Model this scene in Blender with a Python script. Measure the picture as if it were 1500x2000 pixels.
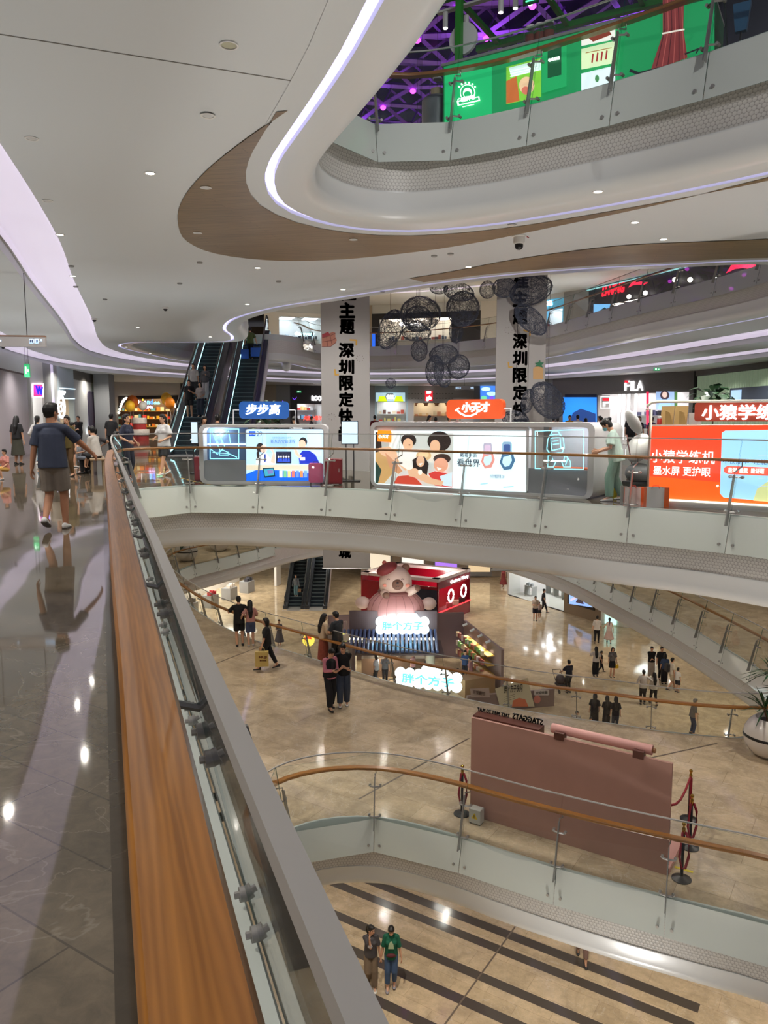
import bpy, bmesh, math, random
from mathutils import Vector, Matrix, Quaternion
from mathutils.geometry import tessellate_polygon
R = random.Random(7)
SC = bpy.context.scene
for _o in list(bpy.data.objects): bpy.data.objects.remove(_o)
COL = SC.collection
# ---------------------------------------------------------------- camera
EYE = 1.53
FPX = 1500.0
PITCH = math.atan(182 / 1500)
cam_d = bpy.data.cameras.new('camera'); cam = bpy.data.objects.new('camera', cam_d); COL.objects.link(cam)
cam_d.sensor_fit = 'VERTICAL'; cam_d.sensor_height = 24.0; cam_d.lens = 24.0 * FPX / 2000
cam_d.clip_start = 0.03; cam_d.clip_end = 300
cam.location = (0, 0, EYE); cam.rotation_euler = (math.pi / 2 - PITCH, 0, 0)
SC.camera = cam
# ---------------------------------------------------------------- world, exposure
w = bpy.data.worlds.new('night_sky'); SC.world = w; w.use_nodes = True
w.node_tree.nodes['Background'].inputs[0].default_value = (0.80, 0.82, 1.0, 1)
w.node_tree.nodes['Background'].inputs[1].default_value = 0.22
SC.view_settings.view_transform = 'Standard'; SC.view_settings.look = 'None'
SC.view_settings.gamma = 1.0; SC.view_settings.use_curve_mapping = False
SC.view_settings.exposure = 0.0
SC.cycles.transparent_max_bounces = 32
SC.cycles.max_bounces = 7; SC.cycles.diffuse_bounces = 3; SC.cycles.glossy_bounces = 4
SC.cycles.caustics_reflective = False; SC.cycles.caustics_refractive = False
SC.cycles.sample_clamp_indirect = 4.0
SC.cycles.use_denoising = True
SC.cycles.adaptive_threshold = 0.12
LAMP_GAIN = 3.5
def spot(x, y, z, watts, color=(1, 0.93, 0.82), size=2.6, radius=0.035):
    l = bpy.data.lights.new('downlight', 'SPOT'); l.energy = watts * LAMP_GAIN; l.color = color
    l.spot_size = size; l.spot_blend = 0.9; l.shadow_soft_size = radius
    o = bpy.data.objects.new('downlight', l); o.location = (x, y, z); COL.objects.link(o); return o  # name also carried by the added fill lamps
def point(x, y, z, watts, color, radius=0.15):
    l = bpy.data.lights.new('lamp', 'POINT'); l.energy = watts * LAMP_GAIN; l.color = color; l.shadow_soft_size = radius
    o = bpy.data.objects.new('lamp', l); o.location = (x, y, z); COL.objects.link(o); return o
# ---------------------------------------------------------------- photo measuring helpers
_cp, _sp = math.cos(PITCH), math.sin(PITCH)
def ray(px, py):
    x = (px - 750) / FPX; v = -(py - 1000) / FPX
    return Vector((x, _cp + v * _sp, v * _cp - _sp))
def at(px, py, z):                     # the point of the horizontal plane z that a photo pixel shows
    r = ray(px, py); t = (z - EYE) / r.z
    return (r.x * t, r.y * t)
def at_depth(px, py, y):               # the point at forward distance y
    r = ray(px, py); t = y / r.y
    return (r.x * t, y, EYE + r.z * t)
class Wall:
    """a vertical plane through a, b (x, y): u runs from a to b, v points away behind it, z up"""
    def __init__(s, a, b, z0=0.0):
        s.a = Vector((a[0], a[1])); d = Vector((b[0], b[1])) - s.a; s.len = d.length
        s.d = d.normalized(); s.n = Vector((-s.d.y, s.d.x)); s.z0 = z0
        s.ang = math.atan2(s.d.y, s.d.x)
    def px(s, x, y):
        r = ray(x, y); t = s.a.dot(s.n) / (r.x * s.n.x + r.y * s.n.y)
        p = Vector((r.x * t, r.y * t)) - s.a
        return (p.dot(s.d), EYE + r.z * t - s.z0)
    def rect(s, x0, y0, x1, y1):       # pixel box -> (u0, z0, u1, z1), measured at its middle lines
        u0 = s.px(x0, (y0 + y1) / 2)[0]; u1 = s.px(x1, (y0 + y1) / 2)[0]
        xm = (x0 + x1) / 2
        return u0, s.px(xm, y1)[1], u1, s.px(xm, y0)[1]
    def world(s, u, v=0, z=0):
        p = s.a + s.d * u + s.n * v
        return Vector((p.x, p.y, s.z0 + z))
    def root(s, name, label, cat, u=0, v=0, z=0, group=None):
        o = empty(name, label, cat, s.world(u, v, z), s.ang, group); return o
# ---------------------------------------------------------------- objects
def tag(o, label=None, cat=None, group=None, kind=None):
    if label: o['label'] = label
    if cat: o['category'] = cat
    if group: o['group'] = group
    if kind: o['kind'] = kind
    return o
def empty(name, label, cat, loc=(0, 0, 0), rz=0, group=None):
    o = bpy.data.objects.new(name, None); o.empty_display_size = 0.1
    o.location = loc; o.rotation_euler = (0, 0, rz); COL.objects.link(o)
    return tag(o, label, cat, group)
class MB:
    def __init__(s): s.v = []; s.f = []; s.m = []; s.uv = None
    def add(s, verts, faces, mi=0):
        n = len(s.v); s.v += [tuple(p) for p in verts]
        s.f += [tuple(i + n for i in f) for f in faces]; s.m += [mi] * len(faces); return s
    def box(s, x0, y0, z0, x1, y1, z1, mi=0):
        v = [(x, y, z) for z in (z0, z1) for y in (y0, y1) for x in (x0, x1)]
        return s.add(v, [(0, 2, 3, 1), (4, 5, 7, 6), (0, 1, 5, 4), (2, 6, 7, 3), (0, 4, 6, 2), (1, 3, 7, 5)], mi)
    def cbox(s, c, d, mi=0):
        return s.box(c[0] - d[0] / 2, c[1] - d[1] / 2, c[2] - d[2] / 2, c[0] + d[0] / 2, c[1] + d[1] / 2, c[2] + d[2] / 2, mi)
    def prism(s, poly, z0, z1, mi=0, axis='z'):   # polygon extruded along z, or (axis 'y') in the x-z plane along y
        n = len(poly)
        if axis == 'z': v = [(p[0], p[1], z0) for p in poly] + [(p[0], p[1], z1) for p in poly]
        else: v = [(p[0], z0, p[1]) for p in poly] + [(p[0], z1, p[1]) for p in poly]
        f = [(i, (i + 1) % n, n + (i + 1) % n, n + i) for i in range(n)]
        tri = tessellate_polygon([[Vector((p[0], p[1], 0)) for p in poly]])
        f += [tuple(reversed(t)) for t in tri] + [tuple(i + n for i in t) for t in tri]
        return s.add(v, f, mi)
    def tube(s, pts, r, n=8, mi=0, closed=False, r2=None):
        pts = [Vector(p) for p in pts]; k = len(pts); rings = []
        up = Vector((0, 0, 1))
        for i, p in enumerate(pts):
            t = (pts[(i + 1) % k] - pts[i - 1]) if closed else (pts[min(i + 1, k - 1)] - pts[max(i - 1, 0)])
            t.normalize(); a = t.cross(up)
            if a.length < 1e-3: a = t.cross(Vector((0, 1, 0)))
            a.normalize(); b = a.cross(t)
            rr = r if r2 is None else r + (r2 - r) * i / max(1, k - 1)
            rings.append([p + (a * math.cos(q * 2 * math.pi / n) + b * math.sin(q * 2 * math.pi / n)) * rr for q in range(n)])
        v = [q for ring in rings for q in ring]; f = []
        for i in range(k if closed else k - 1):
            j = (i + 1) % k
            f += [(i * n + q, i * n + (q + 1) % n, j * n + (q + 1) % n, j * n + q) for q in range(n)]
        if not closed: f += [tuple(range(n))[::-1], tuple(range((k - 1) * n, k * n))]
        return s.add(v, f, mi)
    def lathe(s, prof, n=24, mi=0, c=(0, 0, 0)):
        v = []; f = []; k = len(prof)
        for (r, z) in prof:
            for q in range(n):
                a = 2 * math.pi * q / n; v.append((c[0] + r * math.cos(a), c[1] + r * math.sin(a), c[2] + z))
        for i in range(k - 1):
            f += [(i * n + q, i * n + (q + 1) % n, (i + 1) * n + (q + 1) % n, (i + 1) * n + q) for q in range(n)]
        f += [tuple(range(n))[::-1], tuple(range((k - 1) * n, k * n))]
        return s.add(v, f, mi)
    def ell(s, c, r, n=12, mi=0, rot=None):
        v = []; f = []; h = n // 2 + 1
        for i in range(h + 1):
            t = math.pi * i / h
            for q in range(n):
                a = 2 * math.pi * q / n
                p = Vector((r[0] * math.sin(t) * math.cos(a), r[1] * math.sin(t) * math.sin(a), -r[2] * math.cos(t)))
                if rot is not None: p = rot @ p
                v.append(p + Vector(c))
        for i in range(h):
            f += [(i * n + q, i * n + (q + 1) % n, (i + 1) * n + (q + 1) % n, (i + 1) * n + q) for q in range(n)]
        return s.add(v, f, mi)
    def build(s, name, mats, parent=None, smooth=False, bevel=0, label=None):
        me = bpy.data.meshes.new(name); me.from_pydata(s.v, [], s.f)
        if not isinstance(mats, (list, tuple)): mats = [mats]
        for m in mats: me.materials.append(m)
        if len(mats) > 1: me.polygons.foreach_set('material_index', s.m)
        if s.uv:
            ul = me.uv_layers.new(name='UVMap')
            for l in me.loops: ul.data[l.index].uv = s.uv[l.vertex_index]
        if smooth: me.polygons.foreach_set('use_smooth', [True] * len(me.polygons))
        me.update()
        bm = bmesh.new(); bm.from_mesh(me); bmesh.ops.remove_doubles(bm, verts=bm.verts, dist=1e-6) if not s.uv else None
        bmesh.ops.recalc_face_normals(bm, faces=bm.faces); bm.to_mesh(me); bm.free()
        if smooth == 'auto': me.set_sharp_from_angle(angle=0.7)
        o = bpy.data.objects.new(name, me); COL.objects.link(o)
        if parent is not None: o.parent = parent
        if bevel:
            b = o.modifiers.new('bevel', 'BEVEL'); b.width = bevel; b.segments = 2; b.limit_method = 'ANGLE'
        if label: o['label'] = label
        return o
def rrect(x0, z0, x1, z1, r, n=5, corners='all'):
    r = min(r, (x1 - x0) / 2, (z1 - z0) / 2); out = []
    for cx, cz, a0, k in ((x1 - r, z0 + r, -90, 'br'), (x1 - r, z1 - r, 0, 'tr'), (x0 + r, z1 - r, 90, 'tl'), (x0 + r, z0 + r, 180, 'bl')):
        if corners != 'all' and k not in corners:
            out.append((x1 if 'r' in k else x0, z1 if 't' in k else z0)); continue
        for i in range(n + 1):
            a = math.radians(a0 + 90 * i / n); out.append((cx + r * math.cos(a), cz + r * math.sin(a)))
    return out
def circ(cx, cz, rx, rz=None, n=20, a0=0, a1=360):
    rz = rz or rx
    k = n if a1 - a0 == 360 else n + 1
    return [(cx + rx * math.cos(math.radians(a0 + (a1 - a0) * i / n)), cz + rz * math.sin(math.radians(a0 + (a1 - a0) * i / n))) for i in range(k)]
TEXTS = []
def ptext(W, root, s, box, m, v=-.02, depth=.02, bold=0.0, name='lettering', mirror=False, shear=0.0, off=(0, 0, 0), label=None):
    """lettering on a wall plane, fitted to a photo-pixel box; root sits at wall position off = (u, v, z)"""
    u0, z0, u1, z1 = W.rect(*box); fit = (u0 - off[0], z0 - off[2], u1 - off[0], z1 - off[2])
    return btext(root, s, fit, m, v - off[1], depth, bold, name, mirror, shear, label)
def btext(root, s, fit, m, v=-.02, depth=.02, bold=0.0, name='lettering', mirror=False, shear=0.0, label=None, flat=False):
    c = bpy.data.curves.new(name, 'FONT'); c.body = s; c.size = 1; c.extrude = 0.01; c.shear = shear; c.resolution_u = 2
    o = bpy.data.objects.new(name, c); COL.objects.link(o); TEXTS.append((o, root, fit, m, v, depth, mirror, label, flat, bold)); return o
def finish_texts():
    bpy.context.view_layer.update(); dg = bpy.context.evaluated_depsgraph_get()
    for o, root, (u0, z0, u1, z1), m, v, depth, mirror, label, flat, bold in TEXTS:
        me = bpy.data.meshes.new_from_object(o.evaluated_get(dg))
        if bold and len(me.vertices):      # heavier strokes: the outline repeated with small shifts
            vs = [q.co.copy() for q in me.vertices]; fs = [tuple(q.vertices) for q in me.polygons]; V, F_ = [], []
            for dx, dy in ((0, 0), (1, 0), (-1, 0), (0, 1), (0, -1), (.7, .7), (-.7, -.7), (.7, -.7), (-.7, .7)):
                F_ += [tuple(i + len(V) for i in t) for t in fs]; V += [q + Vector((dx * bold, dy * bold, 0)) for q in vs]
            bpy.data.meshes.remove(me); me = bpy.data.meshes.new('lettering'); me.from_pydata(V, [], F_)
        cs = [q.co.copy() for q in me.vertices]
        if cs:
            xa, xb = min(q.x for q in cs), max(q.x for q in cs); ya, yb = min(q.y for q in cs), max(q.y for q in cs)
            for q, c in zip(me.vertices, cs):
                t = (c.x - xa) / max(1e-6, xb - xa); t = 1 - t if mirror else t
                p = (u0 + t * (u1 - u0), v + (-depth if c.z > 0 else 0), z0 + (c.y - ya) / max(1e-6, yb - ya) * (z1 - z0))
                q.co = (p[0], p[2], -p[1]) if flat else p
        me.materials.clear(); me.materials.append(m); me.polygons.foreach_set('material_index', [0] * len(me.polygons))
        nm = o.name; cv = o.data; bpy.data.objects.remove(o); bpy.data.curves.remove(cv)
        n = bpy.data.objects.new(nm, me); COL.objects.link(n); n.parent = root
        if label: n['label'] = label
class Art:
    """flat print or light-box picture on a wall plane, drawn in photo pixels, thin layers"""
    def __init__(s, W, off=(0, 0, 0), v=-.012): s.W = W; s.off = off; s.v = v; s.mb = MB(); s.mats = []; s.k = 0
    def poly(s, pts, m):
        if m not in s.mats: s.mats.append(m)
        q = [s.W.px(*p) for p in pts]; q = [(a - s.off[0], b - s.off[2]) for a, b in q]; s.k += 1
        v = s.v - s.off[1] - .0015 * s.k; s.mb.prism(q, v - .0012, v, s.mats.index(m), 'y'); return s
    def box(s, x0, y0, x1, y1, m, r=0): return s.poly(rrect(x0, y0, x1, y1, r) if r else [(x0, y0), (x1, y0), (x1, y1), (x0, y1)], m)
    def ell(s, x, y, rx, ry, m, n=18): return s.poly(circ(x, y, rx, ry, n), m)
    def line(s, pts, wd, m):
        for a, b in zip(pts, pts[1:]):
            d = Vector((b[0] - a[0], b[1] - a[1])); 
            if d.length < 1e-6: continue
            n = Vector((-d.y, d.x)).normalized() * wd / 2; e = d.normalized() * wd * .3
            a_, b_ = Vector(a) - e, Vector(b) + e
            s.poly([a_ + n, b_ + n, b_ - n, a_ - n], m)
        return s
    def build(s, name, root, label=None): return s.mb.build(name, s.mats, root, label=label)
# ---------------------------------------------------------------- materials
def lin(c): return tuple((x / 12.92 if x <= 0.04045 else ((x + 0.055) / 1.055) ** 2.4) for x in (v / 255 for v in c))
MATS = {}
def mat(name, rgb, rough=0.5, metal=0.0, emit=0.0, spec=0.5, coat=0.0, bump=None, var=None):
    if name in MATS: return MATS[name]
    m = bpy.data.materials.new(name); m.use_nodes = True; nt = m.node_tree; b = nt.nodes['Principled BSDF']
    c = lin(rgb) + (1,); b.inputs['Base Color'].default_value = c
    b.inputs['Roughness'].default_value = rough; b.inputs['Metallic'].default_value = metal
    b.inputs['Specular IOR Level'].default_value = spec; b.inputs['Coat Weight'].default_value = coat
    if emit: b.inputs['Emission Color'].default_value = c; b.inputs['Emission Strength'].default_value = emit
    if var or bump:
        tc = nt.nodes.new('ShaderNodeTexCoord'); nz = nt.nodes.new('ShaderNodeTexNoise')
        nz.inputs['Scale'].default_value = (var or bump)[0]; nz.inputs['Detail'].default_value = 5
        nt.links.new(tc.outputs['Object'], nz.inputs['Vector'])
        if var:
            mx = nt.nodes.new('ShaderNodeMix'); mx.data_type = 'RGBA'; mx.inputs[6].default_value = c
            mx.inputs[7].default_value = tuple(v * var[1] for v in c[:3]) + (1,)
            nt.links.new(nz.outputs['Fac'], mx.inputs[0]); nt.links.new(mx.outputs[2], b.inputs['Base Color'])
        if bump:
            bp = nt.nodes.new('ShaderNodeBump'); bp.inputs['Strength'].default_value = bump[1]; bp.inputs['Distance'].default_value = 0.02
            nt.links.new(nz.outputs['Fac'], bp.inputs['Height']); nt.links.new(bp.outputs['Normal'], b.inputs['Normal'])
    MATS[name] = m; return m
def glow(name, rgb, s): return mat(name, rgb, 0.5, emit=s)
def glassy(name, rgb, ior=1.45, rough=0.0, opacity=0.0, film=None):
    """a clear pane: transparent with a mirror reflection; opacity mixes in a coloured film"""
    m = bpy.data.materials.new(name); m.use_nodes = True; nt = m.node_tree; nt.nodes.clear()
    out = nt.nodes.new('ShaderNodeOutputMaterial'); tr = nt.nodes.new('ShaderNodeBsdfTransparent'); gl = nt.nodes.new('ShaderNodeBsdfGlossy')
    lw = nt.nodes.new('ShaderNodeLayerWeight'); lw.inputs[0].default_value = 0.5; mx = nt.nodes.new('ShaderNodeMixShader')
    pw = nt.nodes.new('ShaderNodeMath'); pw.operation = 'POWER'; pw.inputs[1].default_value = 4.5; nt.links.new(lw.outputs['Facing'], pw.inputs[0])
    fr = nt.nodes.new('ShaderNodeMath'); fr.operation = 'MULTIPLY_ADD'; f0 = ((ior - 1) / (ior + 1)) ** 2
    fr.inputs[1].default_value = 0.75; fr.inputs[2].default_value = f0; nt.links.new(pw.outputs[0], fr.inputs[0])
    tr.inputs[0].default_value = lin(rgb) + (1,); gl.inputs['Roughness'].default_value = rough
    base = tr
    if opacity:
        df = nt.nodes.new('ShaderNodeBsdfDiffuse'); df.inputs[0].default_value = lin(film) + (1,)
        m2 = nt.nodes.new('ShaderNodeMixShader'); m2.inputs[0].default_value = opacity
        nt.links.new(tr.outputs[0], m2.inputs[1]); nt.links.new(df.outputs[0], m2.inputs[2]); base = m2
    nt.links.new(fr.outputs[0], mx.inputs[0]); nt.links.new(base.outputs[0], mx.inputs[1]); nt.links.new(gl.outputs[0], mx.inputs[2])
    nt.links.new(mx.outputs[0], out.inputs[0]); MATS[name] = m; return m
def nodes_mat(name):
    m = bpy.data.materials.new(name); m.use_nodes = True; MATS[name] = m
    nt = m.node_tree; return m, nt, nt.nodes['Principled BSDF'], nt.nodes.new, nt.links.new
def stone(name, c1, c2, vein, grout, tile, rz, rough, stripes=None, wave=0.02, vein_amt=0.5, squash=0.5, spec=0.5, mottle=.12):
    """polished stone tiles: brick-laid tints, thin veins, faint unevenness; stripes = (unit vector, list of (from, to), colour)"""
    m, nt, b, N, L = nodes_mat(name)
    tc = N('ShaderNodeTexCoord'); mp = N('ShaderNodeMapping'); mp.inputs['Rotation'].default_value = (0, 0, rz)
    L(tc.outputs['Object'], mp.inputs['Vector'])
    br = N('ShaderNodeTexBrick'); br.inputs['Scale'].default_value = 1.0; br.inputs['Brick Width'].default_value = tile[0]; br.inputs['Row Height'].default_value = tile[1]
    br.inputs['Mortar Size'].default_value = 0.004; br.inputs['Mortar Smooth'].default_value = 0.1; br.offset = squash
    br.inputs['Color1'].default_value = lin(c1) + (1,); br.inputs['Color2'].default_value = lin(c2) + (1,); br.inputs['Mortar'].default_value = lin(grout) + (1,)
    L(mp.outputs[0], br.inputs['Vector'])
    nz = N('ShaderNodeTexNoise'); nz.inputs['Scale'].default_value = 1.3; nz.inputs['Detail'].default_value = 8; nz.inputs['Distortion'].default_value = 1.2
    L(mp.outputs[0], nz.inputs['Vector'])
    rp = N('ShaderNodeValToRGB'); rp.color_ramp.elements[0].position = 0.3; rp.color_ramp.elements[0].color = (0.72, 0.72, 0.72, 1)
    rp.color_ramp.elements[1].position = 0.7; rp.color_ramp.elements[1].color = (1.12, 1.12, 1.12, 1)
    L(nz.outputs['Fac'], rp.inputs[0])
    mu = N('ShaderNodeMix'); mu.data_type = 'RGBA'; mu.blend_type = 'MULTIPLY'; mu.inputs[0].default_value = 1.0
    L(br.outputs['Color'], mu.inputs[6]); L(rp.outputs[0], mu.inputs[7])
    n2 = N('ShaderNodeTexNoise'); n2.inputs['Scale'].default_value = 11; n2.inputs['Detail'].default_value = 8; n2.inputs['Roughness'].default_value = .7; n2.inputs['Distortion'].default_value = .8; L(mp.outputs[0], n2.inputs['Vector'])
    r3 = N('ShaderNodeValToRGB'); r3.color_ramp.elements[0].position = .32; r3.color_ramp.elements[0].color = (1 - mottle,) * 3 + (1,); r3.color_ramp.elements[1].position = .68; r3.color_ramp.elements[1].color = (1 + mottle, 1 + mottle * .9, 1 + mottle * .8, 1); L(n2.outputs['Fac'], r3.inputs[0])
    m3 = N('ShaderNodeMix'); m3.data_type = 'RGBA'; m3.blend_type = 'MULTIPLY'; m3.inputs[0].default_value = 1; L(mu.outputs[2], m3.inputs[6]); L(r3.outputs[0], m3.inputs[7]); mu = m3
    vo = N('ShaderNodeTexNoise'); vo.inputs['Scale'].default_value = 0.9; vo.inputs['Detail'].default_value = 6; vo.inputs['Distortion'].default_value = 2.5
    L(mp.outputs[0], vo.inputs['Vector'])
    r2 = N('ShaderNodeValToRGB'); e = r2.color_ramp.elements; e[0].position = 0.492; e[0].color = (0, 0, 0, 1); e[1].position = 0.508; e[1].color = (0, 0, 0, 1)
    k = e.new(0.5); k.color = (vein_amt,) * 3 + (1,)
    L(vo.outputs['Fac'], r2.inputs[0])
    mv = N('ShaderNodeMix'); mv.data_type = 'RGBA'; mv.inputs[7].default_value = lin(vein) + (1,)
    L(r2.outputs[0], mv.inputs[0]); L(mu.outputs[2], mv.inputs[6]); last = mv.outputs[2]
    if stripes:
        (dx, dy), bands, sc, cut = stripes
        dt = N('ShaderNodeVectorMath'); dt.operation = 'DOT_PRODUCT'; dt.inputs[1].default_value = (dx, dy, 0); L(tc.outputs['Object'], dt.inputs[0])
        acc = None
        for lo, hi in bands:
            g = N('ShaderNodeMath'); g.operation = 'COMPARE'; g.inputs[1].default_value = (lo + hi) / 2; g.inputs[2].default_value = (hi - lo) / 2
            L(dt.outputs['Value'], g.inputs[0])
            if acc is None: acc = g.outputs[0]
            else:
                a = N('ShaderNodeMath'); a.operation = 'MAXIMUM'; L(acc, a.inputs[0]); L(g.outputs[0], a.inputs[1]); acc = a.outputs[0]
        if cut:                      # stripes end at a line across
            d2 = N('ShaderNodeVectorMath'); d2.operation = 'DOT_PRODUCT'; d2.inputs[1].default_value = (-dy, dx, 0); L(tc.outputs['Object'], d2.inputs[0])
            g = N('ShaderNodeMath'); g.operation = 'COMPARE'; g.inputs[1].default_value = (cut[0] + cut[1]) / 2; g.inputs[2].default_value = (cut[1] - cut[0]) / 2; L(d2.outputs['Value'], g.inputs[0])
            a = N('ShaderNodeMath'); a.operation = 'MULTIPLY'; L(acc, a.inputs[0]); L(g.outputs[0], a.inputs[1]); acc = a.outputs[0]
        ms = N('ShaderNodeMix'); ms.data_type = 'RGBA'; ms.inputs[7].default_value = lin(sc) + (1,); L(acc, ms.inputs[0]); L(last, ms.inputs[6]); last = ms.outputs[2]
    L(last, b.inputs['Base Color'])
    b.inputs['Roughness'].default_value = rough; b.inputs['Specular IOR Level'].default_value = spec
    wv = N('ShaderNodeTexNoise'); wv.inputs['Scale'].default_value = 0.8; wv.inputs['Detail'].default_value = 1; L(tc.outputs['Object'], wv.inputs['Vector'])
    bp = N('ShaderNodeBump'); bp.inputs['Strength'].default_value = 0.35; bp.inputs['Distance'].default_value = wave; L(wv.outputs['Fac'], bp.inputs['Height']); L(bp.outputs['Normal'], b.inputs['Normal'])
    return m
def wood(name, c1, c2, rz, scale=1.0, rough=0.35, coat=0.3, uv=False, plank=None):
    m, nt, b, N, L = nodes_mat(name)
    tc = N('ShaderNodeTexCoord'); mp = N('ShaderNodeMapping'); mp.inputs['Rotation'].default_value = (0, 0, rz); mp.inputs['Scale'].default_value = (0.6 * scale, 9 * scale, 9 * scale)
    L(tc.outputs['UV' if uv else 'Object'], mp.inputs['Vector'])
    nz = N('ShaderNodeTexNoise'); nz.inputs['Scale'].default_value = 2.2; nz.inputs['Detail'].default_value = 7; nz.inputs['Distortion'].default_value = 1.6; L(mp.outputs[0], nz.inputs['Vector'])
    wv = N('ShaderNodeTexWave'); wv.bands_direction = 'Y'; wv.inputs['Scale'].default_value = 2.4; wv.inputs['Distortion'].default_value = 9; wv.inputs['Detail'].default_value = 3; L(mp.outputs[0], wv.inputs['Vector'])
    ad = N('ShaderNodeMath'); ad.operation = 'ADD'; L(nz.outputs['Fac'], ad.inputs[0])
    ml = N('ShaderNodeMath'); ml.operation = 'MULTIPLY'; ml.inputs[1].default_value = 0.22; L(wv.outputs['Fac'], ml.inputs[0]); L(ml.outputs[0], ad.inputs[1])
    rp = N('ShaderNodeValToRGB'); rp.color_ramp.elements[0].position = 0.4; rp.color_ramp.elements[0].color = lin(c1) + (1,); rp.color_ramp.elements[1].position = 0.95; rp.color_ramp.elements[1].color = lin(c2) + (1,)
    L(ad.outputs[0], rp.inputs[0]); last = rp.outputs[0]
    if plank:
        m2 = N('ShaderNodeMapping'); m2.inputs['Rotation'].default_value = (0, 0, rz); L(tc.outputs['Object'], m2.inputs['Vector'])
        br = N('ShaderNodeTexBrick'); br.inputs['Scale'].default_value = 1.0; br.inputs['Brick Width'].default_value = plank[0]; br.inputs['Row Height'].default_value = plank[1]; br.inputs['Mortar Size'].default_value = 0.006
        br.inputs['Color1'].default_value = (1, 1, 1, 1); br.inputs['Color2'].default_value = (0.86, 0.86, 0.86, 1); br.inputs['Mortar'].default_value = (0.6, 0.6, 0.6, 1); L(m2.outputs[0], br.inputs['Vector'])
        mu = N('ShaderNodeMix'); mu.data_type = 'RGBA'; mu.blend_type = 'MULTIPLY'; mu.inputs[0].default_value = 1; L(last, mu.inputs[6]); L(br.outputs['Color'], mu.inputs[7]); last = mu.outputs[2]
    L(last, b.inputs['Base Color']); b.inputs['Roughness'].default_value = rough; b.inputs['Coat Weight'].default_value = coat; b.inputs['Coat Roughness'].default_value = 0.2
    return m
def honeycomb(name, c_cell, c_line, scale, rough):
    """a band of raised dots on a triangular grid"""
    m, nt, b, N, L = nodes_mat(name)
    tc = N('ShaderNodeTexCoord'); mp = N('ShaderNodeMapping'); mp.inputs['Scale'].default_value = (scale, scale / 1.732, 0); L(tc.outputs['UV'], mp.inputs['Vector'])
    ds = []
    for o in (0.0, 0.5):
        ad = N('ShaderNodeVectorMath'); ad.operation = 'ADD'; ad.inputs[1].default_value = (o, o, 0); L(mp.outputs[0], ad.inputs[0])
        fr = N('ShaderNodeVectorMath'); fr.operation = 'FRACTION'; L(ad.outputs[0], fr.inputs[0])
        sb = N('ShaderNodeVectorMath'); sb.operation = 'SUBTRACT'; sb.inputs[1].default_value = (.5, .5, 0); L(fr.outputs[0], sb.inputs[0])
        ml = N('ShaderNodeVectorMath'); ml.operation = 'MULTIPLY'; ml.inputs[1].default_value = (1, 1.732, 0); L(sb.outputs[0], ml.inputs[0])
        ln = N('ShaderNodeVectorMath'); ln.operation = 'LENGTH'; L(ml.outputs[0], ln.inputs[0]); ds.append(ln.outputs['Value'])
    mn = N('ShaderNodeMath'); mn.operation = 'MINIMUM'; L(ds[0], mn.inputs[0]); L(ds[1], mn.inputs[1])
    rp = N('ShaderNodeValToRGB'); e = rp.color_ramp.elements; e[0].position = 0.40; e[0].color = lin(c_cell) + (1,); e[1].position = 0.52; e[1].color = lin(c_line) + (1,)
    L(mn.outputs[0], rp.inputs[0]); L(rp.outputs[0], b.inputs['Base Color']); b.inputs['Roughness'].default_value = rough
    bp = N('ShaderNodeBump'); bp.inputs['Strength'].default_value = 0.6; bp.inputs['Distance'].default_value = 0.008; bp.invert = True; L(mn.outputs[0], bp.inputs['Height']); L(bp.outputs['Normal'], b.inputs['Normal'])
    return m
M_white = mat('white_plaster', (211, 214, 214), 0.55)
M_fascia = mat('white_gloss_plaster', (216, 218, 217), 0.28)
M_steel = mat('brushed_steel', (172, 170, 166), 0.38, 0.55)
M_plate = mat('satin_grey_steel', (150, 150, 146), 0.4, 0.6)
M_cap = mat('grey_metal_cap', (176, 174, 171), 0.45, 0.3)
M_dsteel = mat('dark_steel', (70, 70, 72), 0.35, 0.8)
M_black = mat('black', (18, 18, 20), 0.4)
M_glass = glassy('clear_glass', (252, 254, 253), 1.38)
M_teal = mat('green_glass_edge', (20, 92, 82), 0.15)
M_frost = glassy('frosted_film_glass', (225, 238, 232), 1.5, 0.02, 0.80, (236, 242, 234))
M_hexband = honeycomb('white_hexagon_band', (214, 211, 205), (168, 164, 158), 17, 0.35)
M_kerb = mat('pale_kerb', (196, 204, 198), .3)
M_led = glow('cove_led', (205, 200, 255), 1.5)
M_cove = glow('cove_glow', (214, 205, 222), 0.62)  # cove lighting put into the recess surface as emission
M_rail = wood('handrail_oak', (136, 85, 30), (178, 118, 48), 0, 1.0, 0.32, 0.35, uv=True)
M_ceilwood = wood('ceiling_oak', (120, 96, 64), (150, 122, 84), 0.25, 0.5, 0.4, 0.1, plank=(2.6, 0.16))
M_floor0 = stone('dark_marble', (106, 95, 80), (94, 85, 72), (196, 188, 174), (76, 68, 58), (0.95, 0.31), math.radians(33), 0.045, vein_amt=0.13, wave=0.012, spec=0.8, mottle=.22)
M_floor1 = stone('beige_marble', (208, 188, 158), (196, 176, 146), (232, 222, 206), (160, 140, 112), (1.6, 0.6), math.radians(33), 0.09, vein_amt=0.35)
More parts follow.
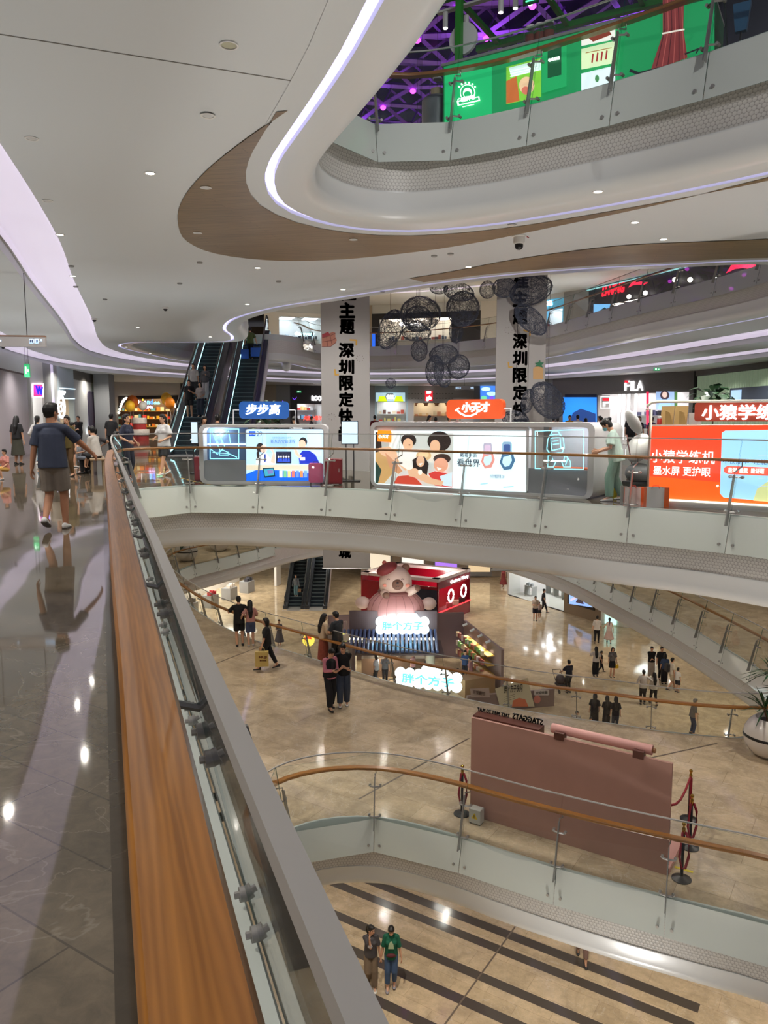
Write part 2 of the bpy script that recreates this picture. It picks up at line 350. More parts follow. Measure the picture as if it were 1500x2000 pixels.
# ---------------------------------------------------------------- plan curves
def area(p): return sum(p[i - 1][0] * p[i][1] - p[i][0] * p[i - 1][1] for i in range(len(p))) / 2
def spline(pts, closed=True, step=0.35):
    """Catmull-Rom through the points, resampled evenly; closed curves run counter-clockwise (inside on the left)"""
    if closed and area(pts) < 0: pts = pts[::-1]
    n = len(pts); out = []
    for i in range(n if closed else n - 1):
        g = lambda k: Vector(pts[k % n] if closed else pts[min(max(k, 0), n - 1)])
        p0, p1, p2, p3 = g(i - 1), g(i), g(i + 1), g(i + 2)
        k = max(2, int((p2 - p1).length / step))
        d1 = max((p1 - p0).length, 1e-4) ** 0.5; d2 = max((p2 - p1).length, 1e-4) ** 0.5; d3 = max((p3 - p2).length, 1e-4) ** 0.5
        for j in range(k):           # centripetal form, no loops at tight corners
            t = j / k
            m1 = (p2 - p1) if (p1 - p0).length < 1e-4 else d2 * ((p1 - p0) / d1 - (p2 - p0) / (d1 + d2) + (p2 - p1) / d2)
            m2 = (p2 - p1) if (p3 - p2).length < 1e-4 else d2 * ((p2 - p1) / d2 - (p3 - p1) / (d2 + d3) + (p3 - p2) / d3)
            q = (2 * t ** 3 - 3 * t * t + 1) * p1 + (t ** 3 - 2 * t * t + t) * m1 + (-2 * t ** 3 + 3 * t * t) * p2 + (t ** 3 - t * t) * m2
            out.append((q.x, q.y))
    if not closed: out.append(tuple(pts[-1]))
    return out
def normals(p, closed=True):
    n = len(p); out = []
    for i in range(n):
        a = p[i - 1] if (closed or i) else p[i]; b = p[(i + 1) % n] if (closed or i < n - 1) else p[i]
        t = Vector((b[0] - a[0], b[1] - a[1])); t.normalize(); out.append(Vector((-t.y, t.x)))
    return out
def offset(p, d, closed=True):
    nn = normals(p, closed); return [(q[0] + m.x * d, q[1] + m.y * d) for q, m in zip(p, nn)]
def sweep(mb, p, prof, closed=True, mi=0, caps=False, mis=None, uv=False, ring=False):
    """prof = [(offset to the left, z)], drawn along path p; ring closes the profile; mis = material per profile edge"""
    nn = normals(p, closed); k = len(prof); n = len(p); v = []; base = len(mb.v)
    s = 0; uvs = []
    for i in range(n + (1 if uv and closed else 0)):
        q = p[i % n]; m = nn[i % n]
        if i: s += (Vector(p[i % n]) - Vector(p[i - 1])).length
        l = 0
        for j, (o, z) in enumerate(prof):
            if j: l += math.hypot(o - prof[j - 1][0], z - prof[j - 1][1])
            v.append((q[0] + m.x * o, q[1] + m.y * o, z)); uvs.append((s, l))
    rows = len(v) // k
    wrap = closed and not uv
    ke = k if ring else k - 1
    for j in range(ke):
        j2 = (j + 1) % k
        mb.add([], [], 0)
        fs = [(i * k + j, i * k + j2, ((i + 1) % rows) * k + j2, ((i + 1) % rows) * k + j) for i in range(rows if wrap else rows - 1)]
        mb.f += [tuple(a + base for a in f) for f in fs]; mb.m += [mis[j] if mis else mi] * len(fs)
    mb.v += v
    if caps and not closed:
        mb.f += [tuple(base + j for j in range(k))[::-1], tuple(base + (rows - 1) * k + j for j in range(k))]; mb.m += [mi, mi]
    if uv: mb.uv = (mb.uv or []) + uvs
    return mb
def plate(name, outer, holes, z0, z1, mats, kind='structure', sides=False):
    loops = [[Vector((q[0], q[1], 0)) for q in l] for l in [outer] + holes]
    tri = tessellate_polygon(loops); flat = [q for l in loops for q in l]; n = len(flat)
    mb = MB(); mb.add([(q.x, q.y, z0) for q in flat], [t for t in tri]); mb.add([(q.x, q.y, z1) for q in flat], [t for t in tri], 1)
    o = mb.build(name, mats)
    me = o.data                       # bottom faces look down, top faces look up
    bm = bmesh.new(); bm.from_mesh(me)
    for f in bm.faces:
        up = f.calc_center_median().z > (z0 + z1) / 2
        if (f.normal.z > 0) != up: f.normal_flip()
    bm.to_mesh(me); bm.free()
    if kind: o['kind'] = kind
    return o
def resample(p, closed, step, anchor=None):
    """points along the curve at even spacing; anchor = a point near which one must fall"""
    q = list(p) + ([p[0]] if closed else []); d = [0]
    for i in range(1, len(q)): d.append(d[-1] + math.hypot(q[i][0] - q[i - 1][0], q[i][1] - q[i - 1][1]))
    L = d[-1]; n = max(2, round(L / step)); st = L / n; s0 = 0
    if anchor:
        i = min(range(len(p)), key=lambda i: (p[i][0] - anchor[0]) ** 2 + (p[i][1] - anchor[1]) ** 2); s0 = d[i] % st
    out = []; j = 0
    for k in range(n + (0 if closed else 1)):
        s = min(s0 + k * st, L - 1e-6)
        while j < len(d) - 2 and d[j + 1] < s: j += 1
        t = (s - d[j]) / max(1e-9, d[j + 1] - d[j]); a, b = Vector(q[j]), Vector(q[j + 1]); c = a.lerp(b, t); e = (b - a).normalized()
        out.append((c, Vector((-e.y, e.x))))
    return out
TILT = 0.21
def g_off(dz): return -TILT * dz
def railing(name, label, path, z0, keep, step=1.7, anchor=None, detail=2, post_h=.64, mats=None):
    """leaning glass balustrade: oak handrail, steel cap, glass panels (clear above, film below), flat posts with brackets"""
    root = empty(name, label, 'railing', (0, 0, 0)); closed = True
    js = resample(path, True, step, anchor); n = len(js)
    # runs of kept path for the continuous rails
    flags = [keep(*q) for q in path]; m = len(path)
    if all(flags): runs = [(list(path) + [path[0]])]
    else:
        st = next(i for i in range(m) if flags[i] and not flags[i - 1]); runs = []; cur = []
        for i in range(m + 1):
            q = path[(st + i) % m]
            if i < m and flags[(st + i) % m]: cur.append(q)
            elif cur: runs.append(cur); cur = []
    for run in runs:
        if len(run) < 3: continue
        c = g_off(0.86) - 0.115
        mb = MB(); sweep(mb, run, [(c + o, z0 + z) for o, z in [(-.065, .845), (-.06, .835), (.06, .835), (.065, .845), (.065, .872), (.055, .884), (-.055, .884), (-.065, .872)]], closed=False, caps=False, uv=True, ring=True)
        mb.build('handrail', M_rail, root, smooth='auto')
        g = g_off(1.2)
        mb = MB(); sweep(mb, run, [(g - .011, z0 + 1.185), (g + .011, z0 + 1.185), (g + .011, z0 + 1.206), (g - .011, z0 + 1.206)], closed=False, ring=True, caps=True)
        mb.build('top_cap', M_cap, root)
    for i in range(n):
        (a, na), (b, nb) = js[i], js[(i + 1) % n]
        if not (keep(*a) and keep(*b)): continue
        mb = MB(); gap = 0.006; e = (b - a).normalized(); a2 = a + e * gap; b2 = b - e * gap
        zs = (-0.62, -0.02, 1.19); v = []
        for p, nn in ((a2, na), (b2, nb)):
            for dz in zs:
                for t in (0.0, 0.008):
                    o = g_off(dz) + t; v.append((p.x + nn.x * o, p.y + nn.y * o, z0 + dz))
        # index: side*6 + level*2 + t
        q = lambda s, l, t: s * 6 + l * 2 + t
        mb.add(v, [])
        for l, mi in ((0, 1), (1, 0)):
            mb.f += [(q(0, l, 1), q(1, l, 1), q(1, l + 1, 1), q(0, l + 1, 1)), (q(1, l, 0), q(0, l, 0), q(0, l + 1, 0), q(1, l + 1, 0))]; mb.m += [mi, mi]
            mb.f += [(q(0, l, 0), q(0, l, 1), q(0, l + 1, 1), q(0, l + 1, 0)), (q(1, l, 1), q(1, l, 0), q(1, l + 1, 0), q(1, l + 1, 1))]; mb.m += [2, 2]
        mb.f += [(q(0, 0, 0), q(1, 0, 0), q(1, 0, 1), q(0, 0, 1)), (q(0, 2, 1), q(1, 2, 1), q(1, 2, 0), q(0, 2, 0))]; mb.m += [2, 2]
        pan = mb.build('glass_panel', [M_glass, M_frost, M_teal], root)
        if detail >= 1:
            for p, s in ((a, 0.11), (b, -0.11)):
                mb = MB(); c = p + e * s; nn = na if s > 0 else nb; o = g_off(-0.48)
                q0 = Vector((c.x + nn.x * (o - .06), c.y + nn.y * (o - .06), z0 - .48)); q1 = Vector((c.x + nn.x * (o + .035), c.y + nn.y * (o + .035), z0 - .48))
                mb.tube([q0, q1], .024, 8); mb.build('glass_clip', M_steel, pan)
    for i in range(n):
        a, na = js[i]
        if not keep(*a): continue
        e = Vector((na.y, -na.x)); mb = MB(); v = []
        for dz in (-0.17, post_h):
            o0 = g_off(dz) + .065; wdt = .10 if dz < 0 else .06
            for oo, tt in ((o0, -.008), (o0 + wdt, -.008), (o0 + wdt, .008), (o0, .008)):
                p = a + na * oo + e * tt; v.append((p.x, p.y, z0 + dz))
        mb.add(v, [(3, 2, 1, 0), (4, 5, 6, 7), (0, 1, 5, 4), (1, 2, 6, 5), (2, 3, 7, 6), (3, 0, 4, 7)])
        hb = g_off(.86) - .115; p0 = a + na * (g_off(post_h) + .08); p1 = a + na * hb
        mb.tube([(p0.x, p0.y, z0 + post_h - .02), (p0.x, p0.y, z0 + post_h + .04), (p1.x, p1.y, z0 + .76), (p1.x, p1.y, z0 + .836)], .012, 6)
        po = mb.build('post', M_plate, root)
        if detail >= 1:
            for dz in (.05, 0.60):
                mb = MB(); o = g_off(dz)
                for s in (-1, 1):
                    P = lambda off, al, h=0: (a.x + na.x * off + e.x * al, a.y + na.y * off + e.y * al, z0 + dz + h)
                    ap = P(o + .075, 0); kn = P(o + .06, s * .085); en = P(o + .0, s * .10)
                    if detail >= 2:
                        for (p0, p1) in ((ap, kn), (kn, en)):
                            mb.tube([Vector(p0), Vector(p1)], .016, 6)
                        mb.tube([P(o - .02, s * .10), P(o + .034, s * .10)], .024, 10)
                        mb.tube([P(o - .035, s * .10), P(o + .05, s * .10)], .011, 6)
                    else:
                        mb.tube([ap, en], .014, 5); mb.tube([P(o - .03, s * .10), P(o + .05, s * .10)], .022, 6)
                mb.build('bracket', M_steel, po, smooth='auto')
    return root
NTRIM = [0]
def slab_edge(path, z0, led=True, prof=None):
    """the white edge of a floor slab: hexagon-relief band, plain fascia, underside ring, LED line"""
    mb = MB(); sweep(mb, path, [(-0.05, z0 + .001), (-0.01, z0 + .001), (0.001, z0 - .02), (0.001, z0 - .3)]); NTRIM[0] += 1
    mb.build('trim_%d' % NTRIM[0], M_kerb, smooth='auto')['kind'] = 'structure'
    mb = MB(); sweep(mb, path, [(0.0, z0 - .02), (0.0, z0 - 1.0)], uv=True); NTRIM[0] += 1
    mb.build('trim_%d' % NTRIM[0], M_hexband, smooth='auto')['kind'] = 'structure'
    mb = MB()
    p = [(0.0, -1.0), (.012, -1.0), (.012, -1.03), (0.0, -1.05), (0, -1.25)]
    p += [(-.22 + .22 * math.cos(t), -1.25 - .2 * math.sin(t)) for t in (.3, .6, .9, 1.2, math.pi / 2)]
    p += [(-.55, -1.455), (-.555, -1.40)]
    sweep(mb, path, [(o, z0 + z) for o, z in p]); NTRIM[0] += 1
    mb.build('trim_%d' % NTRIM[0], M_fascia, smooth='auto')['kind'] = 'structure'
    if led:
        mb = MB(); sweep(mb, path, [(-.555, z0 - 1.405), (-.675, z0 - 1.405)]); NTRIM[0] += 1
        mb.build('trim_%d' % NTRIM[0], M_led)['kind'] = 'structure'
    mb = MB(); sweep(mb, path, [(-.675, z0 - 1.40), (-.675, z0 - 1.455), (-.95, z0 - 1.455)]); NTRIM[0] += 1
    mb.build('trim_%d' % NTRIM[0], M_white)['kind'] = 'structure'
# ================================================================ the building
LV = 6.1; CZ = 4.65                   # storey height, ceiling height over a floor
V0 = spline([(2.9, -7), (1.5, -3), (.77, -1), (.40, 0), (.03, 1), (-.39, 2.16), (-.70, 3), (-1.43, 5), (-2.16, 7), (-3.26, 10), (-4.30, 12.9), (-5.02, 15.0), (-5.42, 16.3), (-5.30, 17.1), (-4.75, 17.62),
             (-4.05, 17.82), (-2.34, 17.46), (-.56, 16.81), (1.05, 15.66), (2.75, 14.65), (4.13, 13.51), (5.14, 12.75), (5.96, 11.82), (8.6, 8.6), (11, 4), (11, -2), (8, -7)])
VU = offset(spline([(3.2, -3), (1.55, 1.8), (.62, 4.4), (0, 6.28), (-.22, 7.01), (-.55, 7.95), (-.9, 8.88), (-1.26, 9.88), (-1.43, 10.69), (-1.42, 11.66), (-1.06, 12.5), (-.42, 13.05), (.42, 13.22), (1.65, 12.82),
             (3.03, 11.85), (4.17, 10.87), (4.86, 10.17), (7.6, 7.0), (10.5, 2.5), (10, -4), (6, -6)]), .52)
V2 = spline([(-5.53, 27.5), (-5.75, 30), (-6.3, 31.7), (-8, 32.1), (-10.2, 32.2), (-11.3, 33.6), (-11.4, 38), (-10.6, 42.6), (-8.2, 43.9), (-6.2, 43.2), (-5.2, 45.2), (-4.2, 49), (-1, 50.3), (3, 48.6), (6.5, 45),
             (8.4, 40), (10.2, 31), (11.8, 23.3), (11.6, 19.3), (10.2, 16.6), (7.65, 15.8), (5.76, 16.2), (4.29, 16.58), (2.27, 17.56), (.61, 18.87), (-1.2, 20.49), (-3.03, 22.22), (-4.68, 24.75)])
V2 = offset(V2, .55)
B0 = spline([(-4.5, 27.5), (-1.5, 23.6), (2, 20.8), (6, 18.6), (9.2, 18), (10.6, 20.5), (10, 28), (8, 38), (5, 44), (0, 47), (-4, 44), (-5.4, 36)])
N1 = spline([(-1.81, 13.47), (-2.08, 12.9), (-1.95, 12), (-1.3, 10.6), (-.45, 8.8), (.8, 6), (2.6, 2.5), (6, 0), (10, 1), (10.5, 5), (8.4, 8.6), (5.87, 10.9), (5.22, 11.21), (3.81, 11.88), (2.26, 12.74), (.96, 13.55), (-.1, 13.98), (-.89, 13.98), (-1.46, 13.77)])
F1 = spline([(-8.07, 31.16), (-6.12, 27.96), (-4.42, 25.9), (-2.86, 24.45), (-1.1, 22.85), (.73, 21.3), (2.39, 20.25), (4.14, 19.27), (5.84, 18.6), (6.93, 18.11), (8.06, 17.81), (8.9, 17.75), (10.2, 18.2), (11.2, 19.8), (11.5, 22.7), (11.4, 25.3), (11.07, 29.5),
             (10.4, 34), (9.2, 40), (6, 47), (1, 51.5), (-4.2, 50), (-8, 43.5), (-9.3, 41), (-10.3, 39), (-10.3, 36.6), (-9.5, 34)])
OUT = [(-30, -9), (30, -9), (30, 78), (-30, 78)]
# floors
plate('floor', OUT, [offset(V0, -.04), offset(B0, 0)], -.30, 0, [M_white, M_floor0])
plate('floor', OUT, [offset(N1, -.04), offset(F1, -.04)], -LV - .30, -LV, [M_white, M_floor1])
nv = (.539, .842)
M_ground = stone('ground_marble', (210, 188, 154), (198, 176, 142), (232, 222, 204), (164, 142, 112), (1.6, 0.6), math.radians(33), 0.08,
                 stripes=(nv, [(17.7, 18.02), (17.05, 17.35), (15.9, 16.19), (14.95, 15.25), (13.85, 14.14)], (84, 76, 68), (2.66, 14.0)), vein_amt=0.3)
plate('floor', OUT, [], -2 * LV - .3, -2 * LV, [M_white, M_ground])
plate('floor', [(-30, -9), (30, -9), (30, 78), (-30, 78)], [offset(VU, -.04), offset(V2, -.04)], LV - .30, LV, [M_white, M_floor1])
# ceilings under each slab
C1 = [(-3.2, -9), (-3.6, 2), (-5.0, 8), (-6.46, 13.35), (-7.84, 17.5), (-10.05, 24.46), (-12.1, 30.6), (-13.2, 35), (-13.3, 40), (-11.8, 45.5), (-8, 50), (-3, 53.6), (3, 53.2), (8.6, 48.5), (11.6, 41), (13.6, 31.5), (14.9, 23.5), (14.9, 18), (15.6, 12), (17, 4), (18, -9)]
C2 = [(-10, -9), (-9.8, 6), (-11, 16), (-13.2, 25), (-15.6, 33), (-16.2, 40), (-14.2, 48), (-9.5, 53.5), (-4, 57.4), (4, 57), (11.3, 50.2), (14.4, 41.5), (16.4, 31.5), (17.6, 23.5), (18.2, 14), (20, 4), (21, -9)]
c1 = spline(C1, False, .6); c2 = spline(C2, False, .6)
def tier(z_slab):
    cz = z_slab + CZ
    in1 = offset(c1, -.45, False)      # runs anticlockwise round the far end: left is outward
    return cz
c1 = c1[::-1] if False else c1
def left_is_out(p): return True
nn1 = normals(c1, False)
# going up the left side and round the far end the right-hand side is the inside
in1 = offset(c1, -.90, False); in2 = offset(c2, -.80, False)
plate('ceiling', in1, [offset(VU, -.9), offset(V2, -.9)], CZ, CZ + .05, [M_white, M_white])
plate('ceiling', c1 + in2[::-1], [], CZ - .28, CZ - .23, [M_white, M_white])
plate('ceiling', c2 + [(30, -9), (30, 78), (-30, 78), (-30, -9)], [], CZ - .52, CZ - .47, [M_white, M_white])
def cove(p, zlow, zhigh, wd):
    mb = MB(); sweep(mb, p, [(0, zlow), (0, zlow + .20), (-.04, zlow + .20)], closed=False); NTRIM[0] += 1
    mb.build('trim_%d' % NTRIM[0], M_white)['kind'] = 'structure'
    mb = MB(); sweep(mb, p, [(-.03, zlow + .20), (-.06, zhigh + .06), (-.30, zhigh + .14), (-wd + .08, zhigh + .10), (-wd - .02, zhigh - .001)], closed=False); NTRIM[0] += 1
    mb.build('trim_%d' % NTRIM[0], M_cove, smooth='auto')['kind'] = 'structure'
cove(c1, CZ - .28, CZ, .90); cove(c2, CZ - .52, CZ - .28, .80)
plate('ceiling', OUT, [offset(V0, -.9), offset(B0, -.9)], -1.45, -1.40, [M_white, M_white])
plate('ceiling', OUT, [offset(N1, -.9), offset(F1, -.9)], -LV - 1.45, -LV - 1.40, [M_white, M_white])
slab_edge(V0, 0.0); slab_edge(VU, LV); slab_edge(V2, LV); slab_edge(N1, -LV); slab_edge(F1, -LV); slab_edge(B0, 0)
# balustrades
railing('railing', 'oak and glass balustrade under the hand of the man in grey shorts', V0, 0, lambda x, y: y > -.8 and x < 7.2, 1.7, (-.39, 2.16), 2)
railing('railing', 'glass balustrade with oak rail in front of the green food counter, one floor up', VU, LV, lambda x, y: y > 7.5 and x < 8.5, 1.25, None, 1)
railing('railing', 'glass balustrade of the far upper gallery with the sportswear shops behind it', V2, LV, lambda x, y: (x > 6.6 and y > 19) or y > 44.2, 2.2, None, 1)
railing('railing', 'glass balustrade in front of the plain pink booth wall, one floor down', N1, -LV, lambda x, y: y > 9.8 and x < 6.6, 1.75, None, 2, .80)
railing('railing', 'long oak topped balustrade overlooking the bear figure shop, one floor down', F1, -LV, lambda x, y: y < 47, 1.8, None, 1, .80)
# oak inlays in the ceiling round the two openings
rim = offset(VU, -.92)
def near_run(path, a, b):
    ia = min(range(len(path)), key=lambda i: (path[i][0] - a[0]) ** 2 + (path[i][1] - a[1]) ** 2)
    ib = min(range(len(path)), key=lambda i: (path[i][0] - b[0]) ** 2 + (path[i][1] - b[1]) ** 2)
    n = len(path); f = [path[(ia + k) % n] for k in range((ib - ia) % n + 1)]; g = [path[(ia - k) % n] for k in range((ia - ib) % n + 1)]
    return f if len(f) < len(g) else g
o1 = spline([at(x, y, CZ) for x, y in [(562, 214), (480, 270), (400, 335), (357, 388), (347, 430), (365, 470), (420, 494), (520, 507), (640, 507), (760, 497), (900, 478), (1100, 438), (1300, 395), (1500, 345), (1620, 318)]], False, .3)
i1 = near_run(rim, o1[-1], o1[0])
plate('ceiling', o1 + i1, [], CZ - .012, CZ - .004, [M_ceilwood, M_ceilwood])
rim2 = offset(V2, -.92)
o2 = spline([at(x, y, CZ) for x, y in [(800, 543), (880, 530), (1000, 507), (1200, 480), (1350, 472), (1500, 466), (1620, 458)]], False, .3)
i2 = near_run(rim2, o2[-1], o2[0])
plate('ceiling', o2 + i2, [], CZ - .012, CZ - .004, [M_ceilwood, M_ceilwood])
# a joint across the near ceiling
p, q = at(-60, 57, CZ), at(622, 166, CZ); d = (Vector(q) - Vector(p)).normalized(); nrm = Vector((-d.y, d.x)) * .008
mb = MB(); mb.prism([Vector(p) + nrm, Vector(p) - nrm, Vector(q) - nrm, Vector(q) + nrm], CZ - .003, CZ - .001)
NTRIM[0] += 1; mb.build('trim_%d' % NTRIM[0], mat('ceiling_joint', (120, 116, 110), .7))['kind'] = 'structure'
# raised floor border beside the near handrail
mb = MB(); run = [q for q in V0 if q[1] > -2 and q[0] < -.0 + 2.2 and q[1] < 16 and q[0] < .9 - .3 * q[1]]
NTRIM[0] += 1
sweep(mb, run, [(-.405, .001), (-.405, .004), (-.05, .004), (-.05, .001)], closed=False)
mb.build('trim_%d' % NTRIM[0], stone('dark_border', (72, 64, 54), (66, 58, 50), (140, 128, 110), (50, 44, 38), (1.3, 5), math.radians(-20), .08, vein_amt=.15))['kind'] = 'structure'
# outer walls, upper storey ceilings and the night sky roof
def wall(name, a, b, z0, z1, m, t=.3):
    W = Wall(a, b, z0); mb = MB(); mb.box(0, 0, 0, W.len, t, z1 - z0); o = mb.build(name, m); o.location = W.world(0, 0, 0); o.rotation_euler = (0, 0, W.ang); o['kind'] = 'structure'; return o
M_wall = mat('warm_grey_wall', (172, 160, 144), .6)
M_dwall = mat('dark_bulkhead', (86, 84, 82), .5)
for nm, z0, z1 in (('upper', LV, LV + 3.6), ('lower', -LV, -1.4), ('ground', -2 * LV, -LV - 1.4)):
    wall('wall_%s_left' % nm, (-26, -8), (-26, 70), z0, z1, M_wall); wall('wall_%s_back' % nm, (-27, 70), (27, 70), z0, z1, M_wall); wall('wall_%s_right' % nm, (26, 70), (26, -8), z0, z1, M_wall)
wall('wall_left', (-26, -8), (-26, 70), 0, CZ, M_wall); wall('wall_back', (-27, 70), (27, 70), 0, CZ, M_wall); wall('wall_right', (26, 70), (26, -8), 0, CZ, M_wall)
# ceiling of the gallery one floor up, open over the near atrium
UZ = LV + 3.95
VA = spline([(-9, 2), (-8, 12), (-4, 20), (-4, 30), (-8, 40), (-3, 50), (4, 48), (9, 38), (13, 24), (14, 12), (12, 0), (0, -5)])
plate('ceiling', OUT, [VA], UZ, UZ + .1, [M_white, M_white])
mb = MB(); sweep(mb, VA, [(0, UZ), (0, UZ + 1.4)]); NTRIM[0] += 1; mb.build('trim_%d' % NTRIM[0], M_white)['kind'] = 'structure'
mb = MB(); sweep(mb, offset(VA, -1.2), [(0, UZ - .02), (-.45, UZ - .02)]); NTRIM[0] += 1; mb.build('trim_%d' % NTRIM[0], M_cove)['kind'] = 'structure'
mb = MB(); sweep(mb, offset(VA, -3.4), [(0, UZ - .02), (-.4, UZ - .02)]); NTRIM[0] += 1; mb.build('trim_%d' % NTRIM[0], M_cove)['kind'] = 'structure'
# ---------------------------------------------------------------- recessed lights
M_lens = glow('downlight_lens', (255, 246, 228), 14)
M_ring = mat('white_ring', (225, 222, 216), .4)
M_off = mat('unlit_lens', (205, 203, 198), .3)
M_smoke = mat('detector_grey', (150, 148, 144), .4)
def proto_light(lit):
    r = empty('ceiling_light', '', 'light')
    mb = MB(); mb.lathe([(.075, -.001), (.078, -.008), (.058, -.008), (.056, -.001)], 20); mb.build('ring', M_ring, r)
    mb = MB(); mb.lathe([(.055, -.004), (.02, -.006)], 16); mb.build('lens', M_lens if lit else M_off, r); return r
def dup(root, loc, rz=0, label=None, group=None):
    c = root.copy(); COL.objects.link(c); c.location = loc; c.rotation_euler = (0, 0, rz)
    if label: c['label'] = label
    if group: c['group'] = group
    def kids(o, p):
        for ch in list(o.children):
            k = ch.copy(); COL.objects.link(k); k.parent = p; k.matrix_parent_inverse = ch.matrix_parent_inverse.copy(); kids(ch, k)
    kids(root, c); return c
used = set()
def place(proto, loc, rz=0, label=None, group=None):
    if proto.name not in used:
        used.add(proto.name); proto.location = loc; proto.rotation_euler = (0, 0, rz)
        if label: proto['label'] = label
        if group: proto['group'] = group
        return proto
    return dup(proto, loc, rz, label, group)
PL, PO = proto_light(True), proto_light(False)
for x, y in [(293, 338), (117, 458), (142, 539), (269, 639), (411, 658), (503, 523), (483, 594), (246, 678), (293, 690), (670, 565), (1240, 434), (1296, 467), (915, 521), (1168, 374)]:
    p = at(x, y, CZ); place(PL, (p[0], p[1], CZ), 0, 'small round lit downlight recessed in the white ceiling on our floor', 'lit ceiling downlights'); spot(p[0], p[1], CZ - .03, 60)
for x, y in [(406, 223), (93, 392), (62, 270), (402, 364), (386, 453), (690, 466), (1000, 438)]:
    p = at(x, y, CZ); place(PO, (p[0], p[1], CZ - (.013 if x > 380 else 0)), 0, 'small round unlit downlight flush in the ceiling on our floor', 'unlit ceiling downlights')
for x, y in [(40, 695), (65, 706), (112, 722), (180, 735)]:
    p = at(x, y, CZ - .28); place(PL, (p[0], p[1], CZ - .28), 0, 'lit downlight in the lower ceiling band above the hanging restroom sign', 'downlights in the lower ceiling band'); spot(p[0], p[1], CZ - .31, 60)
r = empty('ceiling_light', 'large mirror reflector downlight in the near ceiling above the seam', 'light', (*at(447, 87, CZ), CZ))
mb = MB(); mb.lathe([(.078, -.001), (.082, -.012), (.066, -.012), (.064, -.001)], 24); mb.build('ring', M_ring, r)
mb = MB(); mb.lathe([(.064, -.008), (.05, -.004), (.03, -.002)], 24); mb.build('reflector', mat('mirror', (200, 190, 170), .05, 1.0), r)
det = MB(); det.lathe([(.06, 0), (.06, -.018), (.045, -.03), (.01, -.032)], 16); D0 = None
for x, y in [(139, 519), (148, 559), (390, 512), (351, 553), (544, 549), (747, 569), (880, 495), (848, 499), (205, 584)]:
    p = at(x, y, CZ)
    if D0 is None:
        D0 = det.build('smoke_detector', M_smoke); D0.location = (*p, CZ); tag(D0, 'tiny grey round detector on the white ceiling', 'detector', 'ceiling detectors')
    else: c = D0.copy(); COL.objects.link(c); c.location = (*p, CZ)
for n, (x, y, z) in enumerate([(184, 622, CZ), (323, 600, CZ), (6, 676, CZ - .28)]):
    r = empty('dome_camera', ['black dome camera hanging from the ceiling above the restroom sign', 'small dome camera in the middle of the white ceiling', 'dome camera on the lower ceiling band at the far left of the sign'][n], 'camera', (*at(x, y, z), z))
    mb = MB(); mb.lathe([(.09, 0), (.09, -.04), (.07, -.05)], 18); mb.build('housing', M_ring, r); mb = MB(); mb.ell((0, 0, -.05), (.06, .06, .06), 14); mb.build('dome', M_black, r, True)
# projector-like camera under the ceiling right of the middle
r = empty('surveillance_camera', 'white bullet shaped camera with black underside on the ceiling above the mesh lanterns', 'camera', (*at(1014, 461, CZ), CZ))
mb = MB(); mb.lathe([(.13, 0), (.13, -.015), (.10, -.02), (.10, -.10), (.085, -.13), (.02, -.15)], 20); mb.build('housing', M_ring, r, 'auto'); mb = MB(); mb.ell((0, 0, -.16), (.075, .075, .075), 14); mb.build('dome', M_black, r, True)
mb = MB(); mb.tube([(.13, 0, -.01), (.17, 0, -.03)], .008, 6); mb.build('lead', mat('red_lead', (170, 40, 36), .4), r)
# lamps in the downlights that the photo does not show one by one
for i in range(6):
    for x, y in ((-4.2 - .35 * i * 2, 2 + 4.4 * i), (-7.5 - .5 * i, 4 + 5 * i)): spot(x, y, CZ - .35, 55)
for x, y in ((-1.5, 19.6), (2.2, 17.0), (5.4, 14.9), (8, 13.5), (-3.6, 20.8), (-13, 44), (-9, 51), (0, 56), (6, 53), (12, 45), (14, 36), (16, 26), (-15, 30), (-17, 38), (-3.0, 1.5), (-2.4, -2)): spot(x, y, CZ - .55, 90)

# unseen uplights added to brighten the ceilings
def fill_uplight(x, y, z, watts, color=(.92, .98, 1), size=2.6):
    o = spot(x, y, z, watts, color, size, .25); o.rotation_euler = (math.pi, 0, 0); return o
for x, y in ((-3.2, 3), (-5.2, 8), (-7.2, 13), (-8.2, 18), (-9.5, 23), (-11, 28), (-4.8, 20.4), (-1.5, 19.5), (2.2, 17), (5.6, 14.6), (9, 12), (-14, 34), (-13, 42), (-9, 49), (-2, 54), (5, 52), (11, 45), (13.5, 37), (14, 29), (14.5, 20), (12.5, 13)): fill_uplight(x, y, 1.2, 27)
for x, y in ((-9.5, 9), (-10.5, 15), (-12, 21), (-13.8, 27), (-16.2, 38), (-17, 44)): fill_uplight(x, y, .6, 40); spot(x + .8, y, CZ - .6, 90)
for x, y in ((-2.4, 18.1), (.4, 17.0), (2.6, 15.5), (4.9, 13.6), (6.6, 12.0), (-4.6, 18.4)): spot(x, y, CZ - .05, 70, (1, .97, .94), 1.7)  # unseen spots added to brighten the kiosk fronts
for x, y in ((2.6, 9.5), (5.5, 6.5), (2.5, 4.5)): fill_uplight(x, y, -12.0, 420, (1, .97, .93), 1.5)  # added on the ground floor to lift slab edges and upper ceiling
for x, y in ((-2, 30), (2.5, 27), (6, 24), (3, 36), (-1, 40)): fill_uplight(x, y, -6.6, 260, (1, .97, .95), 1.7)

# unseen spots added out of view to brighten the far slab edge
for x, y, tx, ty, w_ in ((1.6, 3.2, .2, 13, 170), (4.6, 2.4, 3.2, 11.8, 170)):
    o = spot(x, y, 7.9, w_, (1, .98, .95), .95, .1); o.rotation_euler = (Vector((tx, ty, 5.7)) - o.location).to_track_quat('-Z', 'Y').to_euler()

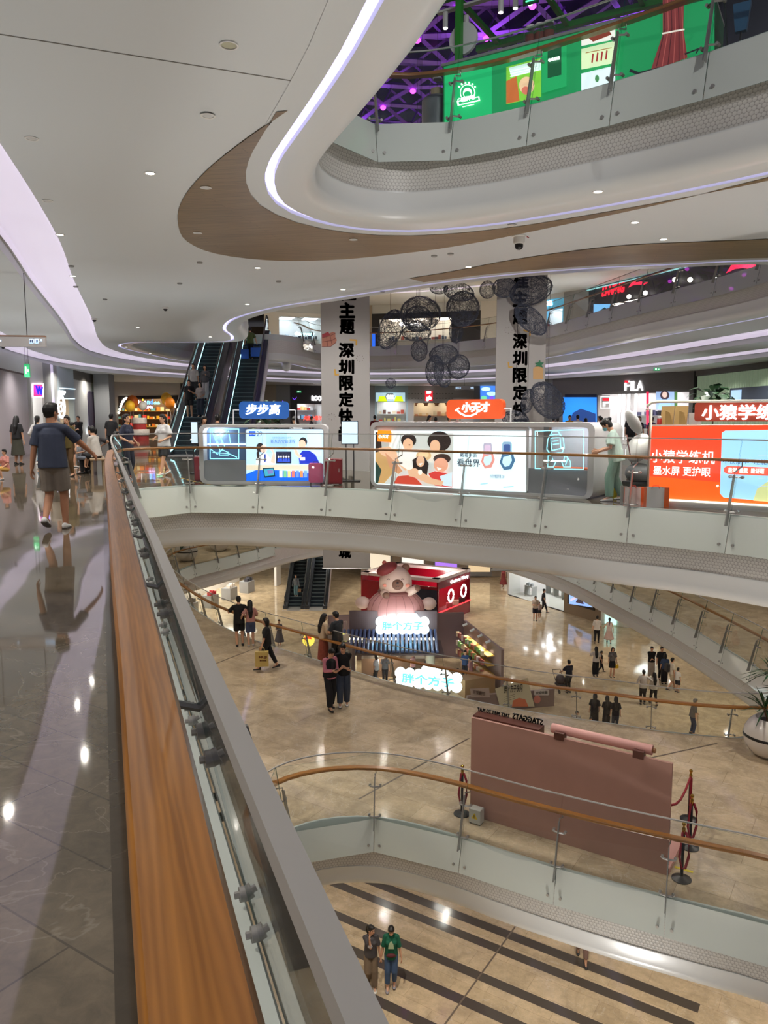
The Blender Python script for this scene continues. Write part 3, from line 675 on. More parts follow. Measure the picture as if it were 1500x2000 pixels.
for x, y in ((-11.6, 21), (-12.4, 24.5), (-13.2, 28), (-13.9, 31.5)): spot(x, y, CZ - .56, 110, (1, .96, .96), 2.2)
for x, y in ((-15.6, 52.5), (-17, 51), (-13.2, 54.5)): spot(x, y, CZ - .56, 150, (1, .93, .82), 2.4)  # unseen spots added to brighten the toy shop
for x, y in ((10.6, 48), (12.6, 45.2), (14.6, 42.4), (15.6, 38), (16.1, 35), (-2, 60), (2, 60), (6, 60)): spot(x, y, CZ - .56, 130, (1, .97, .93), 2.4)  # unseen spots added to brighten the sports shop and far fronts

for a_, b_, z in (((4.6, 21.0), (.1, 14.0), -2 * LV), (at(916, 1442, -LV), at(700, 1561, -LV), -LV), (at(380, 1312, -LV), at(520, 1258, -LV), -LV), (at(1400, 1452, -LV), at(1180, 1500, -LV), -LV)):   # joints in the stone floors
    a_, b_ = Vector(a_), Vector(b_); n_ = (b_ - a_).normalized(); n_ = Vector((-n_.y, n_.x)) * .022; mb = MB(); mb.prism([a_ + n_, b_ + n_, b_ - n_, a_ - n_], z + .001, z + .003); NTRIM[0] += 1
    mb.build('trim_%d' % NTRIM[0], mat('floor_joint', (112, 98, 82), .4))['kind'] = 'structure'
# unseen spots added to brighten the banners and the bear figure
for p_, q_, w_, c_ in (((-2.6, 22.9, 4.5), (-1.5, 30, 1.5), 420, 1.15), ((3.6, 18.3, 4.5), (5.0, 29.5, 1.5), 700, 1.0), ((.8, 36.5, -8.3), (.6, 42, -8.2), 160, 1.0)):
    o = spot(*p_, w_, (1, .98, .96), c_, .06); o.rotation_euler = (Vector(q_) - Vector(p_)).to_track_quat('-Z', 'Y').to_euler()
# lamps of the lower floors (in the ceilings that the slabs hide) and of the gallery above
for x in (-20, -14, -9, -4.5, 0, 4.5, 9, 14, 20):
    for y in (4, 9.5, 16, 22, 28, 35, 43, 52, 60):
        if abs(x) > 5 and y < 8: continue
        inn = lambda P: min((p[0] - x) ** 2 + (p[1] - y) ** 2 for p in P) < .5
        def inside(P):
            c = False
            for i in range(len(P)):
                a, b = P[i - 1], P[i]
                if (a[1] > y) != (b[1] > y) and x < (b[0] - a[0]) * (y - a[1]) / (b[1] - a[1]) + a[0]: c = not c
            return c
        if not inside(V0) and not inside(B0) and abs(x) < 16: spot(x, y, -1.5, 68, (1, .93, .83))
        if not inside(N1) and not inside(F1): spot(x, y, -LV - 1.5, 90, (1, .93, .83))
        if y < 55 and not inside(VU) and not inside(V2) and not inside(VA): spot(x, y, UZ - .1, 110)
# ================================================================ things on our floor
def G(rgb, s=1.0): return glow('lit_%d_%d_%d_%d' % (*rgb, int(s * 10)), rgb, s)
def Pm(rgb, r=.5): return mat('paint_%d_%d_%d' % rgb, rgb, r)
M_neon = G((150, 238, 255), 1.6)
M_grey = mat('kiosk_white', (206, 206, 208), .35)
M_signw = glow('sign_white', (255, 255, 255), 2.2)
def thing_mesh(name, label, cat, mb, m, loc=(0, 0, 0), rz=0, group=None, smooth=False, bevel=0):
    o = mb.build(name, m, None, smooth, bevel); o.location = loc; o.rotation_euler = (0, 0, rz); return tag(o, label, cat, group)
def ring_prism(mb, outer, inner, v0, v1, mi=0):
    """a flat ring between two outlines of equal length in the u-z plane"""
    n = len(outer); v = [(p[0], v, p[1]) for v in (v0, v1) for loop in (outer, inner) for p in loop]
    f = []
    for i in range(n):
        j = (i + 1) % n
        f += [(i, j, n + j, n + i), (2 * n + i, 2 * n + n + i, 2 * n + n + j, 2 * n + j), (i, 2 * n + i, 2 * n + j, j), (n + i, n + j, 3 * n + j, 3 * n + i)]
    return mb.add(v, f, mi)
# ---- the blue tutoring-tablet kiosk
WL = Wall(at(386, 945, 0), at(643, 944, 0)); o3 = (0, 0, 0)
r = WL.root('kiosk', 'grey kiosk with a blue lit tablet advert and neon tablet window, under the blue sign', 'kiosk')
u0, z0, u1, z1 = WL.rect(389, 829, 641, 946); z0 = 0
mb = MB(); outer = rrect(u0, z0, u1, z1, .18, 6, ('tl', 'tr'))
ring_prism(mb, rrect(u0, z0, u1, z1, .16, 6), rrect(u0 + .10, z0 + .06, u1 - .09, z1 - .07, .12, 6), 0, 1.55); mb.build('body', M_grey, r, 'auto')
a = WL.rect(480, 838, 632, 943); mb = MB(); mb.prism(rrect(a[0], .05, a[2], a[3], .05), .02, .10, 0, 'y'); mb.build('light_box', M_grey, r)
mb = MB(); w_ = WL.rect(400, 838, 477, 897); mb.box(u0 + .1, .5, .06, a[0], .55, z1 - .07); mb.build('back_panel', Pm((96, 120, 160)), r)
mb = MB(); lo = WL.rect(400, 899, 478, 944); mb.prism(rrect(u0 + .10, .05, a[0] - .01, lo[3], .05), .02, .08, 0, 'y'); mb.build('front_panel', mat('kiosk_grey', (150, 153, 160), .4), r)
A = Art(WL, v=.012); A.box(481, 839, 631, 942, G((190, 228, 255), 1.0), 4).box(520, 845, 560, 885, G((170, 212, 245))).box(600, 845, 628, 890, G((205, 232, 252)))
A.box(486, 842, 499, 852, G((26, 84, 200)))
A.poly([(481, 942), (481, 926), (500, 918), (525, 916), (560, 920), (600, 924), (631, 926), (631, 942)], G((20, 104, 232)))
A.box(481, 908, 631, 918, G((226, 214, 190)))
# girl in white, man in blue polo, screen, books
A.ell(508, 874, 7.5, 9, G((40, 32, 34))).ell(515, 877, 6.5, 8, G((238, 205, 186))).poly([(500, 906), (502, 892), (510, 886), (520, 886), (527, 895), (536, 906)], G((238, 242, 250))).poly([(505, 878), (501, 884), (503, 900), (507, 890)], G((40, 32, 34))).box(516, 887, 519, 902, G((40, 70, 170)))
A.ell(592, 863, 8, 9, G((40, 36, 40))).ell(590, 868, 7, 9, G((236, 200, 178))).poly([(585, 906), (583, 890), (591, 880), (604, 880), (616, 888), (625, 906)], G((28, 52, 190))).poly([(586, 896), (577, 888), (574, 878), (579, 876), (583, 886), (590, 890)], G((236, 200, 178))).poly([(528, 902), (533, 885), (528, 878), (532, 876), (538, 888), (537, 906)], G((238, 205, 186)))
A.box(539, 882, 569, 905, G((18, 26, 60)))
for i in range(5): A.ell(544 + i * 5, 892, 1.6, 2, G((230, 230, 240))).poly([(541.5 + i * 5, 902), (542.5 + i * 5, 895), (545.5 + i * 5, 895), (546.5 + i * 5, 902)], G((46, 86, 220)))
A.box(586, 893, 596, 899, G((240, 244, 252)))
A.poly([(513, 914), (535, 913), (538, 930), (517, 933)], G((12, 40, 60))).poly([(515, 916), (534, 915), (536, 928), (518, 930)], G((66, 168, 196))).poly([(522, 918), (533, 917), (534, 924), (524, 926)], G((120, 120, 190)))
for i, c in enumerate([(236, 236, 240), (122, 196, 150), (240, 220, 140), (230, 120, 110), (110, 150, 230), (226, 150, 90), (120, 170, 220)]): A.box(546 + i * 8, 919, 552 + i * 8, 932, G(c))
A.build('poster', r)
for s, bx, m in (('29', (502, 842, 512, 852), G((24, 50, 110))), ('步步高', (488, 845, 498, 849), G((240, 246, 255))), ('文字书写练习精讲 重难导入', (532, 853, 572, 856.5), G((80, 110, 170))), ('新东方宝典课程', (529, 858, 577, 866), G((30, 74, 160)))): ptext(WL, r, s, bx, m, -.03, .004)
A = Art(WL, v=.06)
tab = [(414, 845), (424, 840), (438, 872), (430, 882)]
for p in (tab + tab[:1], [(417, 850), (425, 846)], [(421, 855), (428, 851), (433, 864), (427, 869), (421, 855)], [(432, 878), (446, 884), (446, 889), (428, 889), (428, 881)], [(415, 884), (445, 886), (462, 893)], [(434, 853), (446, 842), (450, 868)], [(425, 888), (412, 878)], [(410, 838), (410, 896), (466, 896), (466, 838), (410, 838)]): A.line(p, 1.5, M_neon)
A.build('neon_drawing', r)
mb = MB(); p = WL.rect(410, 838, 466, 896); mb.box(p[0], .07, p[1], p[2], .08, p[3]); mb.build('window', M_glass, r)
mb = MB(); mb.box(u0 + .12, .45, z1 - .5, a[0] - .02, .5, z1 - .47); mb.build('strip_light', M_signw, r)
# its sign on white posts
WS = Wall(WL.world(0, .7).xy, WL.world(3, .7).xy)
r = WS.root('illuminated_sign', 'deep blue rounded sign board with glowing white characters above the left kiosk', 'sign')
p = WS.rect(467, 784, 564, 818); mb = MB(); mb.prism(rrect(*p, .10), 0, .14, 0, 'y'); mb.build('board', glow('sign_blue', (20, 72, 138), .55), r)
ptext(WS, r, '步步高', (480, 789, 548, 810), M_signw, -.005, .03, .022, shear=.15)
for xs, k in (((455, 455, 467), 0), ((564, 577, 577), 1)):
    mb = MB(); q = [WS.px(xs[0], 830 if k == 0 else 801), WS.px(xs[1], 801), WS.px(xs[2], 801 if k == 0 else 830)]; mb.tube([(q[0][0], .07, q[0][1] if k else 1.35), (q[1][0], .07, q[1][1]), (q[2][0], .07, 1.35 if k else q[2][1])], .02, 8); mb.build('post', M_grey, r)
# ---- the watch kiosk
WM = Wall(at(722, 949, 0), at(1166, 976, 0))
r = WM.root('kiosk', 'long grey kiosk with a wide lit family and watch poster and a neon watch window', 'kiosk')
u1 = WM.px(1160, 900)[0]; z1 = 1.46
mb = MB(); ring_prism(mb, rrect(0.02, 0, u1, z1, .16, 6), rrect(.12, .05, u1 - .12, z1 - .09, .10, 6), 0, 1.7); mb.build('body', M_grey, r, 'auto')
b_ = WM.px(1031, 900)[0]; mb = MB(); mb.prism(rrect(.12, .05, b_, z1 - .09, .06), .03, .14, 0, 'y'); mb.build('light_box', M_grey, r)
mb = MB(); mb.box(b_, .05, .05, u1 - .12, .10, WM.px(1090, 917)[1]); mb.build('front_panel', mat('kiosk_grey', (150, 153, 160), .4), r)
mb = MB(); mb.box(b_, 1.2, .05, u1 - .12, 1.24, z1 - .09); mb.build('back_panel', mat('display_back', (176, 180, 188), .5), r)
mb = MB(); mb.box(b_ + .05, .5, .45, u1 - .2, .95, .55); mb.build('counter', Pm((226, 104, 52)), r)
mb = MB(); mb.box(b_ + .08, .6, .66, b_ + .55, .62, .69); mb.build('strip_light', M_signw, r)
A = Art(WM, v=.022)
W_, SK, SK2, DK = G((206, 240, 255)), G((222, 176, 142)), G((196, 140, 104)), G((38, 28, 26))
A.poly([(729, 841), (1026, 842), (1026, 961), (729, 948)], G((226, 250, 255), 1.15))
A.poly([(733, 844), (885, 846), (884, 952), (733, 944)], G((196, 200, 196)))
A.poly([(735, 865), (760, 850), (800, 846), (770, 900), (735, 920)], G((170, 176, 172))).poly([(760, 850), (800, 846), (790, 872), (758, 888)], G((206, 212, 210)))
for i in range(4): A.poly([(770 + i * 9, 846), (774 + i * 9, 846), (762 + i * 9, 876), (758 + i * 9, 876)], G((232, 238, 236)))
A.poly([(733, 844), (742, 844), (746, 880), (733, 886)], DK)
A.poly([(733, 884), (752, 878), (768, 900), (766, 925), (750, 944), (733, 944)], G((190, 150, 96))).poly([(733, 900), (745, 918), (738, 944), (733, 944)], G((34, 60, 54)))
A.poly([(735, 876), (760, 872), (785, 892), (800, 912), (792, 920), (770, 900), (745, 888)], SK).poly([(752, 884), (772, 902), (786, 920), (778, 926), (760, 912)], SK2)
A.ell(798, 860, 15, 13, DK).ell(797, 868, 10, 12, SK).poly([(775, 886), (790, 880), (812, 884), (815, 905), (800, 920), (782, 908)], G((232, 230, 224))).ell(800, 869, 2, 1, DK)
A.ell(858, 862, 23, 20, DK).ell(850, 872, 10, 13, SK).poly([(836, 884), (846, 880), (862, 884), (860, 900), (838, 902)], G((226, 216, 200)))
A.ell(828, 890, 15, 10, G((206, 172, 124))).ell(828, 888, 10, 7, G((226, 196, 150))).poly([(808, 920), (806, 898), (816, 892), (830, 892), (838, 906), (834, 930), (818, 936)], DK).ell(822, 901, 8, 11, SK).poly([(818, 906), (826, 904), (822, 909)], G((245, 245, 245)))
A.ell(864, 896, 17, 10, G((60, 42, 36))).ell(862, 908, 14, 14, G((226, 160, 130))).poly([(854, 912), (864, 915), (857, 919)], G((250, 240, 236)))
A.poly([(838, 925), (850, 920), (884, 926), (884, 952), (850, 948)], G((206, 62, 56))).poly([(860, 930), (884, 922), (884, 950), (866, 948)], G((206, 226, 236)))
A.poly([(796, 918), (812, 914), (845, 934), (868, 940), (864, 949), (836, 944), (806, 930)], SK).poly([(770, 944), (778, 930), (800, 928), (814, 934), (826, 947)], G((196, 70, 52))).poly([(798, 920), (808, 914), (820, 922), (812, 932), (800, 930)], SK).ell(822, 922, 4, 5, G((240, 236, 226)))
A.poly([(739, 840), (766, 841), (766, 864), (739, 862)], G((255, 138, 22)))
# watches
def watch(cx, cy, s, c1, c2, c3):
    A.poly([(cx - 9 * s, cy + 9 * s), (cx + 10 * s, cy + 6 * s), (cx + 15 * s, cy + 22 * s), (cx + 8 * s, cy + 38 * s), (cx - 6 * s, cy + 40 * s), (cx - 14 * s, cy + 26 * s)], c1)
    A.poly([(cx - 7 * s, cy + 16 * s), (cx + 7 * s, cy + 12 * s), (cx + 9 * s, cy + 22 * s), (cx + 4 * s, cy + 32 * s), (cx - 4 * s, cy + 34 * s), (cx - 9 * s, cy + 26 * s)], W_)
    A.poly(rrect(cx - 9 * s, cy - 13 * s, cx + 9 * s, cy + 11 * s, 5 * s), c2).poly(rrect(cx - 6 * s, cy - 8 * s, cx + 6 * s, cy + 7 * s, 3 * s), c3)
watch(954, 877, .95, G((228, 150, 140)), G((180, 176, 196)), G((216, 190, 220))); watch(992, 876, 1.05, G((70, 112, 150)), G((140, 176, 206)), G((60, 90, 150)))
A.poly([(940, 944), (955, 942), (955, 945), (940, 947)], G((176, 218, 240))).poly([(985, 950), (1005, 948), (1005, 951), (985, 953)], G((176, 218, 240)))
A.build('poster', r)
for s, bx, m in (('小天才', (743, 848, 763, 856), G((255, 255, 255))), ('戴着手表', (902, 884, 935, 893), G((70, 84, 104))), ('看世界', (896, 896, 941, 911), G((56, 66, 84))), ('小天才电话手表 Z10', (960, 926, 988, 934), G((90, 110, 140)))): ptext(WM, r, s, bx, m, -.075, .004, .012)
A = Art(WM, v=.06); neon_w = [(1068, 858), (1072, 850), (1090, 848), (1098, 856), (1100, 875), (1096, 884), (1072, 886), (1066, 878)]
for p in (neon_w + neon_w[:1], [(1074, 856), (1092, 854), (1094, 876), (1076, 880), (1074, 856)], [(1078, 862), (1088, 861)], [(1079, 868), (1090, 867)], [(1074, 848), (1078, 842), (1088, 842), (1094, 850)],
          [(1070, 890), (1090, 888), (1106, 892), (1113, 902), (1113, 912), (1100, 912), (1096, 902), (1086, 900), (1080, 912), (1069, 912), (1070, 890)], [(1102, 892), (1100, 902)], [(1108, 896), (1104, 908)], [(1076, 890), (1080, 900)],
          [(1045, 842), (1045, 915), (1139, 917), (1139, 839), (1045, 842)]): A.line(p, 1.6, M_neon)
A.build('neon_drawing', r)
mb = MB(); p = WM.rect(1046, 841, 1138, 915); mb.box(p[0], .07, p[1], p[2], .08, p[3]); mb.build('window', M_glass, r)
WS = Wall(WM.world(0, .8).xy, WM.world(4, .8).xy)
r = WS.root('illuminated_sign', 'orange red rounded sign board with glowing white characters and a smile line', 'sign')
p = WS.rect(872, 780, 982, 818); mb = MB(); mb.prism(rrect(*p, .11), 0, .14, 0, 'y'); mb.build('board', glow('sign_orange', (196, 74, 30), .6), r)
ptext(WS, r, '小天才', (903, 785, 957, 805), M_signw, -.005, .03, .024)
A = Art(WS, v=-.005); A.line([(892, 800), (899, 807), (909, 812), (920, 812), (930, 808), (936, 801)], 3.2, M_signw); A.line([(890, 802), (897, 797)], 2.4, M_signw); A.build('smile_line', r)
mb = MB(); q = [WS.px(982, 798), WS.px(995, 798)]; mb.tube([(q[0][0], .07, q[0][1]), (q[1][0], .07, q[1][1]), (q[1][0], .07, 1.4)], .022, 8); mb.build('post', M_grey, r)
mb = MB(); q = WS.px(890, 818)[0]; mb.tube([(q, .07, 1.72), (q, .07, 1.4)], .022, 8); mb.build('post', M_grey, r)
# ---- the red kiosk on the right
WR = Wall(at(1261, 986, 0), at(1520, 1002, 0))
r = WR.root('kiosk', 'orange red lit kiosk with a pale blue picture panel at the right edge', 'kiosk')
ue = WR.px(1640, 900)[0]; p = WR.rect(1266, 832, 1400, 978)
mb = MB(); mb.box(.02, 0, 0, ue, 1.6, .10); mb.build('plinth', M_grey, r)
mb = MB(); mb.box(.02, .06, .10, ue, 1.5, p[3] + .02); mb.build('body', mat('kiosk_ivory', (224, 222, 210), .4), r)
mb = MB(); mb.box(.06, -.02, .10, ue, 0, .13); mb.build('base_light', glow('warm_strip', (255, 246, 224), 2.2), r)
A = Art(WR, v=.05)
def vgrad(x0, x1, ys, cols):
    for (ya, yb), c in zip(zip(ys, ys[1:]), cols): A.poly([(x0, ya[0]), (x1, ya[1]), (x1, yb[1]), (x0, yb[0])], G(c))
A.poly([(1266, 833), (1640, 828), (1640, 1010), (1262, 972)], G((252, 70, 36), 1.0))
A.poly([(1263, 930), (1640, 962), (1640, 1010), (1262, 972)], G((254, 96, 26), 1.0))
A.poly([(1409, 845), (1416, 841), (1640, 838), (1640, 992), (1412, 972), (1405, 964)], G((160, 216, 246)))
A.poly([(1470, 978), (1478, 955), (1500, 940), (1540, 936), (1540, 984)], G((206, 214, 150)))
A.poly([(1413, 914), (1420, 910), (1600, 918), (1600, 934), (1420, 926), (1413, 922)], G((240, 92, 70)))
for y in (890, 935, 950): A.line([(1480, y), (1560, y + 2)], 1, G((180, 190, 220)))
A.build('poster', r)
for s, bx, m, bd in (('小猿学练机', (1271, 879, 1397, 905), G((255, 240, 240)), .008), ('墨水屏 更护眼', (1277, 911, 1388, 929), G((255, 236, 236)), .003), ('不仅能学  还能练', (1412, 896, 1512, 907), G((60, 90, 130)), .0), ('能写  能批  能讲题', (1423, 914, 1493, 924), G((255, 244, 240)), .01)): ptext(WR, r, s, bx, m, -.02, .004, bd)
mb = MB(); q = [WR.px(x, y) for x, y in [(1262, 800), (1264, 792), (1272, 786), (1286, 784.5), (1640, 782)]]
mb.tube([(.02, .03, 0.05), (.02, .03, q[0][1])] + [(a_, .03, b__) for a_, b__ in q], .026, 10); mb.build('frame_tube', mat('ivory_tube', (236, 234, 218), .3), r, True)
p = WR.rect(1356, 786, 1400, 823); mb = MB(); mb.prism(rrect(p[0], p[1], ue - .5, p[3], .05), .02, .10, 0, 'y'); mb.build('sign_board', glow('sign_brick', (150, 58, 40), .5), r)
ptext(WR, r, '小猿学练机', (1371, 790, 1552, 820), M_signw, .015, .03, .016)
# things on top of it
def box_thing(name, label, cat, W, px, y_top, y_bot, v, dep, m, z=None, group=None, rz=0):
    a_ = W.rect(px[0], y_top, px[1], y_bot); z0 = a_[1] if z is None else z
    mb = MB(); mb.box(0, 0, 0, a_[2] - a_[0], dep, a_[3] - z0); return thing_mesh(name, label, cat, mb, m, W.world(a_[0], v, z0), W.ang + rz, group, bevel=.004)
ztop = WR.rect(1266, 832, 1400, 978)[3] + .02
card = mat('cardboard', (158, 128, 76), .8)
for k, (x0, x1) in enumerate(((1279, 1305), (1306, 1332))):
    r2 = WR.root('display_stand', ['brown cardboard display back nearer the ivory tube on the red kiosk', 'brown cardboard display back nearer the brick red sign'][k], 'display', WR.px(x0, 810)[0], .35, ztop)
    wd = WR.px(x1, 810)[0] - WR.px(x0, 810)[0]
    mb = MB(); mb.add([(0, 0, 0), (wd, 0, 0), (wd, .09, .33), (0, .09, .33), (0, .02, 0), (wd, .02, 0), (wd, .11, .33), (0, .11, .33)], [(0, 1, 2, 3), (7, 6, 5, 4), (0, 4, 5, 1), (1, 5, 6, 2), (2, 6, 7, 3), (3, 7, 4, 0)]); mb.build('back_panel', card, r2)
    mb = MB(); mb.prism([(.10, 0), (.24, 0), (.17, .22), (.10, .25)], -.04, -.02, 0, 'y'); mb.build('strut', card, r2)
box_thing('carton', 'small white printed carton beside the brown display backs', 'box', WR, (1334, 1354), 806, 826, .4, .2, Pm((196, 194, 190)), ztop)
mb = MB(); mb.lathe([(.035, 0), (.04, .005), (.04, .11), (.035, .115)], 18); r2 = thing_mesh('drink_can', 'small red tin with a white lid standing on the red kiosk', 'can', mb, Pm((176, 36, 32)), WR.world(WR.px(1279, 820)[0], .3, ztop), smooth=True)
mb = MB(); mb.lathe([(.042, .112), (.042, .14), (.03, .145)], 18); mb.build('lid', M_grey, r2)
# ---- floor stuff around the kiosks
def floor_px(x, y): return Vector((*at(x, y, 0), 0))
WB_ = WL
for k, (x0, x1, yt, yb) in enumerate(((380, 392, 893, 940), (635, 668, 897, 947))):
    p0, p1 = at(x0, yb, 0), at(x1, yb, 0); W_k = Wall(p0, p1); a_ = W_k.rect(x0, yt, x1, yb)
    r2 = W_k.root('fire_cabinet', ['slim dark red cabinet at the left end of the blue kiosk', 'dark red cabinet right of the pink suitcase'][k], 'cabinet')
    mb = MB(); mb.box(0, 0, .02, W_k.len, .3, a_[3]); mb.build('body', Pm((120, 24, 34)), r2, bevel=.006); mb = MB(); mb.box(.02, -.012, .05, W_k.len - .02, 0, a_[3] - .03); mb.build('door', Pm((134, 28, 38)), r2)
    mb = MB(); mb.box(W_k.len * .8, -.03, a_[3] * .5, W_k.len * .8 + .02, -.012, a_[3] * .5 + .08); mb.build('handle', M_steel, r2)
def suitcase(loc, rz):
    r2 = empty('suitcase', 'small pink hard shell suitcase standing by the lit advert', 'suitcase', loc, rz)
    mb = MB(); mb.prism(rrect(-.17, .05, .17, .50, .05), -.10, .10, 0, 'y'); mb.build('shell', mat('pink_shell', (206, 96, 136), .35), r2, bevel=.02)
    mb = MB(); mb.prism(rrect(-.172, .05, .172, .502, .05), -.008, .008, 0, 'y'); mb.build('zip_band', Pm((60, 40, 50)), r2)
    for sx in (-.12, .12):
        for sy in (-.07, .07): mb = MB(); mb.tube([(sx - .012, sy, .026), (sx + .012, sy, .026)], .026, 12); mb.build('wheel', M_black, r2)
    mb = MB(); mb.tube([(-.06, -.02, .5), (-.06, -.02, .53), (.06, -.02, .53), (.06, -.02, .5)], .01, 6); mb.build('handle', M_black, r2)
suitcase(floor_px(617, 946), .1)
def extinguisher(label, loc, h=.5):
    r2 = empty('fire_extinguisher', label, 'extinguisher', loc); s = h / .5
    mb = MB(); mb.lathe([(.055 * s, 0), (.07 * s, .01 * s), (.07 * s, .36 * s), (.05 * s, .40 * s), (.022 * s, .42 * s), (.02 * s, .44 * s)], 18); mb.build('cylinder', mat('extinguisher_red', (176, 30, 34), .25), r2, True)
    mb = MB(); mb.box(-.03 * s, -.015 * s, .44 * s, .05 * s, .015 * s, .47 * s); mb.box(-.03 * s, -.012 * s, .485 * s, .07 * s, .012 * s, .5 * s); mb.build('valve', M_black, r2)
    mb = MB(); mb.tube([(.03 * s, 0, .46 * s), (.10 * s, 0, .44 * s), (.115 * s, 0, .3 * s), (.10 * s, 0, .1 * s)], .011 * s, 6); mb.build('hose', M_black, r2, True); return r2
extinguisher('red fire extinguisher in front of the left kiosk front panel', floor_px(420, 944), .52)
# white standing notice and lit pillar
def stand(label, x0, x1, yt, ym, yb, D=None, glow_=None):
    p0, p1 = at(x0, yb, 0), at(x1, yb, 0); W_k = Wall(p0, p1); a_ = W_k.rect(x0, yt, x1, ym)
    r2 = W_k.root('notice_stand', label, 'sign stand'); L_ = W_k.len
    mb = MB(); mb.box(0, 0, a_[1], L_, .03, a_[3]); mb.build('frame', M_dsteel, r2, bevel=.004)
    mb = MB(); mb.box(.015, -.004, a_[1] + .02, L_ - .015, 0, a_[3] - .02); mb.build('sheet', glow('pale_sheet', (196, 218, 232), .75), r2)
    for u in (.25, .7): mb = MB(); mb.box(L_ * u, .0, .02, L_ * u + .025, .025, a_[1]); mb.build('leg', M_dsteel, r2)
    mb = MB(); mb.box(-.05, -.18, 0, L_ + .05, .2, .02); mb.build('base', M_dsteel, r2)
stand('blank white notice board on a dark stand between the left and middle kiosks', 667, 700, 822, 868, 940)
stand('narrow white notice board at the foot of the escalator', 375, 389, 823, 867, 925)
# striped tape on the floor edge
mb = MB(); tape = spline([at(x, y + 3.5, 0) for x, y in [(352, 930), (385, 938), (412, 943), (440, 944.5), (500, 944.5), (560, 945)]], False, .12); sweep(mb, tape, [(-.03, .001), (-.03, .004), (.03, .004), (.03, .001)], closed=False)
mb.m = [(i // 2) % 2 for i in range(len(mb.f))]; thing_mesh('hazard_tape', 'black and yellow striped tape on the floor edge before the left kiosk', 'tape', mb, [Pm((28, 28, 28)), Pm((176, 146, 60))])
# cleaning things by the red kiosk
def bin_(label, x, y, r_, h, m): mb = MB(); mb.lathe([(r_ * .85, 0), (r_, h), (r_ * .95, h), (r_ * .8, .03), (.01, .03)], 20); return thing_mesh('bin', label, 'bin', mb, m, floor_px(x, y), smooth='auto')
bin_('yellow plastic bin behind the worker in mint scrubs', 1198, 973, .075, .26, Pm((206, 190, 20)))
bin_('small grey metal bin between the yellow bin and the paper bags', 1217, 985, .06, .33, M_steel)
def paper_bag(label, x0, x1, yt, yb, dep=.14):
    W_k = Wall(at(x0, yb, 0), at(x1, yb, 0)); a_ = W_k.rect(x0, yt, x1, yb); r2 = W_k.root('paper_bag', label, 'bag'); L_ = W_k.len
    mb = MB(); mb.box(0, 0, 0, L_ * .78, .004, a_[3]); mb.box(0, dep, 0, L_ * .78, dep + .004, a_[3]); mb.build('faces', Pm((214, 212, 210)), r2)
    mb = MB(); mb.box(L_ * .78, 0, 0, L_, dep, a_[3]); mb.box(-.004, 0, 0, 0, dep, a_[3]); mb.build('gusset', Pm((232, 104, 34)), r2)
    mb = MB(); mb.tube([(L_ * .2, 0, a_[3] - .02), (L_ * .25, -.01, a_[3] + .03), (L_ * .5, -.01, a_[3] + .03), (L_ * .55, 0, a_[3] - .02)], .006, 5); mb.build('handle', Pm((226, 70, 30)), r2)
paper_bag('white paper bag with orange side, left one before the red kiosk', 1219, 1260, 952, 986)
paper_bag('white paper bag with orange side, right one before the red kiosk', 1262, 1306, 952, 991)
p = floor_px(1240, 962); mb = MB(); mb.prism(rrect(-.16, 0, .16, .30, .03), -.12, .12, 0, 'y'); r2 = thing_mesh('tool_bag', 'dark brown cleaning bag behind the white paper bags', 'bag', mb, Pm((74, 46, 42)), p, -.5, bevel=.01)
mb = MB(); mb.prism([(-.16, .30), (0.03, .37), (.16, .30)], -.10, .10, 0, 'y'); mb.build('cover', M_black, r2)
p0 = at_depth(1224, 850, 13.9); p1 = floor_px(1243, 965)
r2 = empty('mop', 'thin pink handled mop leaning by the dark bag', 'mop', p1)
mb = MB(); mb.tube([(0, 0, .03), Vector(p0) - p1], .011, 6); mb.build('handle', Pm((190, 128, 122)), r2); mb = MB(); mb.box(-.12, -.04, 0, .12, .04, .03); mb.build('head', Pm((120, 120, 124)), r2)
# white moulded lounge chair standing behind
p = Vector((at_depth(1246, 860, 14.6)[0], 14.6, 0)); r2 = empty('massage_chair', 'white rounded recliner seen between the worker and the red kiosk', 'chair', p, .4)
mb = MB(); mb.ell((.02, 0, .98), (.17, .26, .30), 16, 0, Matrix.Rotation(.5, 3, 'Y')); mb.build('backrest', mat('white_shell', (214, 214, 212), .3), r2, True)
mb = MB(); mb.ell((-.12, 0, 1.47), (.085, .15, .27), 16, 0, Matrix.Rotation(-.6, 3, 'Y')); mb.build('headrest', mat('white_shell', (214, 214, 212), .3), r2, True)
mb = MB(); mb.ell((.05, 0, .50), (.24, .28, .20), 16); mb.build('seat', mat('recliner_grey', (120, 122, 126), .5), r2, True)
mb = MB(); mb.box(-.18, -.22, 0, .24, .22, .35); mb.build('base', M_dsteel, r2, bevel=.03)
# ---- hanging banners
def banner(label, x0, x1, D, zb, chars, deco, extra):
    a_, b__ = at_depth(x0, 800, D), at_depth(x1, 800, D); W_k = Wall(a_[:2], b__[:2]); r2 = W_k.root('hanging_banner', label, 'banner')
    mb = MB(); mb.box(0, 0, zb, W_k.len, .06, 10.8); mb.build('cloth', mat('banner_cloth', (168, 163, 158), .8), r2)
    mb = MB(); mb.tube([(-.03, .03, zb), (W_k.len + .03, .03, zb)], .035, 8); mb.build('bottom_bar', M_plate, r2)
    for s, bx in chars: ptext(W_k, r2, s, bx, mat('banner_ink', (34, 26, 28), .7), -.002, .006, .05)
    A_ = Art(W_k, v=-.002)
    deco(A_); A_.build('printed_pattern', r2)
    for k in (.15, .85): mb = MB(); mb.tube([(W_k.len * k, .03, 10.7), (W_k.len * k, .03, 16)], .01, 5); mb.build('cable', M_dsteel, r2)
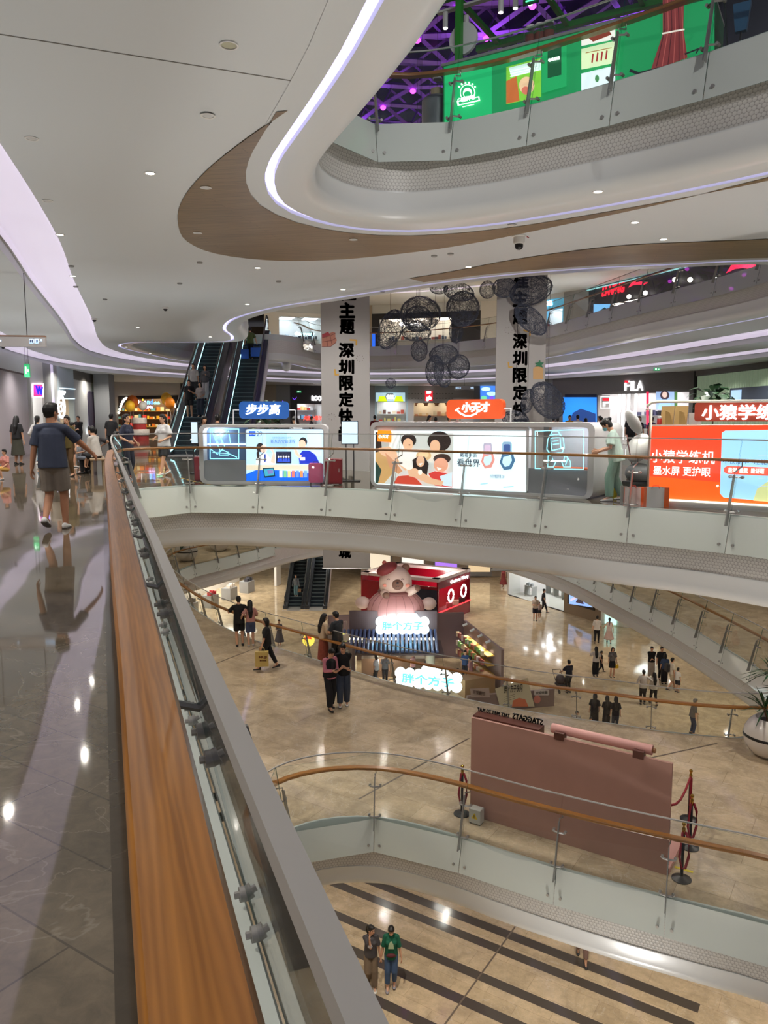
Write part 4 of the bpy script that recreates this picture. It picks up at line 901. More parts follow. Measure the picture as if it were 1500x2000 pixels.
YM = mat('banner_yellow', (196, 150, 58), .7); BR = mat('tart_brown', (164, 104, 84), .7); RD = mat('tart_red', (150, 48, 56), .7); LN = mat('print_line', (96, 50, 44), .7); GRN = mat('leaf_green', (46, 112, 78), .7); TAN = mat('pineapple_tan', (198, 156, 104), .7); GD = mat('print_grey', (120, 112, 106), .7)
def dots(A_, cx, cy, r_):
    for k in range(8): t = k * math.pi / 4; A_.ell(cx + r_ * math.cos(t), cy + r_ * math.sin(t) * .85, .9, .9, GD, 6)
def deco_l(A_):
    A_.poly([(629, 658), (650, 648), (655, 650), (655, 658), (658, 664), (655, 671), (645, 677), (629, 677)], BR).poly([(629, 653), (641, 648), (645, 655), (629, 660)], RD)
    for ln in ([(629, 660), (645, 656), (655, 651)], [(629, 668), (648, 665), (657, 660)], [(629, 677), (646, 677), (657, 668)], [(638, 658), (640, 677)], [(645, 656), (649, 676)]): A_.line(ln, .8, LN)
    A_.line([(684, 664), (696, 664.5), (696, 674)], 3, YM).line([(654, 722), (655, 732), (661, 732)], 3, YM); dots(A_, 703, 700, 7); dots(A_, 648, 814, 7)
def deco_r(A_):
    A_.line([(1023, 645), (1035, 648), (1035, 655)], 3, YM).line([(993, 708), (994, 717), (1000, 717)], 3, YM); dots(A_, 993, 645, 7)
    A_.poly([(1041, 741), (1041, 720), (1046, 716), (1058, 716), (1061, 722), (1061, 741)], TAN).poly([(1045, 716), (1048, 712), (1044, 709), (1051, 708), (1054, 703), (1056, 708), (1062, 708), (1058, 713), (1060, 718), (1052, 716)], GRN)
banner('grey vertical banner with bold characters and a stacked tart print, left one of the pair', 628, 722, 30, -4.35, [('佳', (662, 556, 696, 588)), ('主', (662, 590, 694, 622)), ('题', (663, 623, 693, 653)), ('深', (661, 669, 692, 699)), ('圳', (661, 702, 692, 731)), ('限', (662, 733, 691, 763)), ('定', (661, 765, 691, 795)), ('快', (661, 797, 690, 829)), ('闪', (661, 833, 690, 862)), ('城', (661, 1066, 686, 1091))], deco_l, 0)
banner('grey vertical banner with bold characters and a pineapple print, right one of the pair', 967, 1063, 29.5, -4.35, [('佳', (1003, 534, 1033, 564)), ('主', (1001, 567, 1031, 600)), ('题', (1001, 602, 1031, 634)), ('深', (1001, 651, 1030, 682)), ('圳', (1001, 685, 1030, 714)), ('限', (1001, 718, 1030, 748)), ('定', (1001, 751, 1030, 782)), ('快', (1001, 785, 1029, 814)), ('闪', (1001, 817, 1029, 846))], deco_r, 0)
# ---- wire mesh lanterns
M_wire = mat('dark_wire', (50, 56, 72), .5)
def scribble(seed):
    q = random.Random(seed); mb = MB()
    for k in range(84):
        ax = Vector((q.gauss(0, 1), q.gauss(0, 1), q.gauss(0, 1))).normalized(); an = q.uniform(.25, 1.35); u_ = ax.orthogonal().normalized(); v_ = ax.cross(u_); ph = q.uniform(0, 6.28); n = 9 if an < .6 else 14; wob = q.uniform(-.06, .06)
        mb.tube([(ax * math.cos(an) + (u_ * math.cos(ph + 6.283 * i / n) + v_ * math.sin(ph + 6.283 * i / n)) * math.sin(an)) * (1 + wob * math.sin(3 * i)) for i in range(n)], .0085, 3, 0, True)
    return mb
LANT = [scribble(s) for s in (3, 5)]; LM = []
for (cx, cy, rx, ry, D, rot) in [(590, 125, 65, 40, 27, 0), (735, 150, 110, 65, 27.5, .2), (455, 310, 145, 120, 27, .1), (435, 350, 105, 92, 29, 0), (235, 425, 85, 145, 28, .35), (765, 275, 118, 122, 28, 0), (715, 440, 50, 82, 29, 0), (425, 450, 105, 60, 28.4, 0), (445, 580, 60, 78, 30, 0),
                                 (625, 610, 105, 72, 28.5, -.1), (560, 725, 67, 108, 27.5, .05), (735, 700, 78, 88, 29, .2), (615, 755, 60, 95, 29.5, -.3), (237, 820, 39, 37, 31, 0), (945, 135, 56, 62, 26.5, 0), (1070, 120, 85, 70, 27, 0), (1265, 140, 155, 100, 27.6, -.3), (1262, 355, 75, 140, 26.6, -.85), (1385, 945, 105, 150, 27, -.7), (1150, 1085, 100, 62, 27.5, .2), (1240, 950, 45, 90, 28, .2)]:
    x, y = 700 + cx / 3.75, 530 + cy / 3.75; p = Vector(at_depth(x, y, D)); s = D / FPX / 3.75
    i = len(LM); names = ['cut off by the ceiling edge, left of two', 'lying tilted under the ceiling edge', 'large round at the upper left in front of the gallery shop', 'round one nested behind the large upper left lantern', 'tall egg shaped beside the left banner', 'large one left of the right banner', 'small upright below the large one near the right banner', 'flat one under the large upper left pair', 'small drooping below the gallery railing', 'flat topmost of the lower cluster', 'tall leftmost of the lower cluster', 'rounded rightmost of the lower cluster', 'slim lowest of the lower cluster', 'smallest ball hanging alone beside the left banner', 'small one at the top left edge of the right banner', 'wide one at the top left of the right banner', 'largest across the top of the right banner', 'long bean shape across the right banner', 'large leaning at the right banner foot', 'low flat at the bottom of the right banner', 'slim one low on the right banner']
    r2 = empty('mesh_lantern', 'dark wire mesh lantern, ' + names[i], 'lantern', p, 0, 'wire mesh lanterns')
    if i < 2: o = LANT[i].build('wire_shell', M_wire, r2); LM.append(o.data)
    else: o = bpy.data.objects.new('wire_shell', LM[i % 2]); COL.objects.link(o); o.parent = r2; LM.append(None)
    o.scale = (rx * s, min(rx, ry) * s, ry * s); o.rotation_euler = (0, rot, 0)
    mb = MB(); mb.tube([(0, 0, min(rx, ry) * s * .6), (0, 0, 19 - p.z)], .005, 4); mb.build('cable', M_dsteel, r2)
# ---- escalators
M_step = mat('escalator_step', (34, 44, 52), .45, .4); M_truss = mat('truss_cladding', (190, 184, 192), .4); M_rubber = mat('black_rubber', (20, 20, 22), .5); M_lining = mat('escalator_lining', (70, 74, 82), .3, .6)
M_green_led = G((190, 248, 255), 1.8)
def escalator(label, x, y, z, ang, rise=6.1, width=1.0, led=True, group=None):
    r2 = empty('escalator', label, 'escalator', (x, y, z), ang - math.pi / 2, group); run = rise / math.tan(math.radians(30)); n = int(rise / .2); hw = width / 2
    mb = MB(); st = run / n
    for k in range(n): mb.box(-hw, k * st, k * .2 - .05, hw, k * st + st + .03, k * .2 + .2)
    mb.build('steps', M_step, r2)
    mb = MB()
    for k in range(n): mb.box(-hw + .01, k * st - .004, k * .2 + .17, hw - .01, k * st + .01, k * .2 + .202)
    mb.build('step_edging', mat('step_edge', (88, 104, 108), .4), r2)
    prof = [(-1.2, -.02), (-.3, -.02), (run - .2, rise - .02), (run + 1.2, rise - .02)]
    mb = MB(); mb.add([(sx, yy, zz + dz) for sx in (-hw - .32, hw + .32) for yy, zz in prof for dz in (-1.0, 0.05)], [])
    for i in range(3):
        a_ = i * 2; mb.f += [(a_, a_ + 2, a_ + 3, a_ + 1), (8 + a_, 8 + a_ + 1, 8 + a_ + 3, 8 + a_ + 2), (a_, 8 + a_, 8 + a_ + 2, a_ + 2)]; mb.m += [0] * 3
    mb.f += [(0, 1, 9, 8), (6, 14, 15, 7)]; mb.m += [0, 0]; mb.build('truss', M_truss, r2)
    for s in (-1, 1):
        sx = s * (hw + .06)
        def strip(name, m, x0, x1, lo, hi):
            mb = MB(); pts = [(-.7, 0), (0, .1), (run, rise + .1), (run + .8, rise + .12)]
            mb.add([(xx, yy, zz + h) for xx in (x0, x1) for yy, zz in pts for h in (lo, hi)], [])
            for i in range(3):
                a_ = 2 * i; mb.f += [(a_, a_ + 2, a_ + 3, a_ + 1), (8 + a_, 8 + a_ + 1, 8 + a_ + 3, 8 + a_ + 2), (a_ + 1, a_ + 3, 8 + a_ + 3, 8 + a_ + 1), (a_, 8 + a_, 8 + a_ + 2, a_ + 2)]; mb.m += [0] * 4
            mb.f += [(0, 1, 9, 8), (6, 14, 15, 7)]; mb.m += [0, 0]; return mb.build(name, m, r2)
        strip('skirt', M_lining, sx - .05, sx + .26 if s > 0 else sx - .26, -.1, .22) if s > 0 else strip('skirt', M_lining, sx - .26, sx + .05, -.1, .22)
        strip('balustrade', M_glass, sx + s * .1 - .008, sx + s * .1 + .008, .2, .95)
        if led: strip('skirt_light', M_green_led, sx - .012 - s * .06, sx + .012 - s * .06, .16, .22)
        mb = MB(); hx = sx + s * .1
        mb.tube([(hx, -.8, .35), (hx, -.95, .6), (hx, -.85, .92), (hx, -.5, 1.02), (hx, .1, 1.12), (hx, run, rise + 1.12), (hx, run + .7, rise + 1.12), (hx, run + .95, rise + .9), (hx, run + .9, rise + .5)], .045, 8); mb.build('handrail', M_rubber, r2, True)
    mb = MB(); mb.box(-hw, -1.2, -.02, hw, .0, .012); mb.build('landing_plate', M_steel, r2); return r2
ESC_A = math.pi / 2 + .07
escalator('left one of the two upward escalators beside the blue sign, four people on it', -8.5, 33, 0, ESC_A, LV, 1.0)
escalator('right one of the two escalators beside the blue sign, with a person carrying blue bags', -6.45, 33.1, 0, ESC_A, LV, 1.0)
escalator('lower left escalator rising from the ground floor, woman in a grey blazer on it', -6.55, 55.3, -2 * LV, math.pi / 2, LV, .95, False)
escalator('lower right escalator rising from the ground floor, empty', -4.95, 55.3, -2 * LV, math.pi / 2, LV, .95, False)
# ---- hanging restroom sign and exit signs
pw_ = at_depth(88, 664, 15.5); W_k = Wall((pw_[0] - 4.4, 14.9), (pw_[0], 15.5)); r = W_k.root('hanging_sign', 'long grey hanging sign with lit restroom symbols at the left edge', 'sign')
p = W_k.rect(40, 655, 89, 677); mb = MB(); mb.box(W_k.len - 4.3, 0, p[1], W_k.len, .10, p[3] - .03); mb.build('board', mat('sign_grey', (150, 147, 148), .5), r)
mb = MB(); mb.box(W_k.len - 4.3, -.002, p[3] - .03, W_k.len, .102, p[3]); mb.build('top_edge', mat('sign_brown', (120, 92, 76), .5), r)
A = Art(W_k, v=0)
lb = G((196, 226, 255), 1.2)
for x0 in (57, 67): A.box(x0, 662, x0 + 8.6, 670.5, lb, 1).box(x0 + 1, 663, x0 + 7.6, 669.5, mat('sign_ink', (70, 84, 120), .5))
A.ell(61.3, 664.3, .9, .9, lb).poly([(60, 669), (61.3, 665.3), (62.6, 669)], lb).ell(70, 664.3, .7, .8, lb).ell(73, 664.3, .7, .8, lb).box(69.3, 665.3, 70.7, 669, lb).poly([(72, 669), (73, 665.3), (74, 669)], lb)
A.line([(78.5, 667), (81.5, 663.5)], .9, lb).line([(79, 663.3), (82, 663.3), (82, 666.5)], .9, lb); A.box(0, 664, 3, 667, lb); A.build('symbols', r)
for k in (1.2, .35): mb = MB(); mb.tube([(W_k.len - k * 1.0, .05, p[3]), (W_k.len - k * 1.0, .05, CZ - .28)], .008, 6); mb.build('hanger', M_dsteel, r)
def exit_sign(label, x, y, D, zc, w_=.34, h_=.16, mount=True):
    p = Vector(at_depth(x, y, D)); r2 = empty('exit_sign', label, 'exit sign', p)
    mb = MB(); mb.box(-w_ / 2, -.03, -h_ / 2, w_ / 2, .03, h_ / 2); mb.build('body', glow('exit_green', (50, 170, 104), .6), r2)
    mb = MB(); mb.box(-w_ * .3, -.034, -h_ * .25, -w_ * .05, -.03, h_ * .3); mb.box(w_ * .1, -.034, -h_ * .1, w_ * .35, -.03, h_ * .1); mb.build('symbol', G((220, 255, 235), 1.2), r2)
    for s in (-1, 1): mb = MB(); mb.tube([(s * w_ * .3, 0, h_ / 2), (s * w_ * .3, 0, zc - p.z)], .006, 5); mb.build('hanger', M_dsteel, r2)
exit_sign('green exit sign hanging above the women at the left', 53, 724, 29, CZ - .28, .2, .5); exit_sign('green exit sign at the pillar left of the toy shop', 202, 758, 47, CZ - .52); exit_sign('green exit sign above the shop left of the left banner', 584, 765, 58, CZ - .52); exit_sign('green exit sign hanging in front of the sportswear shop with the red and white sign', 1283, 721, 41, CZ - .52)
exit_sign('tiny green exit light beside the lit service doors', 505, 705, 56, CZ - .52)

for W_, u, v in ((WM, 3.4 + .9, .6), (WL, .45, .35), (WM, 4.9, .6)): q = W_.world(u, v, 1.25); point(q.x, q.y, 1.22, 3.5, (.95, .98, 1), .05)  # point lamps added inside the kiosks to brighten their windows
# ================================================================ shops round the hall
M_int = mat('shop_white', (232, 230, 226), .6); M_shopfloor = mat('shop_floor', (190, 184, 176), .2)
M_lav = mat('hoarding_lavender', (168, 160, 163), .6); M_bulk = mat('bulkhead_dark', (92, 88, 84), .5); M_pier = mat('pier_grey', (150, 152, 154), .35)
NW = {}
def fill_wall(W, u0, u1, z0, z1, m, side, t=.25, v=0):
    mb = MB(); mb.box(u0, v, z0, u1, v + t, z1); NW[side] = NW.get(side, 0) + 1
    o = mb.build('wall_%s' % side, m); o.location = W.world(0, 0, 0); o.rotation_euler = (0, 0, W.ang); o['kind'] = 'structure'; return o
M_panel_light = {}
def shop(W, name, label, x0, x1, zt, op, front, light=(255, 250, 240), power=5, depth=2.6, z_op=None, inner=None, goods=None, seed=1, cat='shop front'):
    """front wall with an opening op = (px left, px right, px top) and a lit room behind it"""
    u0, u1 = W.px(x0, 810)[0], W.px(x1, 810)[0]; a_, b__ = W.px(op[0], 810)[0], W.px(op[1], 810)[0]; zo = z_op or W.px((op[0] + op[1]) / 2, op[2])[1]
    r = W.root(name, label, cat, u0); a_ -= u0; b__ -= u0; L_ = u1 - u0
    mb = MB(); mb.prism([(0, 0), (a_, 0), (a_, zo), (b__, zo), (b__, 0), (L_, 0), (L_, zt), (0, zt)], 0, .3, 0, 'y'); mb.build('facade', front, r)
    m = inner or M_int
    mb = MB(); mb.box(a_ - .1, .3 + depth, 0, b__ + .1, .35 + depth, zo + .2); mb.box(a_ - .15, .3, 0, a_ - .1, .3 + depth, zo + .2); mb.box(b__ + .1, .3, 0, b__ + .15, .3 + depth, zo + .2); mb.box(a_ - .1, .3, zo + .15, b__ + .1, .3 + depth, zo + .2); mb.build('interior_walls', m, r)
    mb = MB(); mb.box(a_ - .1, .3, .0, b__ + .1, .3 + depth, .02); mb.build('interior_floor', M_shopfloor, r)
    n = max(1, int((b__ - a_) / 1.6))
    for k in range(n):
        c = a_ + (k + .5) * (b__ - a_) / n; mb = MB(); mb.box(c - .5, .6, zo + .11, c + .5, .1 + depth, zo + .149); mb.build('ceiling_panel', G(light, power), r)
    if goods:
        q = random.Random(seed)
        for zz in goods[0]:
            mb = MB(); mb.box(a_ + .1, depth - .25, zz, b__ - .1, depth + .28, zz + .04); sh = mb.build('shelf', goods[2] if len(goods) > 2 else M_pier, r)
            mb = MB(); mats = [Pm(c) for c in goods[1]]; x = a_ + .15
            while x < b__ - .35:
                w_ = q.uniform(.10, .3); h = q.uniform(.12, .34); mb.box(x, depth - .2, zz + .04, x + w_, depth + .1, zz + .04 + h, q.randrange(len(mats))); x += w_ + q.uniform(.02, .15)
            mb.build('goods', mats, sh)['kind'] = 'stuff'
    return r, u0
ZF = 4.13
# left hoarding and the hall round to the toy shop
PA = Wall((-12.6, 20), (-15.6, 34)); fill_wall(PA, 0, PA.len, 0, 3.40, M_lav, 'hoarding'); fill_wall(PA, 0, PA.len, 3.46, ZF, M_white, 'hoarding_top', .35); fill_wall(PA, 0, PA.len, 3.40, 3.46, Pm((90, 74, 70)), 'hoarding_trim', .30, -.03)
PB = Wall((-15.6, 34), (-17.2, 46))
def U(W, x): return W.px(x, 810)[0]
r, u = shop(PB, 'shop_front', 'narrow white shop with a blue lit letter sign at the end of the grey hoarding', 62, 88, ZF, (65, 84, 770), M_int, (255, 255, 255), 6, goods=((.9, 1.6), ((60, 90, 190), (230, 230, 240)), M_int))
A = Art(PB, (u, 0, 0), -.06); A.box(62, 749, 83, 776, G((255, 240, 250), 1.6)).box(62.5, 751, 80, 774, G((214, 60, 120), 1.2), 1); A.build('sign_board', r); ptext(PB, r, 'W', (64, 754, 78, 771), G((30, 40, 250), 1.8), -.12, .03, .04, off=(u, 0, 0))
fill_wall(PB, U(PB, 88), U(PB, 103), 0, ZF, M_pier, 'pier'); fill_wall(PB, U(PB, 103), U(PB, 108), 0, ZF, G((196, 186, 214), .7), 'pier_light'); fill_wall(PB, U(PB, 108), U(PB, 115), 0, ZF, M_pier, 'pier')
r, u = shop(PB, 'shop_front', 'pale cream shop with glowing white sign band and a round line logo', 115, 147, ZF, (117, 146, 779), mat('pale_blue_band', (180, 196, 204), .4), (255, 244, 224), 5, inner=mat('cream', (226, 212, 192), .6))
ptext(PB, r, 'PAP', (114, 763, 126, 771), M_signw, -.03, .03, .03, off=(u, 0, 0)); A = Art(PB, (u, 0, 0), -.02); A.line([(116, 758), (146, 760)], 1.5, G((220, 240, 255), 1.6)).line([(116, 779), (145, 779)], 1.2, G((220, 240, 255), 1.6)); A.build('light_line', r)
mb = MB(); c = PB.px(118, 794); c = (c[0] - u, c[1]); mb.tube([(c[0] + .55 * math.cos(t * .3927), -.05, c[1] + .55 * math.sin(t * .3927)) for t in range(16)], .06, 6, 0, True); mb.build('round_logo', M_signw, r)
mb = MB(); mb.tube([(c[0] - .25, -.05, c[1] + .2), (c[0] + .2, -.05, c[1] + .2), (c[0] - .1, -.05, c[1]), (c[0] + .25, -.05, c[1] - .2), (c[0] - .2, -.05, c[1] - .25)], .05, 6); mb.build('logo_mark', M_signw, r)
fill_wall(PB, U(PB, 147), U(PB, 190), 0, ZF - .5, mat('niche_white', (190, 192, 192), .5), 'niche'); fill_wall(PB, U(PB, 147), U(PB, 190), ZF - .5, ZF, M_bulk, 'niche_top')
p0, p1 = PB.px(173, 830), PB.px(192, 767); r = PB.root('arched_door', 'dark purple tall door with rounded top in the pale niche wall', 'door', p0[0])
mb = MB(); mb.prism(rrect(0, .02, p1[0] - p0[0], p1[1], .35, 6, ('tl', 'tr')), -.06, 0, 0, 'y'); mb.build('leaf', Pm((52, 42, 66)), r); mb = MB(); hw = (p1[0] - p0[0]) / 2; mb.box(hw - .02, -.075, .05, hw + .02, -.06, p1[1] - .1); mb.build('seam', Pm((84, 70, 104)), r)
PC = Wall((-17.2, 46), (-19.5, 55)); fill_wall(PC, 0, PC.len, 0, ZF, M_pier, 'corner'); PC2 = Wall((-16.7, 45), (-16.9, 47.5))
mb = MB(); mb.box(-.45, -.45, 0, .45, .45, ZF); p = at_depth(205, 800, 46); o = mb.build('wall_column', M_pier); o.location = (p[0], 46, 0); o['kind'] = 'structure'
PD = Wall((-19.5, 55), (-13.2, 57.5))
r, u = shop(PD, 'toy_shop', 'toy shop with a rounded dark frame, colourful letters, bulb arches and balloons', 224, 354, ZF, (231, 348, 775), mat('toyshop_white', (196, 194, 196), .5), (255, 226, 160), 8, 3.5, inner=Pm((110, 92, 90)), goods=((.9, 1.5, 2.1), ((230, 60, 70), (250, 200, 60), (240, 240, 230), (90, 170, 220), (240, 140, 60)), mat('shelf_gold', (220, 180, 90), .5)), seed=4)
A = Art(PD, (u, 0, 0), -.02); A.poly([(231, 774), (348, 772), (348, 795), (336, 782), (318, 779), (250, 780), (240, 795), (231, 800)], Pm((34, 30, 34))); A.build('dark_frame', r)
for s, bx, c in (('m', (264, 781, 272, 790), (250, 250, 250)), ('e', (272, 783, 277, 790), (240, 120, 160)), ('l', (278, 779, 280, 790), (250, 210, 90)), ('a', (281, 783, 286, 790), (255, 255, 255)), ('n', (287, 783, 292, 790), (130, 220, 250)), ('d', (293, 780, 298, 790), (90, 160, 250)), ('club', (300, 784, 312, 790), (150, 240, 220)), ('MuMu', (279, 792, 298, 798), (250, 220, 250))): ptext(PD, r, s, bx, G(c, 1.6), -.06, .04, .03, off=(u, 0, 0))
for x0, x1, y0, y1 in ((232, 247, 778, 806), (326, 348, 778, 806)):
    for k in range(9):
        t = math.pi * (1 - k / 8) if x0 < 300 else math.pi * k / 8
        xx = x0 + (x1 - x0) * k / 8; yy = y1 - (y1 - y0) * math.sin(math.radians(10 + 80 * (k / 8 if x0 < 300 else 1 - k / 8)) if True else 0)
        c = PD.px(xx, y0 + (y1 - y0) * (((8 - k) / 8) ** 2 if x0 > 300 and False else (k / 8) ** 2 if x0 > 300 else ((8 - k) / 8) ** 2)); mb = MB(); mb.ell((c[0] - u, -.1, c[1]), (.09, .09, .09), 8); mb.build('bulb', G((255, 246, 220), 3), r, True)
for k, (x, y, s, c) in enumerate([(262, 786, .42, (236, 120, 40)), (253, 794, .35, (246, 190, 50)), (320, 780, .4, (246, 190, 50)), (322, 788, .36, (240, 140, 40)), (268, 793, .3, (240, 240, 236))]):
    p = PD.px(x, y); q = PD.world(p[0] + k * .12 - .2, -1.3 - .45 * (k % 2), p[1]); mb = MB(); mb.ell((0, 0, 0), (s, s, s * 1.15), 14); o = thing_mesh('balloon', ['orange balloon left of the toy shop letters', 'yellow balloon lowest at the left of the toy shop letters', 'yellow balloon right of the toy shop letters', 'orange balloon under the yellow one right of the toy shop letters', 'white balloon close to the orange one, left of the letters'][k], 'balloon', mb, mat('balloon_%d_%d_%d' % c, c, .25), q, 0, 'toy shop balloons', True)
    mb = MB(); mb.tube([(0, 0, -s), (.05, .0, -s - .5), (0, .1, -p[1] + .02)], .012, 4); mb.build('string', M_white, o)
mb = MB(); q = PD.world(PD.px(270, 820)[0], -1.2, 0); [mb.lathe([(rr, zz), (rr, zz + .36), (rr * .96, zz + .40), (.02, zz + .40)], 20, k % 2) for k, (rr, zz) in enumerate(((.60, 0), (.66, .4), (.46, .8), (.50, 1.2)))]; thing_mesh('candy_display', 'red and white round sweets tower before the toy shop', 'display', mb, [mat('candy_red', (176, 50, 50), .4, var=(6, .3)), mat('candy_white', (206, 196, 190), .5, var=(7, .6))], q, smooth='auto')
# behind the escalators to the far banners
PE = Wall((-13.2, 57.5), (-4.6, 62)); ua, ub = U(PE, 540), U(PE, 567); fill_wall(PE, 0, ua, 0, ZF, M_wall, 'far')
fill_wall(PE, ua, ub, 0, ZF, M_pier, 'far')
r, u = shop(PE, 'shop_front', 'dark fronted bright shop with white block letters left of the left banner', 567, 641, ZF, (581, 640, 789), Pm((66, 62, 66)), (235, 245, 255), 6, goods=((.8, 1.5, 2.2), ((200, 60, 60), (120, 180, 220), (230, 230, 230), (240, 190, 120))), seed=8)
ptext(PE, r, 'ROOKIE', (608, 773, 640, 783), M_signw, -.03, .04, .05, off=(u, 0, 0)); ptext(PE, r, '大牌 十周年', (592, 812, 628, 821), G((255, 80, 60), 1.2), -.05, .03, .02, off=(u, 0, 0))
A = Art(PE, (u, 0, 0), -.02); A.line([(571, 777), (575, 781), (579, 776)], .8, G((120, 70, 255), 1.5)).line([(552, 783), (553, 790)], 1.2, G((120, 70, 255), 1.5)); A.build('neon_mark', r)
PF = Wall((-4.6, 62), (9.6, 62)); fill_wall(PF, 0, U(PF, 732), 0, ZF, M_pier, 'far')
r, u = shop(PF, 'shop_front', 'pale blue food shop with two yellow lamp shapes on its sign board', 732, 797, ZF, (736, 793, 785), mat('pale_blue_sign', (168, 190, 200), .5), (240, 250, 255), 6, goods=((.7, 1.3, 1.9), ((200, 90, 70), (230, 210, 180), (110, 70, 60), (220, 200, 120)), M_int), seed=3)
A = Art(PF, (u, 0, 0), -.02); A.box(734, 767, 791, 784, G((176, 208, 222), .9)); [A.poly([(x, 774), (x + 12, 774), (x + 15, 784), (x - 3, 784)], G((206, 226, 20), 1.1)) for x in (741, 773)]; A.poly([(752, 775), (755, 768), (768, 768), (771, 775), (768, 782), (755, 782)], Pm((120, 128, 132))); A.build('sign_board', r); ptext(PF, r, '饿全星', (755, 771, 769, 780), M_signw, -.1, .03, .04, off=(u, 0, 0))
r, u = shop(PF, 'shop_front', 'white baby goods shop with a red square sign and arched lit shelves', 797, 925, ZF, (808, 900, 787), mat('pattern_wall', (176, 172, 170), .6), (255, 226, 180), 4, 1.6, goods=((1.0, 1.75), ((230, 230, 220), (180, 200, 220), (220, 170, 150), (240, 220, 180)), mat('shelf_oak', (170, 120, 80), .5)), seed=5)
A = Art(PF, (u, 0, 0), -.02); A.box(830, 763, 845, 783, G((214, 30, 44), 1.0)); A.build('sign_board', r); ptext(PF, r, 'gb', (832, 773, 843, 783), M_signw, -.06, .03, .03, off=(u, 0, 0)); ptext(PF, r, '好孩子', (833, 764.5, 842, 768.5), M_signw, -.06, .03, .02, off=(u, 0, 0))
A = Art(PF, (u, 0, 0), -.012)
for row in (769, 778):
    for k in range(15):
        x = 799 + k * 6
        if not 828 < x < 846: A.ell(x, row, 1.5, 1.2, Pm((118, 114, 112)), 8)
A.build('wall_pattern', r)
for k in range(4):
    c = U(PF, 812 + k * 21) - u; w2 = (U(PF, 831) - U(PF, 812)) / 2; mb = MB(); zt_ = PF.px(840, 783)[1]
    mb.tube([(c + w2 + w2 * math.cos(math.pi * t / 8), .15, zt_ - w2 + w2 * math.sin(math.pi * t / 8)) for t in range(9)], .10, 6); mb.build('arch', mat('shelf_oak', (170, 120, 80), .5), r, True)
fill_wall(PF, U(PF, 925), U(PF, 938), 0, ZF, M_pier, 'far'); fill_wall(PF, U(PF, 938), PF.len, 0, ZF, M_wall, 'far')
r = PF.root('lit_panel', 'bright blue lit cartoon bubble panel beside the right banner', 'panel', U(PF, 938)); A = Art(PF, (U(PF, 938), 0, 0), -.02); A.box(938, 752, 967, 782, G((70, 130, 230), 1.2)).ell(949, 760, 9, 4, G((200, 250, 250), 1.3)).ell(960, 769, 10, 4, G((190, 240, 230), 1.3)).ell(945, 777, 6, 4, G((110, 220, 170), 1.2)).ell(960, 777, 4, 4, G((130, 90, 240), 1.2)); A.build('picture', r)
p = at_depth(905, 760, 51); W_k = Wall((p[0] - .9, 51), (p[0] + .9, 51)); r = W_k.root('hanging_sign', 'small grey hanging direction sign above the baby goods shop', 'sign'); a_ = W_k.rect(888, 754, 926, 761); mb = MB(); mb.box(a_[0], 0, a_[1], a_[2], .1, a_[3]); mb.build('board', mat('sign_grey', (150, 147, 148), .5), r)
ptext(W_k, r, '出口', (890, 755.5, 900, 759.5), lb, -.01, .01); ptext(W_k, r, '电梯', (919, 755.5, 925, 759.5), lb, -.01, .01); mb = MB(); mb.tube([((a_[0] + a_[2]) / 2, .05, a_[3]), ((a_[0] + a_[2]) / 2, .05, CZ - .02)], .01, 5); mb.build('hanger', M_dsteel, r)
PG = Wall((9.6, 62), (11, 51)); fill_wall(PG, 0, PG.len, 0, ZF, M_pier, 'far_right')
PH = Wall((11, 51), (17, 42.5))
r, u = shop(PH, 'shop_front', 'large sports shop with dark ribbed front and glowing letters with a red block', 1078, 1352, ZF, (1168, 1344, 768), mat('ribbed_front', (112, 108, 108), .5, bump=(14, .6)), (250, 248, 255), 5, 3.0, goods=((.9, 1.7), ((40, 40, 46), (210, 210, 214), (170, 60, 60), (90, 90, 120)), M_pier), seed=6)
ptext(PH, r, 'F', (1221.5, 744, 1230, 763), M_signw, -.03, .05, .006, off=(u, 0, 0)); ptext(PH, r, 'ILA', (1233, 744, 1257, 763), M_signw, -.03, .05, .006, off=(u, 0, 0)); A = Art(PH, (u, 0, 0), -.10); A.box(1222, 743.5, 1230, 748, G((226, 30, 50), 1.3)); A.build('red_block', r)
A = Art(PH, (u, 0, 0), -.03); A.box(1104, 770, 1166, 776, Pm((26, 30, 60))).box(1100, 776, 1166, 840, G((40, 130, 240), 1.0)).poly([(1120, 806), (1135, 798), (1150, 803), (1164, 808), (1164, 828), (1110, 828)], G((30, 60, 120), .7)); A.build('screen', r)
A = Art(PH, (u, 0, 0), -.03); A.box(1169, 772, 1192, 840, Pm((206, 200, 198))).box(1173.5, 774, 1193, 798, G((255, 255, 255), 1.5)).box(1175.5, 776, 1191, 796, Pm((196, 192, 192))).box(1178, 778, 1190, 783, G((220, 40, 56))).box(1178, 785, 1183, 794, G((255, 255, 255), 1.4)).box(1183, 785, 1190, 788, G((255, 255, 255), 1.4)); A.build('door_sign', r)
A = Art(PH, (u, 0, 0), -.03); A.box(1263, 765, 1268, 830, G((226, 40, 80), 1.0)).box(1282, 765, 1318, 800, G((150, 176, 220), 1.0)).ell(1299, 772, 9, 9, G((60, 50, 60))).ell(1299, 771, 5, 6, G((220, 190, 180))).poly([(1286, 800), (1290, 780), (1308, 780), (1314, 800)], G((150, 190, 236), 1.1)).box(1318, 765, 1324, 800, G((70, 110, 60))); A.build('advert', r)
for x in (1204, 1212, 1222, 1236): mb = MB(); q = U(PH, x) - u; mb.box(q, .1, .3, q + .12, .2, 3.0); mb.build('light_strip', M_signw, r)
PI = Wall((17, 42.5), (17.8, 32)); u0 = U(PI, 1352)
